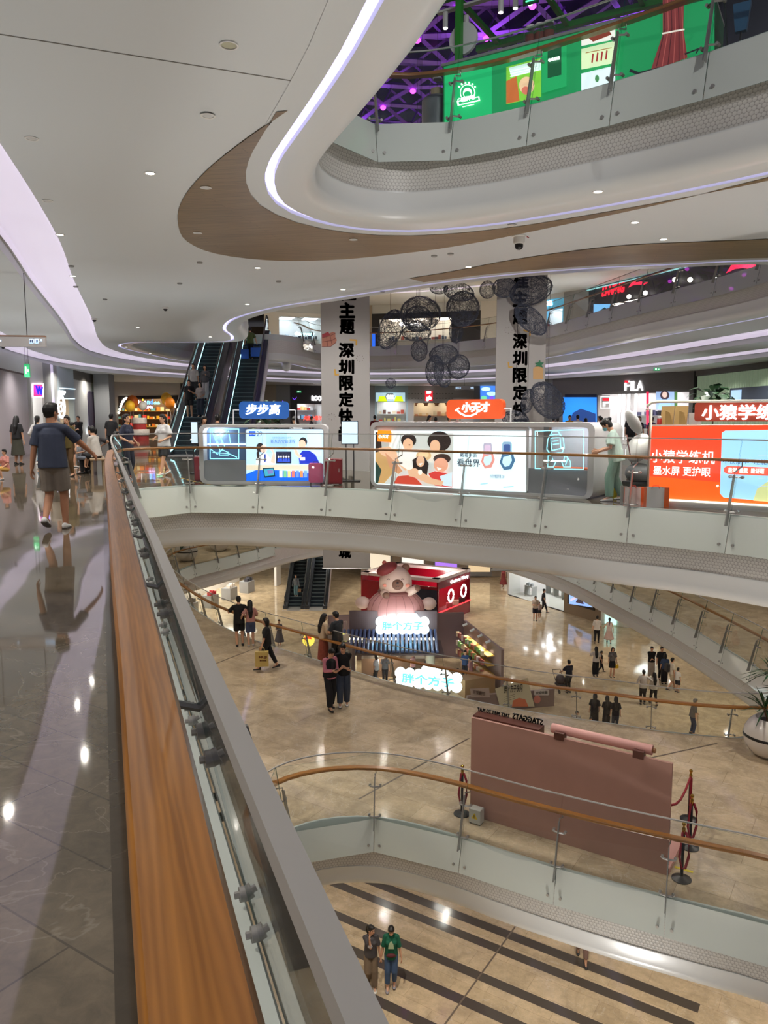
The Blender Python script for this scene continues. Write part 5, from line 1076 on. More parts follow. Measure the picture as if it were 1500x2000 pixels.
r = PI.root('shop_front', 'shop wall of pale green lit vertical slats with a dark window, right edge', 'shop front', .05)
mb = MB(); mb.box(0, .1, 0, PI.len, .3, ZF - .3); mb.build('wall_panel', mat('slat_back', (112, 128, 104), .5), r)
for k in range(44): mb = MB(); mb.tube([(.3 + k * .23, .03, .1), (.3 + k * .23, .03, ZF - .32)], .08, 8); mb.build('slat', glow('slat_green', (160, 178, 150), .25), r, True)
mb = MB(); a_ = PI.rect(1428, 755, 1530, 784); mb.box(a_[0], -.1, a_[1], a_[2], -.04, a_[3]); mb.build('window', Pm((58, 66, 80)), r); mb = MB(); mb.box(a_[0] + .15, -.12, a_[1] + .08, a_[0] + 1.1, -.10, a_[3] - .1); mb.build('window_pane', G((150, 180, 210), .8), r)
fill_wall(PI, 0, PI.len, ZF - .3, ZF, M_bulk, 'right_top')
p = PI.world(PI.px(1470, 770)[0], -1.9, 0)
def foliage(name, label, loc, parts, m, n, rx, rz, leaf=(.5, .12), seed=2, droop=.4, pot=None):
    q = random.Random(seed); mb = MB()
    for k in range(n):
        az = q.uniform(0, 6.283); el = q.uniform(-.3, 1.4); d = Vector((math.cos(az) * math.cos(el), math.sin(az) * math.cos(el), math.sin(el))); L_ = leaf[0] * q.uniform(.6, 1.2); w_ = leaf[1] * q.uniform(.7, 1.2)
        c = Vector((d.x * rx * q.random(), d.y * rx * q.random(), rz[0] + (rz[1] - rz[0]) * q.random())); s_ = d.cross(Vector((0, 0, 1))); s_ = (s_.normalized() if s_.length > .01 else Vector((1, 0, 0))) * w_
        m1 = c + d * L_ * .5 + Vector((0, 0, -.02)); e = c + d * L_ + Vector((0, 0, -droop * L_))
        mb.add([c, m1 + s_, m1 - s_, e, m1 + Vector((0, 0, .02))], [(0, 1, 4), (0, 4, 2), (1, 3, 4), (4, 3, 2)])
    return mb
def plant(label, loc, n, rx, rz, leaf, seed, potr=.3, poth=.5, m=None, cat='plant'):
    r = empty('potted_plant', label, cat, loc); mb = MB(); mb.lathe([(potr * .7, 0), (potr, poth * .6), (potr * .85, poth), (potr * .7, poth), (potr * .6, poth - .05), (.01, poth - .05)], 20); mb.build('pot', M_grey, r, True)
    mb = foliage('', '', None, None, None, n, rx, rz, leaf, seed); mb.build('foliage', m or mat('leaf_dark', (34, 62, 36), .4), r); mb = MB(); mb.tube([(0, 0, poth - .06), (.02, 0, rz[0] + .1)], .03, 6); mb.build('stem', Pm((84, 66, 46)), r); return r
plant('large dark leafed plant before the green slat wall at the right edge', (p.x, p.y, 0), 60, .7, (1.7, 2.9), (.8, .22), 2, .45, .7)
p = at_depth(523, 800, 20.6); plant('bushy plant behind the blue illuminated sign', (p[0], 20.6, 0), 90, .55, (1.0, 1.95), (.3, .08), 5, .3, .5)
# ================================================================ gallery one floor up
def upshop(W, label, x0, x1, op, zt, front, light, power, **k): return shop(W, 'shop_front', label, x0, x1, zt, op, front, light, power, **k)
ZU = UZ - LV
QA = Wall((-12.5, 57), (-3, 60), LV); r, u = upshop(QA, 'upper gallery shop with glowing white script letters left of the left banner', 520, 676, (548, 640, 640), 3.3, M_int, (220, 240, 255), 5, depth=2.5, z_op=3.0, goods=((.8, 1.6), ((40, 50, 60), (210, 220, 230))))
ptext(QA, r, 'discovery', (575, 648, 614, 658), G((210, 250, 255), 1.6), -.03, .04, .03, off=(u, 0, 0)); ptext(QA, r, '(Kolon', (570, 674, 598, 684), M_signw, -.05, .04, .04, off=(u, 0, 0))
QB = Wall((-3, 60), (9, 57), LV); fill_wall(QB, 0, U(QB, 727), 0, ZU, M_wall, 'upper')
r, u = upshop(QB, 'dark upper gallery outdoor clothing shop with small white letters behind the lanterns', 727, 936, (741, 880, 632), 3.3, Pm((40, 38, 40)), (255, 240, 220), 4, depth=2.5, z_op=2.9, goods=((.7, 1.5), ((60, 60, 70), (200, 190, 180), (130, 60, 50), (60, 80, 110))))
ptext(QB, r, '◆Columbia', (780, 627, 826, 639), M_signw, -.03, .04, .02, off=(u, 0, 0)); A = Art(QB, (u, 0, 0), -.03); A.box(727, 652, 733, 690, G((40, 100, 230), 1.1)); A.build('screen', r)
fill_wall(QB, U(QB, 936), QB.len, 0, ZU, M_int, 'upper')
QC = Wall((9, 57), (13.5, 52), LV); fill_wall(QC, 0, U(QC, 1062), 0, ZU, M_int, 'upper')
r, u = upshop(QC, 'upper gallery sports shop with a blue slatted sign right of the right banner', 1062, 1095, (1063, 1093, 602), 3.6, glow('slat_blue', (90, 176, 214), .5), (225, 240, 255), 6, depth=2.2, z_op=2.9, goods=((.6, 1.3, 2.0), ((30, 40, 60), (220, 224, 230), (70, 120, 170))))
ptext(QC, r, 'Kappa', (1040, 585, 1080, 603), M_signw, -.04, .04, .04, off=(u, 0, 0)); fill_wall(QC, U(QC, 1095), QC.len, 0, ZU, M_pier, 'upper')
QD = Wall((13.5, 52), (21.2, 34.2), LV); r, u = upshop(QD, 'wide dark sports shop on the upper gallery with red letters and a red swoosh mark', 1140, 1540, (1150, 1500, 600), ZU - .04, Pm((52, 50, 56)), (255, 240, 230), 3, depth=3, z_op=2.7, inner=Pm((110, 106, 104)), goods=((.7, 1.5), ((40, 40, 50), (200, 200, 206), (160, 50, 50))))
ptext(QD, r, 'LI-NING', (1178, 556, 1222, 575), G((236, 44, 66), 1.2), -.05, .06, .03, off=(u, 0, 0), shear=.2)
def swoosh(A_, x, y, s, m): A_.poly([(x, y), (x + 6 * s, y - 9 * s), (x + 14 * s, y - 13 * s), (x + 11 * s, y - 8 * s), (x + 20 * s, y - 9.5 * s), (x + 31 * s, y - 8 * s), (x + 24 * s, y - 4 * s), (x + 16 * s, y - 5 * s), (x + 8 * s, y - 4 * s)], m)
A = Art(QD, (u, 0, 0), -.04); swoosh(A, 1228, 562, 1.25, G((255, 40, 76), 1.3)); A.build('swoosh_mark', r); A = Art(QD, (u, 0, 0), -.04); swoosh(A, 1419, 534, 2.1, G((255, 40, 76), 1.3)); A.build('swoosh_mark', r)
mb = MB(); a_ = QD.px(1140, 576); b2 = QD.px(1540, 500); mb.box(.05, -.12, ZU - .14, U(QD, 1540) - u, -.02, ZU - .08); mb.build('light_line', G((150, 210, 214), .9), r)
for k in range(9): mb = MB(); mb.box(U(QD, 1290 - k % 3 * 12) - u, .35, 3.0 - k * .12, U(QD, 1420 - k * 4) - u, .4, 3.04 - k * .12); mb.build('violet_tube', G((150, 90, 255), 1.6), r)
for x, y in ((1326, 547), (1356, 547), (1405, 547), (1268, 573), (1236, 580)): c = QD.px(x, y); mb = MB(); mb.ell((c[0] - u, -.3, c[1]), (.14, .14, .14), 8); mb.build('spotlight', G((255, 246, 236), 5), r, True)
A = Art(QD, (u, 0, 0), -.03); A.box(1160, 594, 1195, 626, G((110, 176, 230), 1.1)).poly([(1178, 626), (1174, 605), (1182, 600), (1188, 606), (1186, 626)], G((24, 60, 60))); A.build('screen', r)
for W_, s in ((Wall((-25, 20), (-12.5, 57), LV), 'upper_left'), (Wall((21.2, 34.2), (25, 15), LV), 'upper_right')): fill_wall(W_, 0, W_.len, 0, ZU, M_wall, s)
p = at_depth(1100, 640, 38); extinguisher('red extinguisher cylinder standing on the upper gallery near the blue slatted sign', (p[0] + .6, 44.5, LV), .95)
# ---- the night roof with its violet lit steel lattice
RZ = 19.0; M_purple = mat('violet_light_tinted_steel', (158, 104, 214), .5); mb = MB(); nodes = []  # violet of the roof lighting put into the steel colour
nx, ny, sx_, sy_ = 9, 13, 3.1, 2.7
P = {}
for j in range(ny):
    for i in range(nx):
        P[i, j] = Vector((-14 + (i + (j % 2) * .5) * sx_, 26 + j * sy_, RZ + 1.0 * math.sin(i * .9) * .4))
for (i, j), a_ in P.items():
    nb = [(i + 1, j)] + ([(i, j + 1), (i - 1, j + 1)] if j % 2 == 0 else [(i, j + 1), (i + 1, j + 1)])
    for k in nb:
        if k in P:
            for dz in (0, 1.1): mb.tube([a_ + Vector((0, 0, dz)), P[k] + Vector((0, 0, dz))], .13 if dz == 0 else .08, 4)
    mb.tube([a_, a_ + Vector((.5, .6, 1.1))], .06, 4)
o = mb.build('roof', M_purple); o['kind'] = 'structure'
nm = MB(); nm.ell((0, 0, 0), (.16, .16, .12), 8); n0 = None; M_mag = G((240, 70, 255), 4)
for (i, j), a_ in P.items():
    if 1 <= i <= 6 and j < 11:
        if n0 is None: n0 = nm.build('roof_light', M_mag, None, True); n0.location = a_ - Vector((0, 0, .2)); tag(n0, 'small magenta node light on the violet roof lattice', 'light', 'magenta roof node lights')
        else: c = n0.copy(); COL.objects.link(c); c.location = a_ - Vector((0, 0, .2))
    if i % 2 == 0 and j % 2 == 0: fill_uplight(a_.x, a_.y, a_.z - 2.2, 120, (.62, .22, 1.0), 2.0)
plate('roof', [(-30, 10), (30, 10), (30, 75), (-30, 75)], [], RZ + 2.2, RZ + 2.3, [mat('roof_glass', (26, 22, 40), .2)] * 2)
# ---- green food counter one floor up
K = Wall((.95, 13.25), (5.9, 10.33), LV)
r = K.root('food_counter', 'long green lit food counter with meat pictures, one floor up', 'counter')
H_ = K.px(900, 116)[1]; L_ = K.len
mb = MB(); mb.box(0, .02, 0, K.px(1394, 60)[0], .9, H_ - .04); mb.build('body', Pm((24, 110, 66)), r); mb = MB(); mb.box(-.02, -.02, H_ - .04, K.px(1394, 60)[0], .95, H_); mb.build('worktop', Pm((150, 152, 150)), r)
A = Art(K, v=.02); gb_ = [G((20, 128, 74)), G((24, 168, 100)), G((30, 150, 80))]
def kq(pts, m): A.poly(pts, m)
kq([(866, 128), (1395, -10), (1395, 128), (866, 245)], gb_[0]); kq([(868, 142), (960, 120), (960, 222), (868, 240)], gb_[1])
for k in range(7): A.ell(876 + k * 13, 141 - k * 3, 5, 4, gb_[0], 8)
wt = G((236, 252, 244), 1.1)
A.ell(913, 181, 15, 17, wt).ell(913, 181, 13, 15, gb_[1]).ell(913, 182, 9, 11, wt).ell(913, 184, 7, 6, gb_[1]); A.poly([(892, 197), (936, 188), (938, 197), (894, 207)], wt).poly([(896, 199), (934, 190.5), (935, 195), (897, 204)], gb_[1]); A.line([(904, 209), (926, 204)], 1.6, wt)
for sgn in (-1, 1):
    for k in range(6): t = math.radians(215 + k * 22) if sgn < 0 else math.radians(-35 - k * 22); A.ell(913 + 19 * math.cos(t + (math.pi if False else 0)) * 1, 181 - 19 * -math.sin(t) * 1.0 if False else 181 + 19 * math.sin(t) * (-1 if sgn < 0 and False else 1), 2, 2, wt, 6)
kq([(990, 132), (1058, 114), (1058, 190), (990, 205)], G((120, 190, 60))); kq([(990, 160), (1010, 150), (1016, 198), (990, 204)], G((184, 100, 50))); A.ell(1030, 168, 15, 17, G((226, 190, 150))).ell(1028, 178, 8, 8, G((200, 110, 90))); kq([(995, 134), (1058, 118), (1058, 138), (1000, 152)], G((206, 236, 226)))
for k in range(3): A.line([(998, 141 + k * 5), (1052, 128 + k * 5)], 1.2, wt)
kq([(1071, 100), (1098, 93), (1098, 148), (1071, 155)], G((12, 76, 44)))
kq([(1060, 96), (1071, 93), (1071, 155), (1098, 148), (1098, 92), (1108, 90), (1108, 170), (1060, 184)], G((24, 150, 86)))
for (x, ya, yb, c) in ((1137, 66, 92, (222, 222, 214)), (1137, 98, 138, (206, 226, 180)), (1137, 146, 180, (216, 232, 236))):
    kq([(x, ya), (1203, ya - 16), (1203, yb - 13), (x, yb)], G(c, 1.05))
kq([(1150, 76), (1190, 60), (1196, 70), (1160, 84)], G((120, 50, 34)))
for k in range(4): A.line([(1160 + k * 9, 108 - k * 2), (1158 + k * 9, 124 - k * 2)], 3, G((150, 40, 44)))
A.line([(1146, 106), (1196, 96)], 1.5, G((150, 100, 60))); A.ell(1168, 156, 4, 7, G((70, 130, 80)))
kq([(1296, -8), (1338, -20), (1336, 60), (1344, 116), (1272, 142), (1296, 70)], G((110, 44, 44)))
for k in range(6): A.line([(1298 + k * 7, -8), (1300 + k * 7, 60), (1284 + k * 11, 132)], 1.6, G((150, 74, 70) if k % 2 else (64, 22, 26)))
A.line([(1296, 70), (1316, 66), (1338, 62)], 3, G((226, 220, 206))); A.line([(1234, 142), (1250, 148), (1300, 136)], 6, G((24, 26, 30))).line([(1340, 110), (1366, 100), (1362, 108)], 3, G((24, 26, 30)))
A.build('front_print', r); ptext(K, r, '粤味臻选', (1073, 115, 1096, 122), wt, -.06, .004, .02); ptext(K, r, '广味腊干坊', (898, 192, 932, 202), wt, -.09, .004, .03)
for k, x in enumerate((1024, 1042, 1060)):
    c = K.world(U_ := K.px(x, 20)[0], .3, H_); r2 = empty('glass_jar', 'glass jar of dried meat on the green counter, ' + ['nearest the green neon', 'middle one of three', 'right one of three'][k], 'jar', c); mb = MB(); mb.lathe([(.10, 0), (.11, .02), (.11, .26), (.07, .31), (.07, .33)], 16); mb.build('glass', M_glass, r2, True); mb = MB(); mb.lathe([(.085, .015), (.09, .05), (.085, .22), (.02, .24)], 12); mb.build('contents', Pm((120, 60, 40)), r2, True); mb = MB(); mb.lathe([(.075, .33), (.075, .36), (.02, .38)], 14); mb.build('lid', M_white, r2)
# canopy over it
r = K.root('canopy_frame', 'green steel canopy frame over the food counter with white track lights', 'canopy'); gm = mat('canopy_green', (44, 140, 40), .4)
zc_ = K.px(876, 2)[1] + .3
for v in (.35,): mb = MB(); u = K.px(876, 60)[0]; mb.box(u - .05, v, 0, u + .05, v + .1, zc_); mb.build('post', gm, r)
mb = MB(); mb.box(-.4, .3, zc_ - .1, L_ + 1, .4, zc_); mb.build('beam', gm, r); mb = MB(); mb.box(-.4, 2.2, zc_ - .1, L_ + 1, 2.3, zc_); mb.build('beam', gm, r)
for k in range(4): mb = MB(); mb.box(k * 1.3, .3, zc_ - .08, k * 1.3 + .08, 2.3, zc_ - .01); mb.build('beam', gm, r)
for k, (u, v) in enumerate(((-.25, .6), (.0, .9), (.75, .6), (1.0, .6), (1.25, .6), (1.6, .6), (1.9, .6))):
    mb = MB(); mb.tube([(u, v, zc_ - .12), (u, v, zc_ - .38)], .045, 10); t_ = mb.build('track_light', M_white, r); mb = MB(); mb.tube([(u, v, zc_ - .381), (u, v, zc_ - .39)], .036, 10); mb.build('lens', G((255, 246, 230), 6), t_)
mb = MB(); mb.box(-.4, .55, zc_ - .13, 2.2, .65, zc_ - .1); mb.build('track', M_white, r)
for k in range(4):
    u = 1.25 + k * .6; mb = MB(); mb.box(u, .28, zc_ - .55, u + .26, .30, zc_ - .18); pn = mb.build('neon_panel', Pm((12, 60, 36)), r); mb = MB(); mb.tube([(u + .05, .27, zc_ - .5), (u + .21, .27, zc_ - .5), (u + .21, .27, zc_ - .36), (u + .06, .27, zc_ - .3), (u + .2, .27, zc_ - .24)], .012, 5); mb.build('neon_tube', G((90, 255, 170), 1.8), pn)
mb = MB(); c = K.px(878, 52); mb.tube([(c[0] + .02, .46, c[1]), (c[0] + .02, .52, c[1])], .25, 26); q = K.root('round_sign', 'round white disc sign on the green canopy post', 'sign'); mb.build('disc', M_white, q, 'auto'); mb = MB(); mb.tube([(c[0] + .02, .5, c[1]), (c[0] - .02, .42, c[1])], .02, 6); mb.build('fixing', M_dsteel, q)
c = K.world(-.32, .45, 0); mb = MB(); mb.lathe([(.26, 0), (.26, K.px(845, 150)[1] - .2), (.22, K.px(845, 150)[1] - .16), (.01, K.px(845, 150)[1] - .16)], 28); thing_mesh('display_pedestal', 'grey round pedestal at the left end of the green counter', 'pedestal', mb, mat('pedestal_grey', (128, 134, 138), .3, .3), c, smooth='auto')
c2 = Vector((c.x, c.y, LV + K.px(845, 150)[1] - .16)); r2 = empty('glass_jar', 'glass jar on the grey round pedestal', 'jar', c2); mb = MB(); mb.lathe([(.12, 0), (.13, .02), (.13, .24), (.08, .29), (.08, .3)], 16); mb.build('glass', M_glass, r2, True); mb = MB(); mb.lathe([(.08, .3), (.08, .33), (.01, .34)], 14); mb.build('lid', M_white, r2); mb = MB(); mb.lathe([(.11, .01), (.11, .15), (.01, .18)], 12); mb.build('contents', Pm((196, 176, 140)), r2)
W_k = Wall(K.world(4.9, -.1).xy, K.world(6.5, -.3).xy, LV); r2 = W_k.root('stone_counter', 'rounded pale grey counter at the top right corner beside the green counter', 'counter'); mb = MB(); mb.prism(rrect(.5, .15, 2.2, .9, .14), 0, 1.1); mb.build('body', mat('pale_grey_stone', (166, 164, 160), .35), r2, bevel=.03); mb = MB(); mb.prism(rrect(.45, .1, 2.25, .95, .16), 1.1, 1.14); mb.build('worktop', mat('dark_stone', (80, 76, 72), .3), r2)
c = K.world(K.px(1428, 60)[0], -.05, 0); r2 = empty('broom', 'blue broom and black stick leaning right of the green counter', 'broom', c, K.ang); mb = MB(); mb.tube([(0, 0, .02), (-.12, .05, 1.3)], .012, 6); mb.build('handle', M_black, r2); mb = MB(); mb.add([(.06, -.05, .55), (.2, -.05, .55), (.2, .03, .55), (.06, .03, .55), (.02, -.06, .9), (.24, -.06, .9), (.24, .04, .9), (.02, .04, .9)], [(0, 1, 2, 3), (7, 6, 5, 4), (0, 4, 5, 1), (1, 5, 6, 2), (2, 6, 7, 3), (3, 7, 4, 0)]); mb.build('brush', Pm((40, 92, 130)), r2); mb = MB(); mb.tube([(.12, 0, .02), (.13, 0, .6)], .014, 6); mb.build('stick', M_black, r2)
# gallery lamps, and unseen uplights added to brighten it
for x, y in ((16, 34), (18, 40), (12, 49), (4, 53), (-5, 55), (15, 26), (-13, 40), (-13, 50)): fill_uplight(x, y, LV + 1.0, 45); spot(x, y, UZ - .1, 40)
for x, y in ((-1.5, 27), (1.5, 27), (4.5, 27), (-3.5, 26)): spot(x, y - 2.5, CZ + 4.5, 60, (1, .97, .94), 1.4)
p = at_depth(556, 700, 44); r = empty('surveillance_camera', 'white camera with black bracket hanging under the gallery edge right of the escalators', 'camera', (p[0], 44, CZ + .1)); mb = MB(); mb.tube([(0, 0, .3), (0, 0, 0)], .08, 8); mb.build('bracket', M_black, r); mb = MB(); mb.ell((.1, -.1, -.25), (.28, .28, .32), 14); mb.build('housing', M_white, r, True)

for W_, s in ((QA, 'upper_band'), (QB, 'upper_band'), (QC, 'upper_band')): fill_wall(W_, 0, W_.len, 3.3 if W_ is not QC else 3.6, ZU, M_white, s, .2, .05)

spot(-7.4, 29.5, CZ - .05, 90, (1, .97, .95), 1.9); fill_uplight(-4.3, 34.5, .4, 60); spot(-4.2, 40.5, UZ - .2, 80, (1, .97, 1), 1.6)  # unseen spots and uplight added to brighten the escalators
# ================================================================ one floor down
Z1, Z2 = -LV, -2 * LV
PW = Wall(at(918, 1592, Z1), at(1303, 1710, Z1), Z1)
r = PW.root('photo_booth_wall', 'plain dusty pink booth wall seen from behind, with a roller on its top edge', 'booth'); L_ = PW.len
m_pink = mat('dusty_pink', (182, 138, 124), .75, var=(2.5, .86)); m_pbr = mat('booth_brown', (84, 42, 30), .5); m_pk2 = mat('roller_pink', (214, 158, 148), .5)
mb = MB(); mb.box(0, 0, 0, L_, .06, 1.97); mb.build('back_wall', m_pink, r); mb = MB(); mb.box(0, .06, 0, L_ + .02, 1.0, .10); mb.build('platform', m_pk2, r)
ub = PW.px(1050, 1420)[0]; mb = MB(); mb.box(0, .06, 1.70, ub, .34, 2.0); mb.build('header_box', m_pbr, r)
a_, b__ = PW.px(1072, 1430)[0], PW.px(1270, 1475)[0]; mb = MB(); mb.tube([(a_, .16, 2.06), (b__, .16, 2.06)], .085, 16); mb.build('roller', m_pk2, r, 'auto'); mb = MB(); mb.tube([(b__, .16, 2.06), (b__ + .05, .16, 2.06)], .04, 10); mb.build('roller_end', Pm((150, 104, 60)), r)
for x, y in ((1092, 1434), (1247, 1468)): u = PW.px(x, y)[0]; mb = MB(); mb.box(u - .09, -.02, 1.93, u + .09, .14, 2.06); mb.build('roller_bracket', m_pbr, r)
btext(r, 'STAGGATS', (ub - .62, 2.0, ub - .02, 2.11), M_black, .33, .03, .03, mirror=True); btext(r, 'TAKE PART TO PLAY', (ub - 1.35, 2.0, ub - .68, 2.07), M_black, .33, .03, .01, mirror=True)
mb = MB(); mb.box(L_ + .05, .3, 0, L_ + .35, .36, .005); p = PW.world(0, 0, 0); thing_mesh('floor_tape', 'short yellow tape strip on the floor right of the pink booth', 'tape', mb, Pm((220, 200, 40)), p, PW.ang)
p = Vector((*at(930, 1606, Z1), Z1)); r = empty('power_box', 'pale power box with a yellow warning triangle at the foot of the pink booth', 'box', p, PW.ang)
mb = MB(); mb.box(-.11, -.1, .02, .13, .08, .30); mb.build('case', mat('box_grey', (190, 190, 184), .5), r, bevel=.012); mb = MB(); mb.prism([(-.05, .12), (.07, .12), (.01, .23)], -.112, -.10, 0, 'y'); mb.build('warning_triangle', Pm((226, 190, 40)), r)
mb = MB(); mb.box(.003, -.116, .15, .017, -.113, .20); mb.box(.003, -.116, .13, .017, -.113, .142); mb.build('exclamation_mark', M_black, r)
for sx in (-.08, .10): mb = MB(); mb.box(sx - .02, -.08, 0, sx + .02, .06, .02); mb.build('foot', M_black, r)
GOLD = mat('polished_gold', (190, 150, 70), .2, 1.0); ROPE = mat('rope_red', (150, 28, 44), .7)
def stanchion(label, x, y, hang=True):
    r = empty('stanchion', label, 'stanchion', (*at(x, y, Z1), Z1))
    mb = MB(); mb.lathe([(.16, 0), (.16, .015), (.05, .05), (.03, .06)], 24); mb.build('base', M_black, r, 'auto'); mb = MB(); mb.tube([(0, 0, .05), (0, 0, .84)], .025, 12); mb.build('pole', M_black, r, True)
    mb = MB(); mb.lathe([(.028, .80), (.03, .90), (.018, .92), (.018, .94), (.034, .965), (.034, .985), (.01, 1.01)], 16); mb.build('finial', GOLD, r, True)
    if hang: mb = MB(); mb.tube([(.03, -.02, .84), (.075, -.04, .70), (.085, -.04, .42), (.03, -.05, .22), (-.03, -.05, .22), (-.07, -.04, .42), (-.03, -.03, .84)], .022, 8); mb.build('rope', ROPE, r, True)
    return r
stanchion('black and gold rope stand at the left of the pink booth', 902, 1590); s1 = stanchion('rope stand right of the pink booth, farthest of three', 1345, 1600, False); stanchion('rope stand right of the pink booth, middle one of three', 1347, 1655); stanchion('rope stand right of the pink booth, nearest one with a looped red rope', 1331, 1717)
p = s1.location; q = PW.world(L_ - .1, .5, 1.0); mb = MB(); d_ = Vector(q) - p; mb.tube([(0, 0, .86)] + [(d_.x * t, d_.y * t, .86 + (d_.z - .86) * t - .18 * math.sin(math.pi * t)) for t in (.25, .5, .75, 1)], .022, 8); mb.build('rope', ROPE, s1, True)
mb = MB(); mb.tube([(0.0, -.03, .84), (0, -.04, .3)], .026, 8); mb.build('rope', ROPE, s1, True)
def bowl(label, p, s, palm=False):
    r = empty('planter', label, 'planter', p); R_ = .56 * s
    prof = [(.45 * R_, 0), (.72 * R_, .10 * s), (.95 * R_, .30 * s), (R_, .45 * s), (.95 * R_, .62 * s), (.80 * R_, .78 * s), (.58 * R_, .90 * s), (.52 * R_, .89 * s), (.5 * R_, .80 * s), (.01, .80 * s)]
    mb = MB(); mb.lathe(prof, 36); mb.build('bowl', mat('white_ceramic', (214, 208, 202), .18), r, True)
    mb = MB(); mb.lathe([(.99 * R_, .45 * s), (1.008 * R_, .47 * s), (.99 * R_, .51 * s), (.97 * R_, .53 * s)], 36); mb.build('band', M_black, r, True)
    mb = MB(); mb.lathe([(.51 * R_, .80 * s), (.2 * R_, .83 * s), (.01, .83 * s)], 20); mb.build('soil', Pm((30, 26, 22)), r)
    if palm:
        q = random.Random(4)
        for k, (dx, dy, h) in enumerate(((-.02, 0, 1.95), (.22, .05, 1.5), (-.16, -.05, 1.1))):
            mb = MB(); mb.tube([(dx * .3, dy, .78), (dx * .6, dy, .8 + (h - .8) * .5), (dx, dy, h)], .05, 8, r2=.04); tr = mb.build('trunk', mat('palm_bark', (96, 70, 50), .8), r)
            mb = MB()
            for i in range(46 if k == 0 else 30):
                az = q.uniform(0, 6.283); el = q.uniform(-.5, 1.35); L1 = q.uniform(.42, .68); d = Vector((math.cos(az) * math.cos(el), math.sin(az) * math.cos(el), math.sin(el))); s_ = d.cross(Vector((0, 0, 1))).normalized() * .022
                c = Vector((dx, dy, h)) + d * .05; m1 = c + d * L1 * .45; e = c + d * L1 + Vector((0, 0, -.22 * L1)); mb.add([c - s_ * .5, c + s_ * .5, m1 + s_, m1 - s_, e, m1 + Vector((0, 0, -.015))], [(0, 1, 2, 3), (3, 2, 4), (2, 5, 4), (5, 3, 4)])
            mb.build('leaves', mat('palm_green', (32, 74, 38), .35), tr)
    return r
bowl('big white round planter with a black band and a spiky palm at the right edge', (8.78, 16.75, Z1), 1.0, True)
bowl('white round planter behind the glass at the far left tip, nearer one', (-10.7, 41.0, Z1), 1.1); bowl('white round planter behind the glass at the far left tip, farther one', (-9.6, 44.2, Z1), 1.1)
for k, (x, y) in enumerate(((-10.7, 41.0), (-9.6, 44.2))): mb = foliage('', '', None, None, None, 40, .3, (0, .3), (.5, .1), 6 + k); thing_mesh('potted_plant', ['dark plant in the nearer far left planter', 'dark plant in the farther far left planter'][k], 'plant', mb, mat('leaf_dark', (34, 62, 36), .4), (x, y, Z1 + .93))
# ================================================================ the ground floor
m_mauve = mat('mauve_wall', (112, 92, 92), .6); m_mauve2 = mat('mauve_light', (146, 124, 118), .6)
r = empty('popup_shop', 'mauve walled pop-up snack shop with a tiled roof under the bear figure', 'shop', (0, 0, 0))
def seg(name, a, b, z0, z1, m, t=.15):
    a, b = Vector(a), Vector(b); d = (b - a).normalized(); n = Vector((-d.y, d.x)) * t; mb = MB(); mb.prism([a, b, b + n, a + n], z0, z1); return mb.build(name, m, r)
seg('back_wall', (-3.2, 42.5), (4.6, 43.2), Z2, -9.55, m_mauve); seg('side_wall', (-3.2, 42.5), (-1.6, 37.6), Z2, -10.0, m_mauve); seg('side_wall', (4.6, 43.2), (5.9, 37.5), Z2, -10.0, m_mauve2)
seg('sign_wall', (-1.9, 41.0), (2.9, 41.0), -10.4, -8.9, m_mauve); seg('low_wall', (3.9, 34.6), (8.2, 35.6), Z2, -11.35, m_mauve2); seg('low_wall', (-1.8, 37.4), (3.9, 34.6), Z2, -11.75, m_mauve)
mb = MB()
for k in range(23): x = -2.2 + k * .225; mb.tube([(x, 38.6, -10.45), (x + .04, 40.9, -9.95)], .09, 8)
mb.build('roof_tiles', mat('blue_grey_tile', (92, 108, 150), .15, .2), r, 'auto'); mb = MB(); mb.box(-2.4, 38.5, -10.62, 3.1, 41.0, -10.52); mb.build('roof_board', mat('eave_brown', (84, 64, 62), .6), r)
for x in (-1.7, 2.4): mb = MB(); mb.tube([(x, 38.9, Z2), (x, 38.9, -10.6)], .26, 16); mb.build('pillar', mat('cream_pillar', (196, 184, 160), .5), r, 'auto')
for x, y, z in ((-2.0, 41.6, -10.7), (0, 41.6, -10.7), (2.0, 41.6, -10.7)): mb = MB(); mb.box(x - .8, y - .3, z, x + .8, y + .3, z + .05); mb.build('lamp_panel', G((255, 244, 220), 5), r)
q = random.Random(3)
for (a, b, zz) in (((-1.6, 41.9), (2.6, 41.9), (-11.2, -10.7)), ((4.3, 42.0), (5.3, 38.2), (-11.6, -11.1, -10.6))):
    for z in zz:
        a_, b__ = Vector(a), Vector(b); sh = seg('shelf', a, b, z, z + .04, mat('shelf_gold', (220, 180, 90), .5), .4); mb = MB(); mats = [Pm(c) for c in ((210, 190, 150), (190, 120, 90), (120, 160, 90), (220, 200, 190), (150, 80, 70))]
        for k in range(14): c = a_.lerp(b__, (k + .5) / 14); mb.cbox((c.x - .2, c.y + .05, z + .16), (.18, .22, q.uniform(.14, .28)), q.randrange(5))
        mb.build('goods', mats, sh)['kind'] = 'stuff'
seg('counter', (-1.2, 39.8), (2.2, 39.8), Z2, Z2 + 1.0, mat('counter_wood', (120, 96, 78), .4), .6); seg('display_table', (4.0, 36.6), (5.6, 37.4), Z2, Z2 + .9, mat('table_wood', (150, 118, 84), .4), .8)
for k in range(4): p = Vector((5.5 - k * .28, 38.6 + k * 1.1, -9.85)); mb = MB(); mb.tube([p, p + Vector((-.25, 0, -.12))], .07, 8); mb.build('spotlight', M_white, r); spot(p.x - .25, p.y, p.z - .15, 40, (1, .92, .78), 1.8)
point(0, 39.0, -10.8, 30, (1, .9, .75))
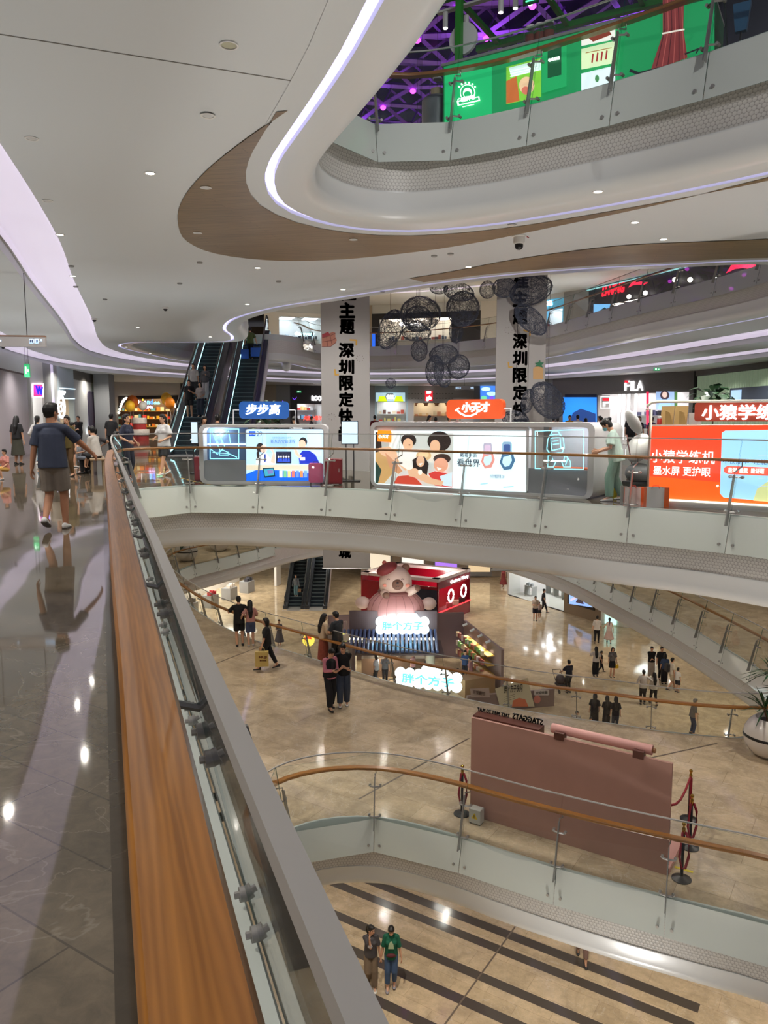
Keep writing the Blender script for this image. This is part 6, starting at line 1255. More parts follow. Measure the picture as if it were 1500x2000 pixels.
def cloud_sign(label, W, cx, cy, wpx, hpx, txt, root_v=0):
    p = W.px(cx, cy); r = W.root('cloud_sign', label, 'sign', p[0], 0, p[1]); s = W.rect(cx - wpx / 2, cy - hpx / 2, cx + wpx / 2, cy + hpx / 2); w_, h_ = s[2] - s[0], s[3] - s[1]
    mb = MB()
    for k in range(7):
        t = k / 6 - .5
        for sg in (-1, 1): c = circ(t * w_ * .86, sg * h_ * .22, h_ * .27, n=16); mb.prism(c, -.05 - .001 * k, .12, 0, 'y')
    mb.prism(rrect(-w_ * .46, -h_ * .3, w_ * .46, h_ * .3, .1), -.04, .12, 0, 'y'); mb.prism(rrect(-w_ * .1, h_ * .42, w_ * .3, h_ * .68, .12), -.04, .1, 0, 'y'); mb.build('light_panel', glow('cloud_white', (236, 252, 255), 2.4), r)
    btext(r, txt, (-w_ * .40, -h_ * .24, w_ * .40, h_ * .26), G((120, 214, 226), 1.2), -.07, .03, .03); return r
WC1 = Wall((-2.5, 40.3), (3.5, 40.3), Z2); cloud_sign('glowing white cloud shaped sign with pale blue characters on the tiled roof', WC1, 786, 1222, 100, 34, '胖个方子')
WC2 = Wall((-.4, 37.2), (4.2, 35.8), Z2); cloud_sign('lower glowing white cloud shaped sign near the floor, in front of the pop-up shop', WC2, 836, 1328, 128, 38, '胖个方子')
r = empty('bear_figure', 'huge cartoon bear in a round pink bun with a red beret above the cloud sign', 'figure', (0, 0, 0)); m_bear = mat('lantern_cream', (226, 196, 178), .5); m_bun = mat('lantern_pink', (206, 150, 146), .5); m_brn = mat('muzzle_brown', (128, 90, 72), .6); m_ber = mat('beret_red', (140, 52, 52), .6); m_sm = Pm((50, 34, 32))
bx, by, bz = .66, 42.0, -9.0
mb = MB(); mb.ell((bx, by, bz), (1.62, 1.3, 1.15), 28); mb.build('bun', m_bun, r, True); mb = MB(); mb.lathe([(.96, .92), (1.02, 1.0), (.96, 1.08)], 30, 0, (bx, by, bz)); mb.build('collar', mat('collar_brown', (128, 76, 70), .6), r, True)
for sx, zz, rr in ((-1, .35, 0), (1, .3, 0)): mb = MB(); mb.ell((bx + sx * 1.85, by - .1, bz + zz), (.42, .3, .36), 14); mb.build('bun_knot', mat('knot_cream', (214, 186, 172), .5), r, True); mb = MB(); mb.tube([(bx + sx * 1.4, by, bz + zz * .8), (bx + sx * 1.7, by - .05, bz + zz)], .25, 10); mb.build('bun_neck', m_bun, r, True)
for k in range(9): a = (k - 4) * .33; mb = MB(); mb.tube([(bx + 1.63 * math.sin(a) * math.cos(t), by - 1.31 * math.cos(a) * math.cos(t), bz + 1.16 * math.sin(t)) for t in [-1 + .25 * i for i in range(9)]], .012, 4); mb.build('seam', Pm((150, 100, 96)), r)
mb = MB(); mb.ell((bx - .02, by, bz + 1.45), (.92, .85, .98), 24); mb.build('head', m_bear, r, True); mb = MB(); mb.ell((bx + .08, by - .78, bz + 1.52), (.32, .2, .30), 16); mb.build('muzzle', m_brn, r, True)
mb = MB(); mb.ell((bx + .08, by - .97, bz + 1.66), (.08, .05, .06), 10); mb.build('nose', m_sm, r, True)
mb = MB(); mb.tube([(bx - .02, by - .985, bz + 1.5), (bx + .03, by - .99, bz + 1.46), (bx + .08, by - .995, bz + 1.5), (bx + .13, by - .99, bz + 1.46), (bx + .18, by - .985, bz + 1.5)], .015, 5); mb.build('mouth', m_sm, r)
for sx in (-.42, .36): mb = MB(); mb.tube([(bx + sx - .07, by - .80, bz + 1.82), (bx + sx, by - .82, bz + 1.86), (bx + sx + .07, by - .80, bz + 1.82)], .02, 5); mb.build('eye', m_sm, r)
for sx in (-.58, .62): mb = MB(); mb.ell((bx + sx, by - .64, bz + 1.45), (.16, .06, .10), 10); mb.build('cheek', mat('cheek_peach', (232, 150, 128), .6), r, True)
mb = MB(); mb.ell((bx + .55, by + .1, bz + 2.32), (.22, .12, .22), 12); mb.build('ear', m_brn, r, True)
mb = MB(); mb.ell((bx - .50, by - .1, bz + 2.28), (.62, .6, .32), 20, 0, Matrix.Rotation(-.45, 3, 'Y')); mb.build('beret', m_ber, r, True); mb = MB(); mb.ell((bx - .64, by - .1, bz + 2.62), (.13, .13, .13), 10); mb.build('pompom', Pm((206, 104, 92)), r, True)
for sx, tip in ((-1, (-.55, -.95, .98)), (1, (1.15, -.55, 1.28))): mb = MB(); mb.tube([(bx + sx * .62, by - .5, bz + 1.0), (bx + tip[0], by + tip[1], bz + tip[2])], .26, 12, r2=.2); mb.build('arm', m_bear, r, True); mb = MB(); mb.ell((bx + tip[0], by + tip[1] - .05, bz + tip[2]), (.20, .18, .18), 12); mb.build('paw', m_brn, r, True)
# posters on the low wall of the pop-up
WP = Wall((3.9, 34.45), (8.2, 35.45), Z2); r = WP.root('wall_poster', 'tilted pale recipe poster with bold characters and an orange shape on the low wall', 'poster', WP.px(1003, 1350)[0])
A = Art(WP, (WP.px(1003, 1350)[0], 0, 0), 0); A.poly([(967, 1345), (1030, 1324), (1044, 1380), (976, 1380)], Pm((206, 198, 170))).poly([(1000, 1380), (1002, 1368), (1014, 1363), (1026, 1366), (1032, 1380)], Pm((214, 120, 86)))
for k in range(3): A.line([(985, 1362 + k * 4), (1005, 1356 + k * 4)], .8, Pm((120, 110, 90)))
A.build('sheet', r); ptext(WP, r, '胖个方子快闪', (984, 1337, 1020, 1352), M_black, -.02, .004, .02, off=(WP.px(1003, 1350)[0], 0, 0), shear=0)
u = WP.px(1055, 1358)[0]; r = WP.root('wall_poster', 'small pink and white bubble poster right of the pale recipe poster', 'poster', u); A = Art(WP, (u, 0, 0), 0); A.ell(1049, 1366, 7, 8, Pm((206, 128, 118))).box(1043, 1347, 1072, 1358, Pm((214, 206, 204)), 2); A.build('sheet', r); ptext(WP, r, '欢迎光临', (1046, 1349.5, 1069, 1355.5), M_black, -.02, .004, .01, off=(u, 0, 0))
WQ = Wall((1.2, 35.75), (3.9, 34.45), Z2); u = WQ.px(935, 1355)[0]; r = WQ.root('wall_poster', 'pale torn edged poster with four dark characters, left of the recipe poster', 'poster', u); A = Art(WQ, (u, 0, 0), 0); A.poly([(918, 1345), (955, 1343), (957, 1362), (920, 1362)], Pm((166, 146, 140))); A.build('sheet', r); ptext(WQ, r, '可爱翻倍', (924, 1349, 948, 1357), Pm((90, 50, 46)), -.02, .004, .01, off=(u, 0, 0))
for (x, y, lab) in ((602, 1251, 'round yellow and red glowing snack sign behind the rail, left of the chatting couple'), (672, 1245, 'small yellow glowing sign behind the rail, right of the chatting couple')):
    W_k = Wall((-3.6, 37.2), (-1.5, 36.9), Z2); p = W_k.px(x, y); r = W_k.root('snack_sign', lab, 'sign', p[0], 0, p[1]); mb = MB()
    if x == 602: mb.tube([(0, 0, 0), (0, .12, 0)], .30, 22); mb.build('disc', G((250, 226, 90), 1.1), r); mb = MB(); mb.prism([(-.22, .1), (-.05, .24), (.14, .2), (.2, .05), (.02, .1), (-.1, -.04)], -.02, 0, 0, 'y'); mb.build('picture', G((226, 80, 40), 1.0), r); mb = MB(); mb.box(-.03, .02, -p[1], .03, .1, -.3); mb.build('post', M_dsteel, r)
    else: mb.box(-.12, 0, -.2, .12, .1, .2); mb.build('panel', G((236, 236, 120), 1.2), r); mb = MB(); mb.box(-.02, -.01, -.12, .06, 0, .1); mb.build('mark', M_black, r); mb = MB(); mb.box(-.03, .02, -p[1], .03, .1, -.2); mb.build('post', M_dsteel, r)
# red cosmetics kiosk
r = empty('cosmetics_kiosk', 'open topped dark red cosmetics kiosk with white top frame and two ring lights', 'kiosk', (0, 0, 0)); C_, R_, Lf, B_ = Vector((3.6, 50.0)), Vector((6.15, 53.8)), Vector((-1.6, 52.6)), Vector((.9, 56.4)); m_red = mat('lacquer_red', (132, 10, 30), .25)
def rseg(name, a, b, z0, z1, m, t=.12, inward=1): d = (b - a).normalized(); n = Vector((-d.y, d.x)) * t * inward; mb = MB(); mb.prism([a, b, b + n, a + n], z0, z1); return mb.build(name, m, r)
rseg('front_wall', Lf, C_, Z2, -9.6, m_red); rseg('end_frame', R_, R_ + (B_ - R_) * .06, Z2, -9.3, m_red); rseg('back_wall', R_, B_, Z2, -9.3, m_red); rseg('side_wall', B_, Lf, Z2, -9.3, m_red); rseg('header', C_, R_, -9.75, -9.25, m_red); rseg('counter', C_, R_, Z2, Z2 + .95, m_red, .5)
rseg('counter_light', C_ + Vector((.05, -.06)), R_ + Vector((.05, -.06)), Z2 + .85, Z2 + .93, G((255, 60, 70), 1.6), .03)
for a, b in ((Lf, C_), (C_, R_), (R_, B_), (B_, Lf)): rseg('top_frame', a, b, -9.25, -9.05, mat('kiosk_top', (206, 188, 184), .5), .55)
rseg('navy_panel', Lf.lerp(C_, .72) + Vector((-.03, -.05)), C_ + Vector((-.08, -.03)), Z2 + .1, -9.8, Pm((22, 26, 48)), .02)
WRk = Wall(C_, R_, Z2)
for t in (.38, .78):
    c = C_.lerp(R_, t); mb = MB(); mb.tube([(c.x + .36 * math.cos(k * .3927) * WRk.d.x, c.y - .1 + .36 * math.cos(k * .3927) * WRk.d.y, Z2 + 1.75 + .42 * math.sin(k * .3927)) for k in range(16)], .06, 8, 0, True); mb.build('ring_light', M_signw, r, True)
btext(r2 := WRk.root('kiosk_lettering', 'white script shop name on the red kiosk header', 'lettering'), 'Charlotte Tilbury', (1.6, 2.52, 4.2, 2.8), M_signw, -.03, .02, .02)
for k, c in enumerate(((206, 90, 100), (230, 190, 170), (60, 20, 26))): q = C_.lerp(R_, .3 + k * .2); mb = MB(); mb.box(q.x - .1, q.y + .1, Z2 + .95, q.x + .3, q.y + .4, Z2 + 1.25); mb.build('tester_stand', Pm(c), r)
point(3.2, 53.2, -9.6, 60, (1, .85, .8))
# white cosmetics store, brown screen wall, light box store
S1 = Wall(at(993, 1162, Z2), at(1101, 1195, Z2), Z2); r = S1.root('shop_front', 'bright white glass fronted cosmetics store with tables and chairs', 'shop front'); L_ = S1.len
mb = MB(); mb.box(-.3, 6, 0, L_, 6.2, 4.4); mb.box(-.3, .1, 0, -.1, 6, 4.4); mb.box(-.3, 0, 4.3, L_, 6, 4.5); mb.build('interior_walls', M_int, r); mb = MB(); mb.box(-.1, .05, .0, L_, 6, .03); mb.build('interior_floor', mat('pale_floor', (206, 204, 196), .25), r)
for k in range(15): mb = MB(); u, v = (.6 + k % 5) * L_ / 5, 1.0 + k // 5 * 1.8; mb.box(u, v, 4.26, u + .3, v + .3, 4.29); mb.build('ceiling_lamp', G((244, 250, 255), 14), r)
for t in (.25, .75): q = S1.world(L_ * t, 3, 3.9); point(q.x, q.y, q.z, 110, (.96, .98, 1))
for a_, b__ in ((0, L_ * .22), (L_ * .75, L_)): mb = MB(); mb.box(a_, 0, .05, b__, .03, 2.8); mb.build('window', M_glass, r); mb = MB(); mb.box(a_, -.02, 0, b__, .06, .06); mb.build('sill', M_dsteel, r)
for k in range(9): mb = MB(); u, v = L_ * (.08 + .09 * (k % 9)), 1.2 + (k * 1.7) % 3.6; mb.box(u, v, .7, u + .9, v + .5, .76); mb.box(u, v, .03, u + .06, v + .5, .7); mb.box(u + .84, v, .03, u + .9, v + .5, .7); mb.build('display_table', mat('store_grey', (190, 192, 190), .4), r); mb = MB(); [mb.box(u + .1 + j * .2, v + .1, .76, u + .2 + j * .2, v + .25, .95 + .06 * (j % 2)) for j in range(4)]; mb.build('goods', Pm((170, 176, 180)), r)['kind'] = 'stuff'
S2 = Wall(at(1101, 1195, Z2), at(1173, 1218, Z2), Z2); fill_wall(S2, 0, S2.len, 0, 4.5, mat('taupe_wall', (140, 122, 100), .5), 'taupe', .3)
r = S2.root('advert_screen', 'blue tinted portrait advert screen with dark frame on the brown wall', 'screen'); A = Art(S2, v=-.04); a_ = S2.rect(1113, 1141, 1160, 1178); mb = MB(); mb.box(a_[0] - .12, -.08, a_[1] - .25, a_[2] + .12, -.01, a_[3] + .3); mb.build('frame', M_black, r)
c4 = lambda m, x0=1113, y0=1141, x1=1159, y1=1184, d=12: A.poly([(x0, y0), (x1, y0 + d), (x1, y1), (x0, y1 - d + 2)], m)
A.v = -.082; c4(G((140, 176, 236), 1.1), y0=1141, y1=1186, d=9); A.ell(1131, 1153, 6, 8, G((50, 34, 36))).ell(1135, 1158, 6, 9, G((226, 196, 196))).poly([(1126, 1176), (1131, 1168), (1140, 1168), (1142, 1180)], G((60, 50, 60))).line([(1142, 1164), (1156, 1172)], 4, G((220, 190, 190))).line([(1128, 1166), (1117, 1172)], 4, G((210, 196, 210))); A.build('picture', r)
S3 = Wall(at(1173, 1218, Z2), at(1262, 1232, Z2), Z2); r = S3.root('shop_front', 'white cosmetics store with a tall glowing pale green light box by its entrance', 'shop front'); mb = MB(); mb.box(0, 0, 0, 1.9, .3, 4.2); mb.box(1.9, 0, 3.2, S3.len, .3, 4.2); mb.build('facade', M_int, r); mb = MB(); mb.box(1.9, 3, 0, S3.len, 3.2, 4.2); mb.build('interior_walls', M_int, r)
a_ = S3.rect(1183, 1175, 1205, 1217); mb = MB(); mb.box(a_[0], -.12, .1, a_[2], -.02, a_[3]); mb.build('light_box', G((190, 240, 226), 1.3), r); mb = MB(); mb.box(a_[0], -.13, a_[3] + .05, a_[2], -.02, a_[3] + .35); mb.build('name_board', Pm((60, 80, 110)), r); btext(r, 'LA MER', (a_[0] + .1, a_[3] + .1, a_[2] - .1, a_[3] + .28), M_signw, -.14, .01, .01)
mb = MB(); mb.box(2.2, .4, 0, S3.len, 1.0, 1.1); mb.build('display_counter', mat('store_wood', (170, 150, 120), .4), r); mb = MB(); mb.box(2.2, .5, 3.0, S3.len, 2.6, 3.05); mb.build('ceiling_panel', G((240, 252, 250), 5), r)
S4 = Wall((-15, 46), (-8.6, 63), Z2); r = S4.root('shop_front', 'bright white ground floor store at the left of the lower escalators', 'shop front'); mb = MB(); mb.prism([(0, 0), (.6, 0), (.6, 3.2), (S4.len - .8, 3.2), (S4.len - .8, 0), (S4.len, 0), (S4.len, 4.5), (0, 4.5)], 0, .2, 0, 'y'); mb.build('facade', M_int, r); mb = MB(); mb.box(0, 4, 0, S4.len, 4.2, 4.5); mb.build('interior_walls', M_int, r)
for k in range(6): mb = MB(); mb.box(1 + k * 2.6, 1, 3.4, 2.8 + k * 2.6, 3.6, 3.45); mb.build('ceiling_panel', G((255, 250, 240), 6), r)
for k in range(6): mb = MB(); mb.box(1.2 + k * 2.6, .8, 0, 2.2 + k * 2.6, 1.6, .9); tb = mb.build('display_table', M_pier, r); mb = MB(); [mb.box(1.3 + k * 2.6 + j * .3, .9, .9, 1.45 + k * 2.6 + j * .3, 1.2, 1.15 + .1 * (j % 2)) for j in range(3)]; mb.build('goods', Pm([(176, 40, 50), (230, 220, 210), (60, 60, 70)][k % 3]), tb)['kind'] = 'stuff'
fill_wall(Wall((-2, 66), (14, 66), Z2), 0, 16, 0, 4.5, M_wall, 'ground_far')
for k in range(5): W_k = Wall((-1.5 + k * 2.9, 65.8), (.8 + k * 2.9, 65.8), Z2); r = W_k.root('shop_window', 'lit shop window on the far ground floor wall, number %s from the left' % ['one', 'two', 'three', 'four', 'five'][k], 'window'); mb = MB(); mb.box(0, 0, .1, 2.2, .06, 3.0); mb.build('frame', M_pier, r); mb = MB(); mb.box(.15, -.02, .5, 2.05, 0, 2.7); mb.build('pane', G([(226, 214, 190), (240, 236, 230), (170, 120, 250), (214, 190, 150), (230, 220, 200)][k], 1.0), r)
# pushchair
r = empty('pushchair', 'dark folding pushchair in front of the man in black at the rail', 'pushchair', (*at(1094, 1350, Z2), Z2), .3)
mb = MB(); mb.ell((0, 0, .62), (.24, .3, .26), 12); mb.build('hood', Pm((70, 58, 60)), r, True); mb = MB(); mb.box(-.2, -.3, .3, .2, .25, .42); mb.build('seat', Pm((40, 38, 42)), r, bevel=.04)
for sx in (-.22, .22):
    for sy in (-.3, .3): mb = MB(); mb.tube([(sx - .02, sy, .09), (sx + .02, sy, .09)], .09, 14); mb.build('wheel', M_black, r)
    mb = MB(); mb.tube([(sx, -.3, .09), (sx, .1, .55), (sx, .45, 1.0)], .014, 6); mb.build('frame_tube', M_dsteel, r)
mb = MB(); mb.tube([(-.22, .45, 1.0), (.22, .45, 1.0)], .016, 6); mb.build('handle', M_black, r)
# ================================================================ people
REM = []                                # objects waiting for their remesh to be baked
def ellipsoid(mb, c, r, rot=None, n=12): mb.ell(c, r, n, 0, rot)
def limb(mb, a, b, ra, rb, n=12, sx=1.0, flat=False, side=None):
    """tapered limb from a to b, round-ended or cut flat; sx widens it along 'side'"""
    a, b = Vector(a), Vector(b); d = b - a; L_ = d.length
    if L_ < 1e-5: return
    d /= L_; s = Vector(side) if side else Vector((1, 0, 0)); s = s - d * s.dot(d)
    if s.length < .05: s = Vector((0, 1, 0)) - d * d.y
    s.normalize(); t = d.cross(s); rings = []
    if not flat:
        for k in range(1, 4): th = math.pi / 2 * (1 - k / 4); rings.append((-math.sin(th) * ra, math.cos(th) * ra))
    for k in range(3): rings.append((L_ * k / 2, ra + (rb - ra) * k / 2))
    if not flat:
        for k in range(1, 4): th = math.pi / 2 * k / 4; rings.append((L_ + math.sin(th) * rb, math.cos(th) * rb))
    v = []; f = []
    for h, r in rings:
        for q in range(n): al = 2 * math.pi * q / n; v.append(a + d * h + s * (math.cos(al) * r * sx) + t * (math.sin(al) * r))
    m = len(rings)
    for i in range(m - 1): f += [(i * n + q, i * n + (q + 1) % n, (i + 1) * n + (q + 1) % n, (i + 1) * n + q) for q in range(n)]
    e0, e1 = len(v), len(v) + 1
    v += [a - d * (0 if flat else ra), b + d * (0 if flat else rb)]
    f += [(e0, (q + 1) % n, q) for q in range(n)] + [(e1, (m - 1) * n + q, (m - 1) * n + (q + 1) % n) for q in range(n)]
    mb.add(v, f)
def chain(mb, pts, rs, **k):
    for (a, b), (ra, rb) in zip(zip(pts, pts[1:]), zip(rs, rs[1:])): limb(mb, a, b, ra, rb, **k)
def ik(a, b, l1, l2, pole):
    a, b = Vector(a), Vector(b); d = b - a; D = min(d.length, (l1 + l2) * .999); d = d.normalized(); b = a + d * D
    x = (l1 * l1 - l2 * l2 + D * D) / (2 * D); h = math.sqrt(max(0, l1 * l1 - x * x)); p = Vector(pole); p = p - d * p.dot(d)
    if p.length < 1e-4: p = Vector((0, 1, 0)) - d * d.y
    return a + d * x + p.normalized() * h, b
def remesh(mb, name, m, parent, vox, cb=None, smooth=4):
    o = mb.build(name, m if isinstance(m, list) else [m], parent, False)
    rm = o.modifiers.new('r', 'REMESH'); rm.mode = 'VOXEL'; rm.voxel_size = vox; rm.use_smooth_shade = True
    if smooth: s = o.modifiers.new('s', 'SMOOTH'); s.iterations = smooth; s.factor = .5
    REM.append((o, cb)); return o
def bake_people():
    bpy.context.view_layer.update(); dg = bpy.context.evaluated_depsgraph_get()
    for o, cb in REM:
        me = bpy.data.meshes.new_from_object(o.evaluated_get(dg)); mats = [s.material for s in o.material_slots]; o.modifiers.clear(); o.data = me
        me.materials.clear()
        for m in mats: me.materials.append(m)
        me.polygons.foreach_set('use_smooth', [True] * len(me.polygons))
        if cb: cb(me)
SKIN = mat('skin', (206, 158, 128), .55); SKIN_D = mat('skin_tan', (190, 136, 104), .55); HAIR = mat('hair_black', (13, 11, 11), .5); M_eye = mat('eye_dark', (30, 20, 18), .3); M_lip = mat('lip', (160, 88, 80), .5); GREYHAIR = mat('hair_grey', (120, 116, 110), .6)
def cloth(rgb, v=True): return mat('cloth_%d_%d_%d' % rgb, rgb, .85, var=(9, .72)) if v else mat('cloth_%d_%d_%d' % rgb, rgb, .85)
NP = [0]
def person(label, loc, face, h=1.70, top=((60, 60, 66), 'tee'), bottom=((40, 40, 46), 'long'), shoes=(40, 40, 42), hair='short', sex='m', feet=None, hands=None, lean=0, look=(0, 0), hip=None, det=1, skin=None, group=None, build_=1.0, haircol=None, extra=None):
    """face: 0 looks away from the camera, 90 to the right, 180 at the camera. feet/hands: left and right targets (x right, y ahead, z up), metres on a 1.7 m body"""
    s = h / 1.7; R_ = empty('person', label, 'person', loc, -math.radians(face), group); skin = skin or SKIN
    vox = {2: .0075, 1: .011, 0: .017}[det] * max(.8, s); f = sex == 'f'
    hipz = (hip if hip is not None else .885); feet = feet or ((-.09, .0, 0), (.09, .02, 0)); hands = hands or ((-.24, .04, .80), (.24, .02, .80))
    HP = Vector((0, 0, hipz)); tl = math.radians(lean); upm = Matrix.Rotation(-tl, 3, 'X')
    def up(p): return HP + upm @ (Vector((p[0], p[1], p[2] - .885)))      # upper body leans about the hips
    S_ = lambda p: Vector(p) * s
    bw = (.92 if f else 1.0) * build_; sh = (.150 if f else .172) * build_
    ank = [Vector((a[0], a[1], a[2] + .075)) for a in feet]; hj = [Vector((-.085, 0, hipz)), Vector((.085, 0, hipz))]
    kn = [];
    for i in range(2):
        k_, b_ = ik(hj[i], ank[i], .415, .41, (feet[i][0] * .3, 1, 0)); kn.append(k_); ank[i] = b_
    shp = [up((-sh, 0, 1.368)), up((sh, 0, 1.368))]; el = []; wr = []
    for i in range(2):
        e_, w_ = ik(shp[i], hands[i], .285, .255, ((-1 if i == 0 else 1) * .55, -1, -.35)); el.append(e_); wr.append(w_)
    yaw, pit = math.radians(look[0]), math.radians(look[1]); hm = upm @ Matrix.Rotation(-yaw, 3, 'Z') @ Matrix.Rotation(pit, 3, 'X'); HC = up((0, .02, 1.47)) + hm @ Vector((0, .01, .115))
    Hd = lambda p: HC + hm @ Vector(p)
    b = MB(); E_ = lambda c, r, rot=None: ellipsoid(b, S_(c), tuple(x * s for x in r), rot)
    Lm = lambda a, c, ra, rc, **k: limb(b, S_(a), S_(c), ra * s, rc * s, **k)
    E_(up((0, -.01, .94)), (.165 * bw, .115, .125), upm); E_(up((0, 0, 1.08)), (.140 * bw, .098, .16), upm); E_(up((0, .005, 1.25)), (.168 * bw, .112, .165), upm)
    if f: [E_(up((x, .085, 1.24)), (.065, .055, .065)) for x in (-.07, .07)]
    [Lm(up((0, -.012, 1.405)), up((sx * sh * .9, -.005, 1.368)), .055, .050) for sx in (-1, 1)]; Lm(up((0, -.01, 1.36)), HC - hm @ Vector((0, .02, .06)), .062 * (.9 if f else 1), .054 * (.9 if f else 1))
    E_(HC + hm @ Vector((0, -.004, .012)), (.076, .096, .112), hm); E_(Hd((0, .032, -.058)), (.052, .055, .058), hm); Lm(Hd((0, .088, .008)), Hd((0, .106, -.026)), .009, .014)
    for sx in (-1, 1): E_(Hd((sx * .074, -.005, -.012)), (.012, .02, .03), hm)
    for i in range(2):
        a1, k1 = ank[i], kn[i]
        Lm(hj[i], k1, .088 * bw, .056); Lm(k1, k1.lerp(a1, .4), .056, .055); Lm(k1.lerp(a1, .4), a1, .055, .036); Lm(a1, a1 + Vector((0, .10, -.045)), .036, .028)
        sx = -1 if i == 0 else 1; ar = .85 if f else 1
        Lm(shp[i], el[i], .050 * ar, .040 * ar); Lm(el[i], el[i].lerp(wr[i], .35), .041 * ar, .039 * ar); Lm(el[i].lerp(wr[i], .35), wr[i], .039 * ar, .026 * ar)
        d = (wr[i] - el[i]).normalized(); inn = Vector((-sx, .0, 0)); inn = (inn - d * inn.dot(d)).normalized(); fw = d.cross(inn) * sx      # palm faces the body, thumb ahead
        fw = fw if fw.y > -.2 else -fw
        pc = wr[i] + d * .045; rot = Matrix((fw * 1.0, inn, d)).transposed(); E_(pc, (.040, .017, .055), rot)
        if det >= 1:
            for j, (o_, ln) in enumerate(((.029, .062), (.010, .072), (-.010, .066), (-.028, .052))):
                k0 = wr[i] + d * .085 + fw * o_; k1_ = k0 + d * ln * .5 + inn * .010; k2_ = k1_ + d * ln * .38 + inn * .026; Lm(k0, k1_, .0105, .0098, n=8); Lm(k1_, k2_, .0098, .0085, n=8)
            t0 = wr[i] + d * .03 + fw * .032; t1 = t0 + d * .035 + fw * .022 + inn * .012; t2 = t1 + d * .03 + inn * .014; Lm(t0, t1, .0125, .0115, n=8); Lm(t1, t2, .0115, .009, n=8)
    def face_cb(me, Hd=Hd, s=s):
        if det < 1: return
        ce = [Vector(Hd((x, .083, .012))) * s for x in (-.031, .031)]; cm = Vector(Hd((0, .085, -.058))) * s; bro = [Vector(Hd((x, .084, .036))) * s for x in (-.033, .033)]; iv = hm.inverted()
        for p in me.polygons:
            c = p.center
            for q in ce:
                d = iv @ (c - q)
                if abs(d.x) < .015 * s and abs(d.z) < .0075 * s and abs(d.y) < .03 * s: p.material_index = 1
            for q in bro:
                d = iv @ (c - q)
                if abs(d.x) < .019 * s and abs(d.z) < .0045 * s and abs(d.y) < .03 * s: p.material_index = 1
            d = iv @ (c - cm)
            if abs(d.x) < .022 * s and abs(d.z) < .006 * s and abs(d.y) < .03 * s: p.material_index = 2
    remesh(b, 'body', [skin, M_eye, M_lip], R_, vox, face_cb, 3)
    # ---- clothes
    def piece(name, rgb, fn, v=None):
        mb = MB(); fn(mb); return remesh(mb, name, rgb if not isinstance(rgb, tuple) else cloth(rgb), R_, v or vox * 1.25, None, 3)
    ce = lambda mb: (lambda c, r, rot=None: ellipsoid(mb, S_(c), tuple(x * s for x in r), rot)); cl = lambda mb: (lambda a, c, ra, rc, **k: limb(mb, S_(a), S_(c), ra * s, rc * s, **k))
    if top:
        rgb, kind = top[0], top[1]; hem = top[2] if len(top) > 2 else (.86 if kind != 'crop' else .98)
        def mk(mb):
            e, l = ce(mb), cl(mb); sd = upm @ Vector((1, 0, 0)); hw = .153 if kind != 'loose' else .168
            e(up((0, .002, 1.25)), (.180 * bw, .130, .170), upm)
            if f: [e(up((x, .085, 1.24)), (.075, .066, .075)) for x in (-.07, .07)]
            l(up((0, .0, 1.26)), up((0, -.008, hem)), .128, hw, sx=1.27 * bw, flat=True, side=sd, n=18); l(up((0, -.01, 1.39)), up((0, -.01, 1.425)), .075, .062, flat=True, sx=1.15, side=sd)
            [l(up((0, -.012, 1.395)), up((sx * sh * .92, -.004, 1.362)), .066, .060) for sx in (-1, 1)]
            for i in range(2):
                loose = .016 if kind != 'loose' else .034
                if kind == 'vest': continue
                if kind == 'sleeveless': continue
                if kind in ('long', 'looselong', 'blazer'): l(shp[i], el[i], .059, .054); l(el[i], el[i].lerp(wr[i], .9), .056, .042, flat=False)
                elif kind == 'half': l(shp[i], shp[i].lerp(el[i], .96), .060, .062, flat=True); l(shp[i], shp[i].lerp(el[i], .3), .060, .060)
                else: m_ = shp[i].lerp(el[i], .82); l(shp[i], shp[i].lerp(m_, .5), .058, .058 + loose * .4); l(shp[i].lerp(m_, .4), m_, .058 + loose * .4, .058 + loose, flat=True)
        piece('shirt', rgb, mk)
    if bottom:
        rgb, kind = bottom[0], bottom[1]
        def mk(mb):
            e, l = ce(mb), cl(mb); hh = Vector((0, 0, hipz)); sit = abs(kn[0].z - hipz) < .25
            e(up((0, -.012, .93)), (.176 * bw, .132, .12), upm)
            if kind in ('long', 'wide', 'shorts', 'cropped'):
                for i in range(2):
                    a1, k1 = ank[i], kn[i]; w_ = {'long': 0, 'wide': .026, 'shorts': .022, 'cropped': .008}[kind]
                    if kind == 'shorts': t_ = hj[i].lerp(k1, .86); l(hj[i], t_, .105 * bw, .088 + w_ * .5, flat=False) if sit else l(hj[i] + Vector((0, 0, .0)), t_, .106 * bw, .082 + w_, flat=True)
                    else:
                        e_ = k1.lerp(a1, .94 if kind != 'cropped' else .78); l(hj[i], k1, .104 * bw, .072 + w_); l(k1, e_, .072 + w_, .054 + w_, flat=False if sit else True); l(k1, k1.lerp(e_, .5), .072 + w_, .064 + w_)
                if kind == 'shorts' and not sit: e((0, -.005, hipz - .02), (.165 * bw, .125, .11))
            else:
                z1 = {'skirt': .55, 'longskirt': .20, 'dress': .30, 'midi': .32}[kind]; w1 = {'skirt': .17, 'longskirt': .20, 'dress': .27, 'midi': .20}[kind]
                l(up((0, 0, 1.0)), (0, .0, hipz - .05), .118, .14, flat=True, sx=1.3 * bw, n=18); l((0, 0, hipz + .02), (sum(a.x for a in ank) / 2, sum(a.y for a in ank) / 2 * .7, z1), .135, w1, flat=True, sx=1.22, n=20)
        piece({'long': 'trousers', 'wide': 'trousers', 'cropped': 'trousers', 'shorts': 'shorts'}.get(kind, 'skirt'), rgb, mk)
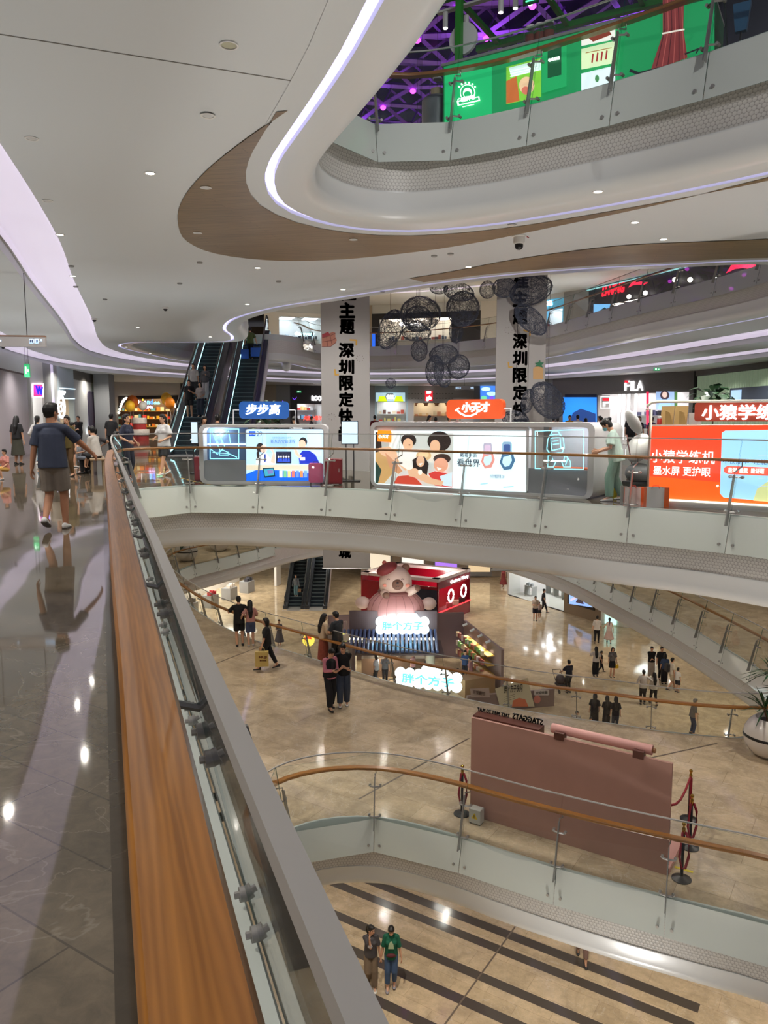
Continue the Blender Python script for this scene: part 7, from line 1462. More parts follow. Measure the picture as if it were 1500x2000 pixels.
    if hair:
        hc = haircol or HAIR
        def mk(mb):
            e, l = ce(mb), cl(mb); e(Hd((0, -.020, .026)), (.087, .103, .113), hm); e(Hd((0, .030, .082)), (.070, .060, .048), hm)
            if hair in ('short',): e(Hd((0, -.035, -.02)), (.077, .075, .075), hm)
            if hair in ('long', 'bob', 'tail', 'bun', 'low'):
                e(Hd((0, -.04, -.02)), (.082, .074, .09), hm)
                for sx in (-1, 1):
                    if hair in ('long', 'bob'): l(Hd((sx * .07, -.0, .04)), Hd((sx * .078, -.01, -.10)), .03, .026)
            if hair == 'long': l(Hd((0, -.055, .0)), up((0, -.115, 1.30)), .078, .075, sx=1.15); l(up((0, -.115, 1.32)), up((0, -.135, 1.12)), .075, .05, sx=1.3)
            if hair == 'bob': l(Hd((0, -.05, .0)), Hd((0, -.05, -.12)), .082, .07)
            if hair == 'tail': e(Hd((0, -.115, .03)), (.03, .03, .03)); l(Hd((0, -.13, .03)), Hd((0, -.15, -.08)), .034, .036); l(Hd((0, -.15, -.08)), up((0, -.15, 1.22)), .036, .018)
            if hair == 'low': e(Hd((0, -.10, -.04)), (.03, .03, .03)); l(Hd((0, -.10, -.05)), up((0, -.13, 1.36)), .034, .022)
            if hair == 'bun': e(Hd((0, -.12, .05)), (.045, .042, .045))
            if hair == 'cap': pass
        remesh(mk_(mk), 'hair', hc, R_, vox * 1.15, None, 2)
    if shoes:
        for i in range(2):
            a1 = ank[i]; mb = MB(); pitch = Vector((0, 1, 0)); fl = feet[i][2]
            tip = .0 if fl < .04 else -min(.9, fl * 4.0)                      # raised heel points the toe down
            rt = Matrix.Rotation(tip, 3, 'X'); q = lambda p: (a1 + rt @ Vector(p)) * s
            v = []; prof = [(-.075, .028, .075), (-.06, .038, .085), (-.01, .040, .082), (.05, .044, .058), (.11, .046, .042), (.155, .036, .034), (.175, .016, .024)]
            n = 10
            for yy, w_, hh in prof:
                for k in range(n):
                    al = 2 * math.pi * k / n; zz = math.sin(al); v.append(q((math.cos(al) * w_, yy, -.075 + (hh * .5) * (1 + zz) if zz > -.6 else -.075)))
            fcs = [(j * n + k, j * n + (k + 1) % n, (j + 1) * n + (k + 1) % n, (j + 1) * n + k) for j in range(len(prof) - 1) for k in range(n)] + [tuple(range(n))[::-1], tuple(range((len(prof) - 1) * n, len(prof) * n))]
            mb.add(v, fcs); so = mb.build('shoe', Pm(shoes), R_, True)
            if det == 2: mb2 = MB(); mb2.add([q(p) for p in [(-.034, -.078, -.078), (.034, -.078, -.078), (.048, .11, -.078), (.02, .178, -.078), (-.02, .178, -.078), (-.048, .11, -.078), (-.034, -.078, -.060), (.034, -.078, -.060), (.048, .11, -.060), (.02, .178, -.060), (-.02, .178, -.060), (-.048, .11, -.060)]], [(5, 4, 3, 2, 1, 0), (6, 7, 8, 9, 10, 11)] + [(k, (k + 1) % 6, 6 + (k + 1) % 6, 6 + k) for k in range(6)]); mb2.build('sole', Pm((58, 46, 36)), so)
    info = dict(root=R_, s=s, wr=wr, el=el, shp=shp, up=up, Hd=Hd, HC=HC, hm=hm, ank=ank, piece=piece, ce=ce, cl=cl, vox=vox, kn=kn, hj=hj)
    return info
def mk_(fn): mb = MB(); fn(mb); return mb
def held(info, i, dz=-.10): p = info['wr'][i] * info['s']; m = info['root'].matrix_basis; return m @ (p + Vector((0, 0, dz)))
def phone(info, label):
    a, b = info['wr'][0], info['wr'][1]; c = ((a + b) / 2 + Vector((0, .09, .05))) * info['s']; mb = MB(); mb.box(-.037, -.075, -.004, .037, .075, .004)
    o = thing_mesh('mobile_phone', label, 'phone', mb, M_black, info['root'].matrix_basis @ c, info['root'].rotation_euler.z); o.rotation_euler = (.6, 0, info['root'].rotation_euler.z); return o
def handbag(label, p, rz, size, rgb, strap=.25, txt=None):
    w_, d_, h_ = size; r = empty('handbag', label, 'bag', p, rz); mb = MB(); mb.box(-w_ / 2, -d_ / 2, -h_, w_ / 2, d_ / 2, 0); mb.build('body', Pm(rgb), r, bevel=.01)
    mb = MB(); mb.tube([(-w_ * .3, 0, 0), (-w_ * .22, 0, strap), (w_ * .22, 0, strap), (w_ * .3, 0, 0)], .007, 6); mb.build('handle', Pm(tuple(int(c * .8) for c in rgb)), r); return r
def P0(px, D, z=0): return (at_depth(px, 800, D)[0], D, z)
def Pf(px, py, z): return (*at(px, py, z), z)
WALK = ((-.085, .26, .0), (.085, -.24, .06)); WALK2 = ((-.085, -.26, .07), (.085, .24, 0)); SW1 = ((-.25, -.14, .84), (.25, .16, .84)); SW2 = ((-.25, .16, .84), (.25, -.14, .84)); PHN = ((-.06, .30, 1.12), (.06, .29, 1.14)); FOLD = ((.06, .20, 1.02), (-.06, .20, 1.04))
# ---- our floor
mi = person('man in a navy tee and grey shorts walking away, right hand on the oak rail', (*at(110, 1034, 0), 0), -8, 1.74, ((66, 74, 96), 'tee', .84), ((150, 140, 130), 'shorts'), (226, 226, 226), 'short', 'm',
            ((-.075, -.20, .10), (.10, .10, 0)), ((-.27, -.03, .80), (.50, .40, .935)), 0, (38, 0), det=2, skin=SKIN_D)
gl = MB(); [gl.tube([Vector(mi['Hd']((x0, .10, .012))) * mi['s'] for x0 in (x - .026, x + .026)], .016, 8) for x in (-.032, .032)]
mb = MB(); Hd = mi['Hd']; pts = lambda cx: [Vector(Hd((cx + .026 * math.cos(t * .6283), .104, .010 + .020 * math.sin(t * .6283)))) * mi['s'] for t in range(10)]
mb.tube(pts(-.033), .003, 5, 0, True); mb.tube(pts(.033), .003, 5, 0, True); [mb.tube([Vector(Hd((sx * .060, .10, .012))) * mi['s'], Vector(Hd((sx * .077, .0, .012))) * mi['s']], .003, 5) for sx in (-1, 1)]; mb.tube([Vector(Hd((-.008, .106, .012))) * mi['s'], Vector(Hd((.008, .106, .012))) * mi['s']], .003, 5)
g_ = mb.build('spectacles', M_dsteel, None); g_.location = mi['root'].location; g_.rotation_euler = mi['root'].rotation_euler; tag(g_, 'thin framed spectacles on the face of the man in the navy tee', 'glasses')
person('long haired woman in black with a patterned skirt at the far left, from behind', P0(30, 26), 5, 1.62, ((28, 28, 30), 'tee', .9), ((66, 66, 54), 'midi'), (40, 40, 40), 'long', 'f', det=1)
person('woman in a loose white top and jeans with a ponytail, seen from behind', P0(71, 25), 6, 1.62, ((226, 224, 220), 'long', .80), ((92, 116, 132), 'long'), (210, 206, 200), 'low', 'f', WALK, ((-.22, .12, .95), (.24, .10, .93)))
person('woman in an olive top facing the camera behind the walking man', P0(130, 20.5), 185, 1.60, ((92, 78, 34), 'half', .80), ((96, 70, 40), 'long'), (60, 50, 44), 'low', 'f')
person('man in a beige top mostly hidden behind the head of the walking man', P0(226 - 120, 22), 170, 1.72, ((160, 150, 136), 'tee'), ((60, 56, 54), 'long'), (40, 40, 40), 'short', det=0)
person('child in a bright multicolour top sitting low at the left picture edge', P0(4, 19.5), 200, 1.05, ((222, 150, 140), 'tee'), ((216, 170, 90), 'shorts'), (200, 200, 200), 'short', 'f', ((-.1, .30, 0), (.1, .30, 0)), ((-.15, .3, .5), (.15, .3, .5)), hip=.42, det=1)
person('security guard in black standing by the cream shop, left one', P0(128, 40), 90, 1.72, ((26, 26, 30), 'long'), ((26, 26, 30), 'long'), (20, 20, 20), 'short', det=0, hands=FOLD)
person('guard in black with a cap and a chest strap by the pale niche wall', P0(152, 38), 180, 1.66, ((28, 28, 32), 'tee'), ((26, 26, 30), 'long'), (20, 20, 20), 'short', det=0, hands=FOLD)
person('boy in a pale blue tee standing right of the walking man', P0(138, 24.5), 60, 1.42, ((186, 202, 206), 'tee', .84), ((36, 40, 56), 'shorts'), (220, 220, 220), 'short', det=1)
# seated family and their bench
def bench(x, y, rz, L_=1.5, label='wooden bench under the seated family beside the glass tip'):
    r = empty('bench', label, 'bench', (x, y, 0), rz); mb = MB(); mb.box(-L_ / 2, -.2, .40, L_ / 2, .2, .45); mb.build('seat', mat('bench_wood', (150, 128, 100), .5), r, bevel=.01)
    for sx in (-1, 1):
        for sy in (-.15, .15): mb = MB(); mb.box(sx * (L_ / 2 - .08) - .03, sy - .03, 0, sx * (L_ / 2 - .08) + .03, sy + .03, .40); mb.build('leg', mat('bench_wood', (150, 128, 100), .5), r)
SIT = ((-.10, .40, 0), (.10, .42, 0)); D_ = 21.5; q = P0(183, D_); bench(q[0], D_ + .1, -1.2)
person('man in a white shirt sitting on the bench holding a child', (q[0] + .05, D_ - .1, 0), -75, 1.70, ((206, 202, 196), 'long', .84), ((30, 30, 34), 'long'), (30, 30, 30), 'short', 'm', SIT, ((-.05, .34, .78), (.10, .36, .74)), 8, hip=.52)
person('person in dark clothes sitting behind the man in the white shirt', (q[0] - .15, D_ + .5, 0), -70, 1.62, ((60, 56, 60), 'tee'), ((40, 40, 46), 'long'), (40, 40, 40), 'short', 'f', SIT, None, 5, hip=.52, det=0)
person('small child in a grey top on the lap of the man in the white shirt', (q[0] - .42, D_ - .12, 0.12), 100, .95, ((150, 156, 164), 'tee'), ((130, 136, 150), 'shorts'), None, 'short', 'm', ((-.1, .35, .1), (.1, .35, .1)), ((-.15, .25, .9), (.15, .25, .9)), hip=.62, det=0)
person('toddler facing the seated family, arm raised', (q[0] - .62, D_ + .45, 0.0), 100, .98, ((190, 150, 140), 'tee'), ((120, 120, 140), 'shorts'), (200, 200, 200), 'short', 'f', None, ((-.2, .2, 1.3), (.2, .1, .9)), det=0)
person('man in a black tee seen from behind beyond the glass tip', P0(216, 30), 0, 1.72, ((26, 26, 30), 'tee'), ((30, 30, 34), 'long'), (30, 30, 30), 'short', det=0)
person('woman in a navy tee in profile behind the glass tip of the opening', P0(246, 19.6), 110, 1.64, ((32, 38, 60), 'tee', .82), ((30, 34, 50), 'long'), (40, 40, 40), 'low', 'f', None, ((-.2, .15, .95), (.2, .2, 1.0)), det=1, look=(0, 12))
person('child beside the woman in the navy tee, head at her waist', P0(224, 19.0), 100, 1.22, ((210, 200, 206), 'tee'), ((200, 190, 200), 'skirt'), (220, 210, 210), 'bob', 'f', det=1)
person('woman in a white tee and black shorts standing behind the glass left of the escalators', P0(318, 20.8), 205, 1.64, ((216, 216, 218), 'loose', .82), ((30, 30, 34), 'shorts'), (226, 226, 226), 'tail', 'f', WALK, ((-.16, .22, 1.0), (.14, .25, 1.03)), det=1)
person('woman with dark hair looking down behind the left end of the blue kiosk', P0(397, 22), 150, 1.62, ((30, 30, 34), 'tee'), ((36, 36, 40), 'long'), (40, 40, 40), 'bob', 'f', None, PHN, look=(0, -18), det=0)
person('man in black seen from behind between the escalators and the blue kiosk', P0(424, 23), 0, 1.66, ((22, 22, 26), 'tee'), ((30, 30, 34), 'long'), (40, 40, 40), 'short', det=0)
person('sales woman with bowed dark hair right of the blue sign, behind the kiosk', P0(578, 21), 200, 1.60, ((196, 206, 214), 'tee'), ((60, 60, 70), 'long'), (40, 40, 40), 'long', 'f', None, PHN, look=(0, -25), det=0)
def esc_pt(ex, px, k): # standing on an escalator, k steps up
    run = LV / math.tan(math.radians(30)); st = run / 30; y = 33 + (k + .5) * st; return (ex - math.tan(.07) * (k + .5) * st, y, k * .2 + .2)
e_ = esc_pt(-8.5, 0, 7); person('man in a black tee and shorts riding the left escalator, front one', (e_[0] - .25, e_[1], e_[2]), 175, 1.70, ((26, 26, 30), 'tee', .8), ((24, 24, 28), 'shorts'), (220, 220, 220), 'short', 'm', None, ((-.10, .22, 1.18), (.25, .05, .82)), det=1)
e_ = esc_pt(-8.5, 0, 11); person('man in a white tee on the left escalator behind the man in black', (e_[0] - .28, e_[1], e_[2]), 178, 1.74, ((206, 206, 206), 'tee'), ((60, 60, 64), 'long'), (40, 40, 40), 'short', 'm', det=0)
e_ = esc_pt(-8.5, 0, 7); person('woman in a white top and dark trousers with long hair on the left escalator', (e_[0] + .25, e_[1], e_[2]), 185, 1.60, ((186, 178, 176), 'tee', .9), ((48, 54, 68), 'wide'), (40, 40, 40), 'long', 'f', None, ((-.10, .2, 1.0), (.10, .2, 1.0)), det=0)
e_ = esc_pt(-8.5, 0, 11); person('woman in a grey cardigan and white trousers, rearmost on the left escalator', (e_[0] + .28, e_[1], e_[2]), 182, 1.66, ((92, 92, 98), 'long'), ((190, 190, 194), 'wide'), (60, 60, 60), 'long', 'f', None, ((-.1, .2, 1.2), (.2, .1, .9)), det=0)
e_ = esc_pt(-6.45, 0, 22); i_ = person('person in a green top with blue bags high on the right escalator', (e_[0], e_[1] + .1, e_[2]), 0, 1.68, ((88, 104, 56), 'tee'), ((30, 32, 36), 'long'), (30, 30, 30), 'short', 'm', None, ((-.30, .0, .82), (.34, .0, .86)), det=0)
handbag('smaller blue bag in the left hand of the person in green on the escalator', held(i_, 0, -.28), 0, (.42, .18, .50), (36, 92, 190), .22); handbag('larger blue bag in the right hand of the person in green on the escalator', held(i_, 1, -.22), 0, (.62, .2, .46), (40, 100, 204), .16)
WK = Vector(at(1200, 979, 0)); i_ = person('cleaner in mint green scrubs and a face mask looking down beside the red kiosk', (WK.x, WK.y, 0), -72, 1.57, ((190, 214, 204), 'loose', .80), ((150, 186, 170), 'wide'), (236, 236, 232), 'bun', 'f', ((-.08, .10, 0), (.09, -.16, .03)), ((-.16, .34, 1.0), (.05, .36, 1.02)), 10, (0, -32), det=2)
mb = MB(); Hd = i_['Hd']; mb.ell(Vector(Hd((0, .062, -.045))) * i_['s'], (.056, .052, .045), 12, 0, i_['hm']); mb.build('face_mask', Pm((120, 190, 204)), i_['root'], True)
mb = MB(); u_ = i_['up']; [mb.tube([Vector(u_((.215, .01, 1.40))) * i_['s'], Vector(u_((.245, .03, 1.22))) * i_['s']], .012, 5)]; mb.build('shoulder_stripe', Pm((40, 50, 100)), i_['root'])
# far visitors behind the kiosks
for px, D, col, bot, hr, sx, fc, lab, hgt in [(732, 40, (110, 24, 34), (40, 40, 44), 'short', 'm', 0, 'person in a dark red top right of the left banner', 1.7), (608, 44, (50, 46, 50), (40, 40, 44), 'short', 'm', 90, 'dark haired shopper before the white letter shop', 1.66), (838, 38, (150, 152, 156), (60, 60, 66), 'low', 'f', 90, 'woman in grey with a tied back hair before the baby goods shop', 1.68), (851, 36.5, (226, 180, 60), (70, 70, 80), 'short', 'f', 0, 'visitor with a yellow round backpack shape before the baby goods shop', 1.6),
                                       (877, 37, (30, 30, 34), (30, 30, 34), 'short', 'm', 120, 'visitor in black left of the orange sign board', 1.62), (1082, 41, (226, 204, 204), (90, 90, 100), 'short', 'f', 10, 'left one of two visitors in pale pink near the mesh lantern', 1.62), (1090, 40.5, (232, 212, 212), (80, 80, 90), 'low', 'f', 10, 'right one of two visitors in pale pink near the mesh lantern', 1.60), (1113, 39.5, (196, 146, 30), (50, 50, 56), 'short', 'm', 180, 'visitor in a mustard yellow top before the blue screen', 1.70), (1129, 39, (222, 220, 222), (60, 60, 70), 'short', 'm', 0, 'visitor in white before the blue screen', 1.72),
                                       (1145, 38.6, (206, 186, 206), (80, 80, 90), 'long', 'f', 0, 'visitor with long hair in lilac before the blue screen', 1.56), (1173, 37.5, (220, 176, 176), (60, 60, 70), 'tail', 'f', -80, 'woman in pink in profile before the shop door sign', 1.66), (1233, 33, (34, 34, 38), (34, 34, 38), 'short', 'm', 40, 'man in dark clothes looking over the white recliner', 1.76), (1249, 34, (50, 46, 52), (40, 40, 44), 'long', 'f', 180, 'woman with long dark hair right of the white recliner', 1.64), (1274, 35, (86, 62, 96), (40, 40, 50), 'short', 'm', 60, 'boy in purple left of the brown display backs', 1.62)]:
    person(lab, P0(px, D), fc, hgt, (col, 'tee'), (bot, 'long'), (50, 50, 54), hr, sx, det=0)
# ---- one floor down
i1 = person('person in black shorts and tee with an arm round a woman at the rail', Pf(468, 1262, Z1), -15, 1.72, ((18, 18, 20), 'tee', .80), ((20, 20, 22), 'shorts'), (28, 28, 30), 'short', 'm', ((-.08, -.02, 0), (.11, .06, .0)), ((-.24, .34, 1.18), (.42, .08, 1.12)), 0, (0, -5), det=1)
i2 = person('woman in pink top and denim shorts held by the person in black', Pf(490, 1262, Z1), -15, 1.58, ((196, 140, 130), 'tee', .92), ((70, 80, 110), 'shorts'), (190, 184, 180), 'long', 'f', ((-.08, -.04, 0), (.09, .03, 0)), ((-.34, .0, 1.02), (.2, .32, 1.05)), 0, (0, -5), det=1)
i3 = person('woman in black walking left with a big yellow paper bag', Pf(522, 1308, Z1), -98, 1.62, ((20, 20, 22), 'half', .84), ((26, 26, 30), 'cropped'), (24, 24, 26), 'bob', 'f', ((-.08, .28, .0), (.08, -.32, .05)), ((-.26, .16, .86), (.22, .05, .86)), 0, (-8, 0), det=1)
c = held(i3, 0, -.16); r = empty('shopping_bag', 'big pale yellow paper bag with dark red letters carried by the walking woman in black', 'bag', c, .12); mb = MB(); mb.box(-.20, -.07, -.46, .20, .07, 0); mb.build('bag_body', Pm((206, 180, 106)), r, bevel=.006)
for sx in (-1, 1): mb = MB(); mb.tube([(-.09, sx * .06, 0), (-.06, sx * .03, .12), (.06, sx * .03, .12), (.09, sx * .06, 0)], .008, 6); mb.build('handle', Pm((190, 166, 110)), r)
btext(r, 'MUJI', (-.09, -.22, .15, -.13), Pm((120, 26, 30)), -.074, .004, .03); btext(r, '無印良品', (-.06, -.29, .13, -.245), Pm((120, 26, 30)), -.074, .004, .02)
i4 = person('woman in a cream knit and rust patterned skirt chatting at the rail', Pf(632, 1298, Z1), 60, 1.62, ((202, 178, 150), 'long', .9), (mat('rust_print', (110, 52, 40), .8, var=(16, 2.2)), 'longskirt'), (220, 216, 210), 'long', 'f', None, ((-.1, .30, 1.05), (.16, .28, 1.05)), 0, (10, -5), det=1)
i5 = person('man in dark grey at the rail facing the woman in the patterned skirt', Pf(659, 1302, Z1), -45, 1.74, ((40, 44, 50), 'tee', .82), ((24, 24, 28), 'long'), (30, 30, 30), 'short', 'm', None, ((-.16, .28, 1.08), (.10, .30, 1.05)), 0, (-10, -15), det=1)
handbag('cream shoulder bag on the man in dark grey at the rail', i5['root'].matrix_basis @ Vector((.26, -.05, .98)), .6, (.30, .10, .20), (206, 190, 172), .42)
i6 = person('person in a pink shirt with a black waistcoat and tie looking at a phone', Pf(645, 1383, Z1), 150, 1.66, ((226, 142, 160), 'long', .86), ((22, 22, 24), 'wide'), (24, 24, 26), 'short', 'm', ((-.08, -.10, 0), (.12, .24, .03)), PHN, 0, (-8, -28), det=2, build_=.93)
def vest(mb):
    e, l = i6['ce'](mb), i6['cl'](mb); u_ = i6['up']
    e(u_((0, .0, 1.25)), (.186, .148, .172)); l(u_((0, 0, 1.27)), u_((0, -.006, .90)), .146, .168, sx=1.24, flat=True, n=18); l(u_((-.10, -.01, 1.36)), u_((-.08, .0, 1.42)), .05, .035); l(u_((.10, -.01, 1.36)), u_((.08, .0, 1.42)), .05, .035)
i6['piece']('waistcoat', (24, 24, 28), vest); mb = MB(); u_ = i6['up']; mb.prism([(-.03, 1.36), (.03, 1.36), (.035, 1.16), (0, 1.12), (-.035, 1.16)], .158, .168, 0, 'y'); t_ = mb.build('tie', Pm((40, 34, 44)), i6['root']); t_.scale = (i6['s'],) * 3
phone(i6, 'phone in the hands of the person in the pink shirt and waistcoat')
i7 = person('person in a black tee and jeans with folded arms beside the one in the waistcoat', Pf(671, 1376, Z1), 175, 1.70, ((20, 20, 24), 'half', .84), ((62, 72, 90), 'wide'), (226, 222, 216), 'short', 'm', ((-.09, .0, 0), (.10, .16, .02)), ((.10, .24, 1.06), (-.08, .26, 1.08)), 0, (25, -15), det=2)
# ---- ground floor
i8 = person('ponytailed woman in a grey tee and brown trousers, hand at her mouth, striped floor', Pf(724, 1925, Z2), 172, 1.60, ((74, 70, 72), 'tee', .86), ((124, 106, 86), 'wide'), (228, 224, 214), 'tail', 'f', ((-.08, .16, .0), (.08, -.02, .02)), ((-.24, .06, .84), (.05, .17, 1.40)), 0, (-40, -6), det=2)
i9 = person('woman in a green tee and ripped jeans on the striped floor holding hands', Pf(764, 1925, Z2), 182, 1.62, ((14, 96, 70), 'half', .80), ((66, 90, 124), 'cropped'), (150, 144, 150), 'short', 'f', ((-.08, .0, .02), (.09, .14, .0)), ((-.26, .06, .82), (.25, .05, .82)), 0, (0, -24), det=2)
mb = MB(); mb.prism([(-.07, 1.08), (.07, 1.08), (.055, 1.20), (0, 1.29), (-.055, 1.20)], .150, .156, 0, 'y'); o = mb.build('chest_print', Pm((176, 196, 160)), i9['root']); mb = MB(); mb.ell((-.0, .145, .90), (.12, .05, .05), 12); o = mb.build('waist_bag', mat('waist_bag_print', (110, 36, 44), .7, var=(30, .2)), i9['root'], True)
mb = MB(); mb.ell((.03, .148, 1.14), (.06, .012, .05), 12); mb.build('chest_print', Pm((176, 172, 176)), i8['root'], True)
person('pair of legs in pale trousers stepping out from under the slab edge', Pf(1136, 1874, Z2), 190, 1.62, ((200, 190, 180), 'tee'), ((150, 120, 110), 'cropped'), (40, 40, 42), 'short', 'f', WALK, det=0)
run = .3464; e_ = (-6.55, 55.3 + 2.5 * run, Z2 + 2 * .2 + .2); i_ = person('woman in a grey blazer and blue jeans on the lower left escalator', (e_[0], e_[1], e_[2]), 180, 1.62, ((110, 118, 126), 'blazer', .86), ((96, 130, 140), 'wide'), (220, 220, 220), 'bob', 'f', det=0, hands=((-.26, .1, .82), (.26, .1, .86)))
handbag('brown handbag of the woman on the lower escalator', held(i_, 0, -.25), 0, (.26, .1, .24), (140, 104, 72), .2)
person('person in dark clothes on the ground floor, left of the cloud signs', Pf(546, 1262, Z2), 200, 1.66, ((70, 66, 74), 'long'), ((70, 66, 74), 'dress'), (200, 190, 180), 'short', 'f', None, PHN, det=0)
GP = [('man in a white tee and dark shorts looking at a phone near the white store', 1045, 1212, 185, 1.72, ((222, 210, 200), 'tee'), ((40, 42, 56), 'shorts'), 'short', 'm', None, PHN), ('man in dark clothes striding away near the white store', 1061, 1197, 110, 1.74, ((26, 26, 32), 'tee'), ((26, 26, 32), 'long'), 'short', 'm', WALK, SW1), ('child between the two men near the white store', 1053, 1207, 185, 1.15, ((190, 170, 170), 'tee'), ((60, 60, 60), 'shorts'), 'short', 'm', None, None),
      ('man in a white shirt and black trousers walking past the advert screen', 1165, 1257, 20, 1.74, ((220, 212, 204), 'half'), ((26, 26, 30), 'long'), 'short', 'm', WALK2, SW1), ('woman in a pale pink long dress walking beside the man in the white shirt', 1189, 1257, 10, 1.62, ((226, 206, 198), 'sleeveless'), ((206, 176, 164), 'dress'), 'tail', 'f', WALK, ((-.34, .1, 1.0), (.25, -.1, .85))),
      ('woman in a white top and black trousers with long dark hair, ground floor middle', 1163, 1321, 5, 1.64, ((214, 204, 194), 'loose'), ((26, 26, 30), 'wide'), 'long', 'f', None, ((-.2, .25, 1.25), (.22, .1, .9))), ('child in dark clothes right of the woman in white and black', 1173, 1313, 90, 1.20, ((30, 32, 40), 'tee'), ((30, 32, 40), 'long'), 'short', 'm', WALK, None), ('woman in a grey tee and short black skirt with a yellow bag', 1195, 1322, 180, 1.64, ((110, 106, 106), 'tee', .95), ((24, 24, 28), 'skirt'), 'long', 'f', None, None),
      ('man in a black tee and light trousers with folded arms in the group of men', 1271, 1323, 190, 1.70, ((24, 24, 28), 'tee'), ((170, 158, 146), 'wide'), 'short', 'm', None, FOLD), ('tall man in black in the group of men', 1290, 1327, 180, 1.80, ((26, 26, 30), 'tee'), ((26, 26, 32), 'long'), 'short', 'm', None, None), ('person in a dark blue tee in front of the tall man in black', 1297, 1336, 10, 1.62, ((50, 66, 96), 'tee'), ((28, 28, 34), 'wide'), 'bob', 'f', None, None),
      ('man in a cream tee with a dark backpack walking right', 1310, 1348, 80, 1.70, ((216, 204, 184), 'tee'), ((196, 178, 150), 'shorts'), 'short', 'm', WALK, None), ('boy in a white tee behind the man with the backpack', 1322, 1352, 60, 1.28, ((222, 216, 206), 'tee'), ((60, 60, 66), 'shorts'), 'short', 'm', None, None), ('left one of the embracing pair in pale jackets, seen from behind', 1255, 1376, 5, 1.72, ((196, 188, 178), 'looselong', .84), ((24, 24, 28), 'long'), 'short', 'm', None, ((-.2, .2, 1.1), (.42, .05, 1.18))),
      ('right one of the embracing pair in pale jackets, long haired', 1276, 1377, 0, 1.62, ((206, 198, 186), 'looselong', .84), ((24, 24, 28), 'long'), 'long', 'f', WALK, None), ('man in black pushing the pushchair near the rail', 1110, 1353, -20, 1.70, ((40, 42, 52), 'tee', .82), ((26, 26, 30), 'long'), 'short', 'm', None, ((-.28, .35, 1.0), (.1, .3, 1.0))), ('old man with a walking stick in a checked shirt', 1351, 1434, 85, 1.62, ((118, 112, 106), 'half', .84), ((60, 70, 96), 'long'), 'short', 'm', None, ((-.15, .32, .92), (.22, .05, .8))),
      ('leftmost of three women in black with long hair just beyond the rail', 1160, 1424, 20, 1.64, ((22, 22, 26), 'loose', .84), ((26, 26, 30), 'wide'), 'long', 'f', None, None), ('middle one of three women in black just beyond the rail', 1184, 1428, 0, 1.62, ((20, 20, 24), 'tee'), ((24, 24, 28), 'wide'), 'long', 'f', None, PHN), ('rightmost of three women in black with bare arms just beyond the rail', 1201, 1431, 5, 1.64, ((20, 20, 24), 'tee', .84), ((60, 66, 80), 'long'), 'long', 'f', None, None),
      ('boy whose head shows above the floor edge left of the three women in black', 1125, 1450, 180, 1.40, ((206, 200, 196), 'tee'), ((60, 60, 70), 'shorts'), 'short', 'm', None, None), ('child whose head shows at the feet of the three women in black', 1152, 1458, 180, 1.30, ((120, 90, 90), 'tee'), ((60, 60, 70), 'shorts'), 'short', 'm', None, None)]
INF = {}
for lab, x, y, fc, hh, tp, bt, hr, sx, ft, hn in GP: INF[lab[:12]] = person(lab, Pf(x, y, Z2), fc, hh, tp, bt, (46, 44, 46), hr, sx, ft, hn, det=0, haircol=GREYHAIR if lab.startswith('old') else None, lean=6 if lab.startswith('old') else 0)
i_ = INF['old man with']; p = held(i_, 0, 0); mb = MB(); mb.tube([(0, 0, 0), (.06, 0, -(p.z - Z2) + .005)], .012, 6); mb.tube([(-.06, 0, .02), (.03, 0, .01)], .014, 6); thing_mesh('walking_stick', 'thin walking stick in the hand of the old man', 'stick', mb, Pm((150, 110, 76)), p)
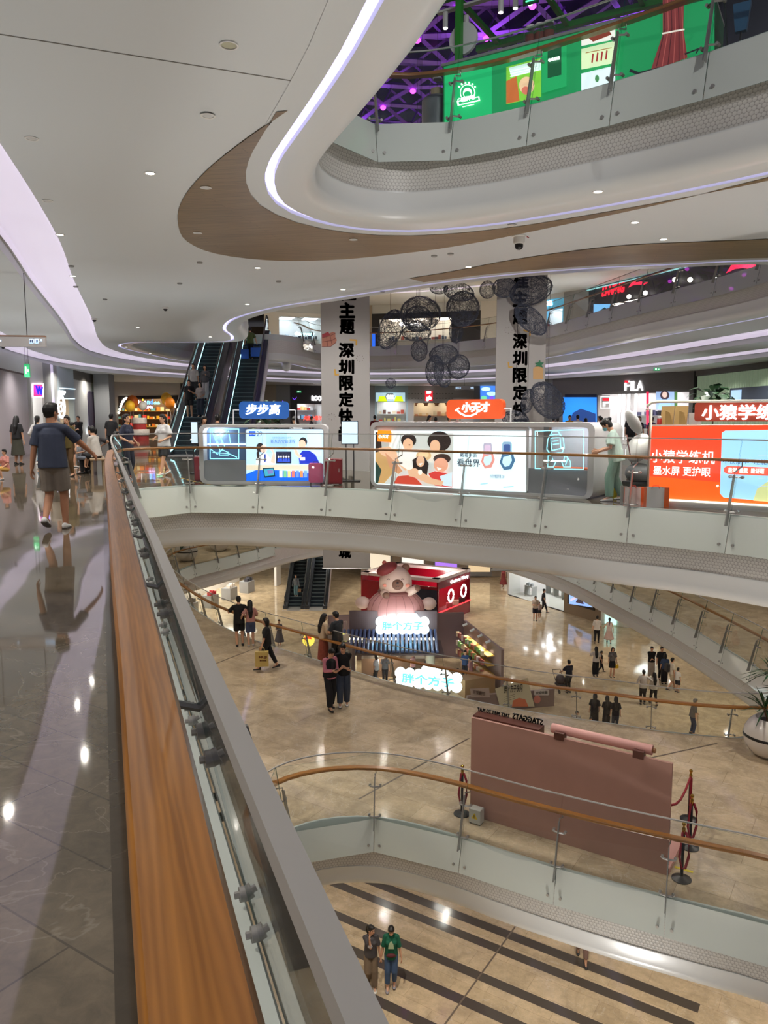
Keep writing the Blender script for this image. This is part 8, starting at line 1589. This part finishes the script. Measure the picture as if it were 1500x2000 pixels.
i_ = INF['man in a cre']; mb = MB(); mb.box(-.16, -.34, 1.0, .16, -.16, 1.42); o = mb.build('backpack', Pm((30, 30, 36)), None, bevel=.05); o.location = i_['root'].location; o.rotation_euler = i_['root'].rotation_euler; tag(o, 'dark backpack on the man in the cream tee', 'backpack')
i_ = INF['woman in a g']; handbag('small yellow bag beside the woman in the short black skirt', held(i_, 0, -.12), .3, (.2, .08, .2), (220, 180, 40), .14)
q = random.Random(12)
SHP = [(735, 1338, 'shopper in white at the far left counter of the pop-up shop', (206, 206, 210)), (752, 1336, 'grey haired shopper second from the left in the pop-up shop', (120, 120, 126)), (806, 1332, 'shopper in pink by the pop-up counter', (206, 150, 150)), (838, 1334, 'shopper in navy by the right pillar of the pop-up shop', (40, 46, 70)), (908, 1328, 'shopper in blue by the lit goods shelf', (60, 90, 140)), (918, 1342, 'shopper in a dusty pink top beside the lit shelf', (170, 120, 120)), (893, 1350, 'child in dark blue right of the lower cloud sign', (40, 46, 66))]
for x, y, lab, c in SHP: person(lab, Pf(x, y, Z2), q.choice((0, 60, 180, -60)), 1.62 if 'child' not in lab else 1.2, (c, 'tee'), ((50, 50, 58), 'long'), (40, 40, 44), q.choice(('short', 'bob', 'low')), 'f', det=0)
for x, y, lab in ((1025, 1150, 'assistant in dark clothes sitting left in the white cosmetics store'), (1048, 1148, 'assistant with tied hair sitting right in the white cosmetics store')): person(lab, (*at(x, y, Z2), Z2), 180, 1.62, ((60, 62, 70), 'tee'), ((40, 40, 46), 'long'), (30, 30, 30), 'low', 'f', SIT, None, hip=.55, det=0)
person('woman in a red dress beside the white cosmetics store, cut by the slab edge', Pf(983, 1148, Z2), 200, 1.66, ((140, 60, 60), 'sleeveless'), ((140, 60, 60), 'dress'), (150, 100, 80), 'bob', 'f', WALK, det=0)
for x, lab in ((858, 'left one of three dark haired visitors beyond the red kiosk'), (869, 'middle one of three dark haired visitors beyond the red kiosk'), (880, 'right one of three dark haired visitors beyond the red kiosk')): person(lab, (at_depth(x, 1150, 60)[0], 60, Z2), 180, 1.64, ((50, 44, 50), 'tee'), ((40, 40, 44), 'long'), (40, 40, 40), 'bob', 'f', det=0)
bake_people()
finish_texts()
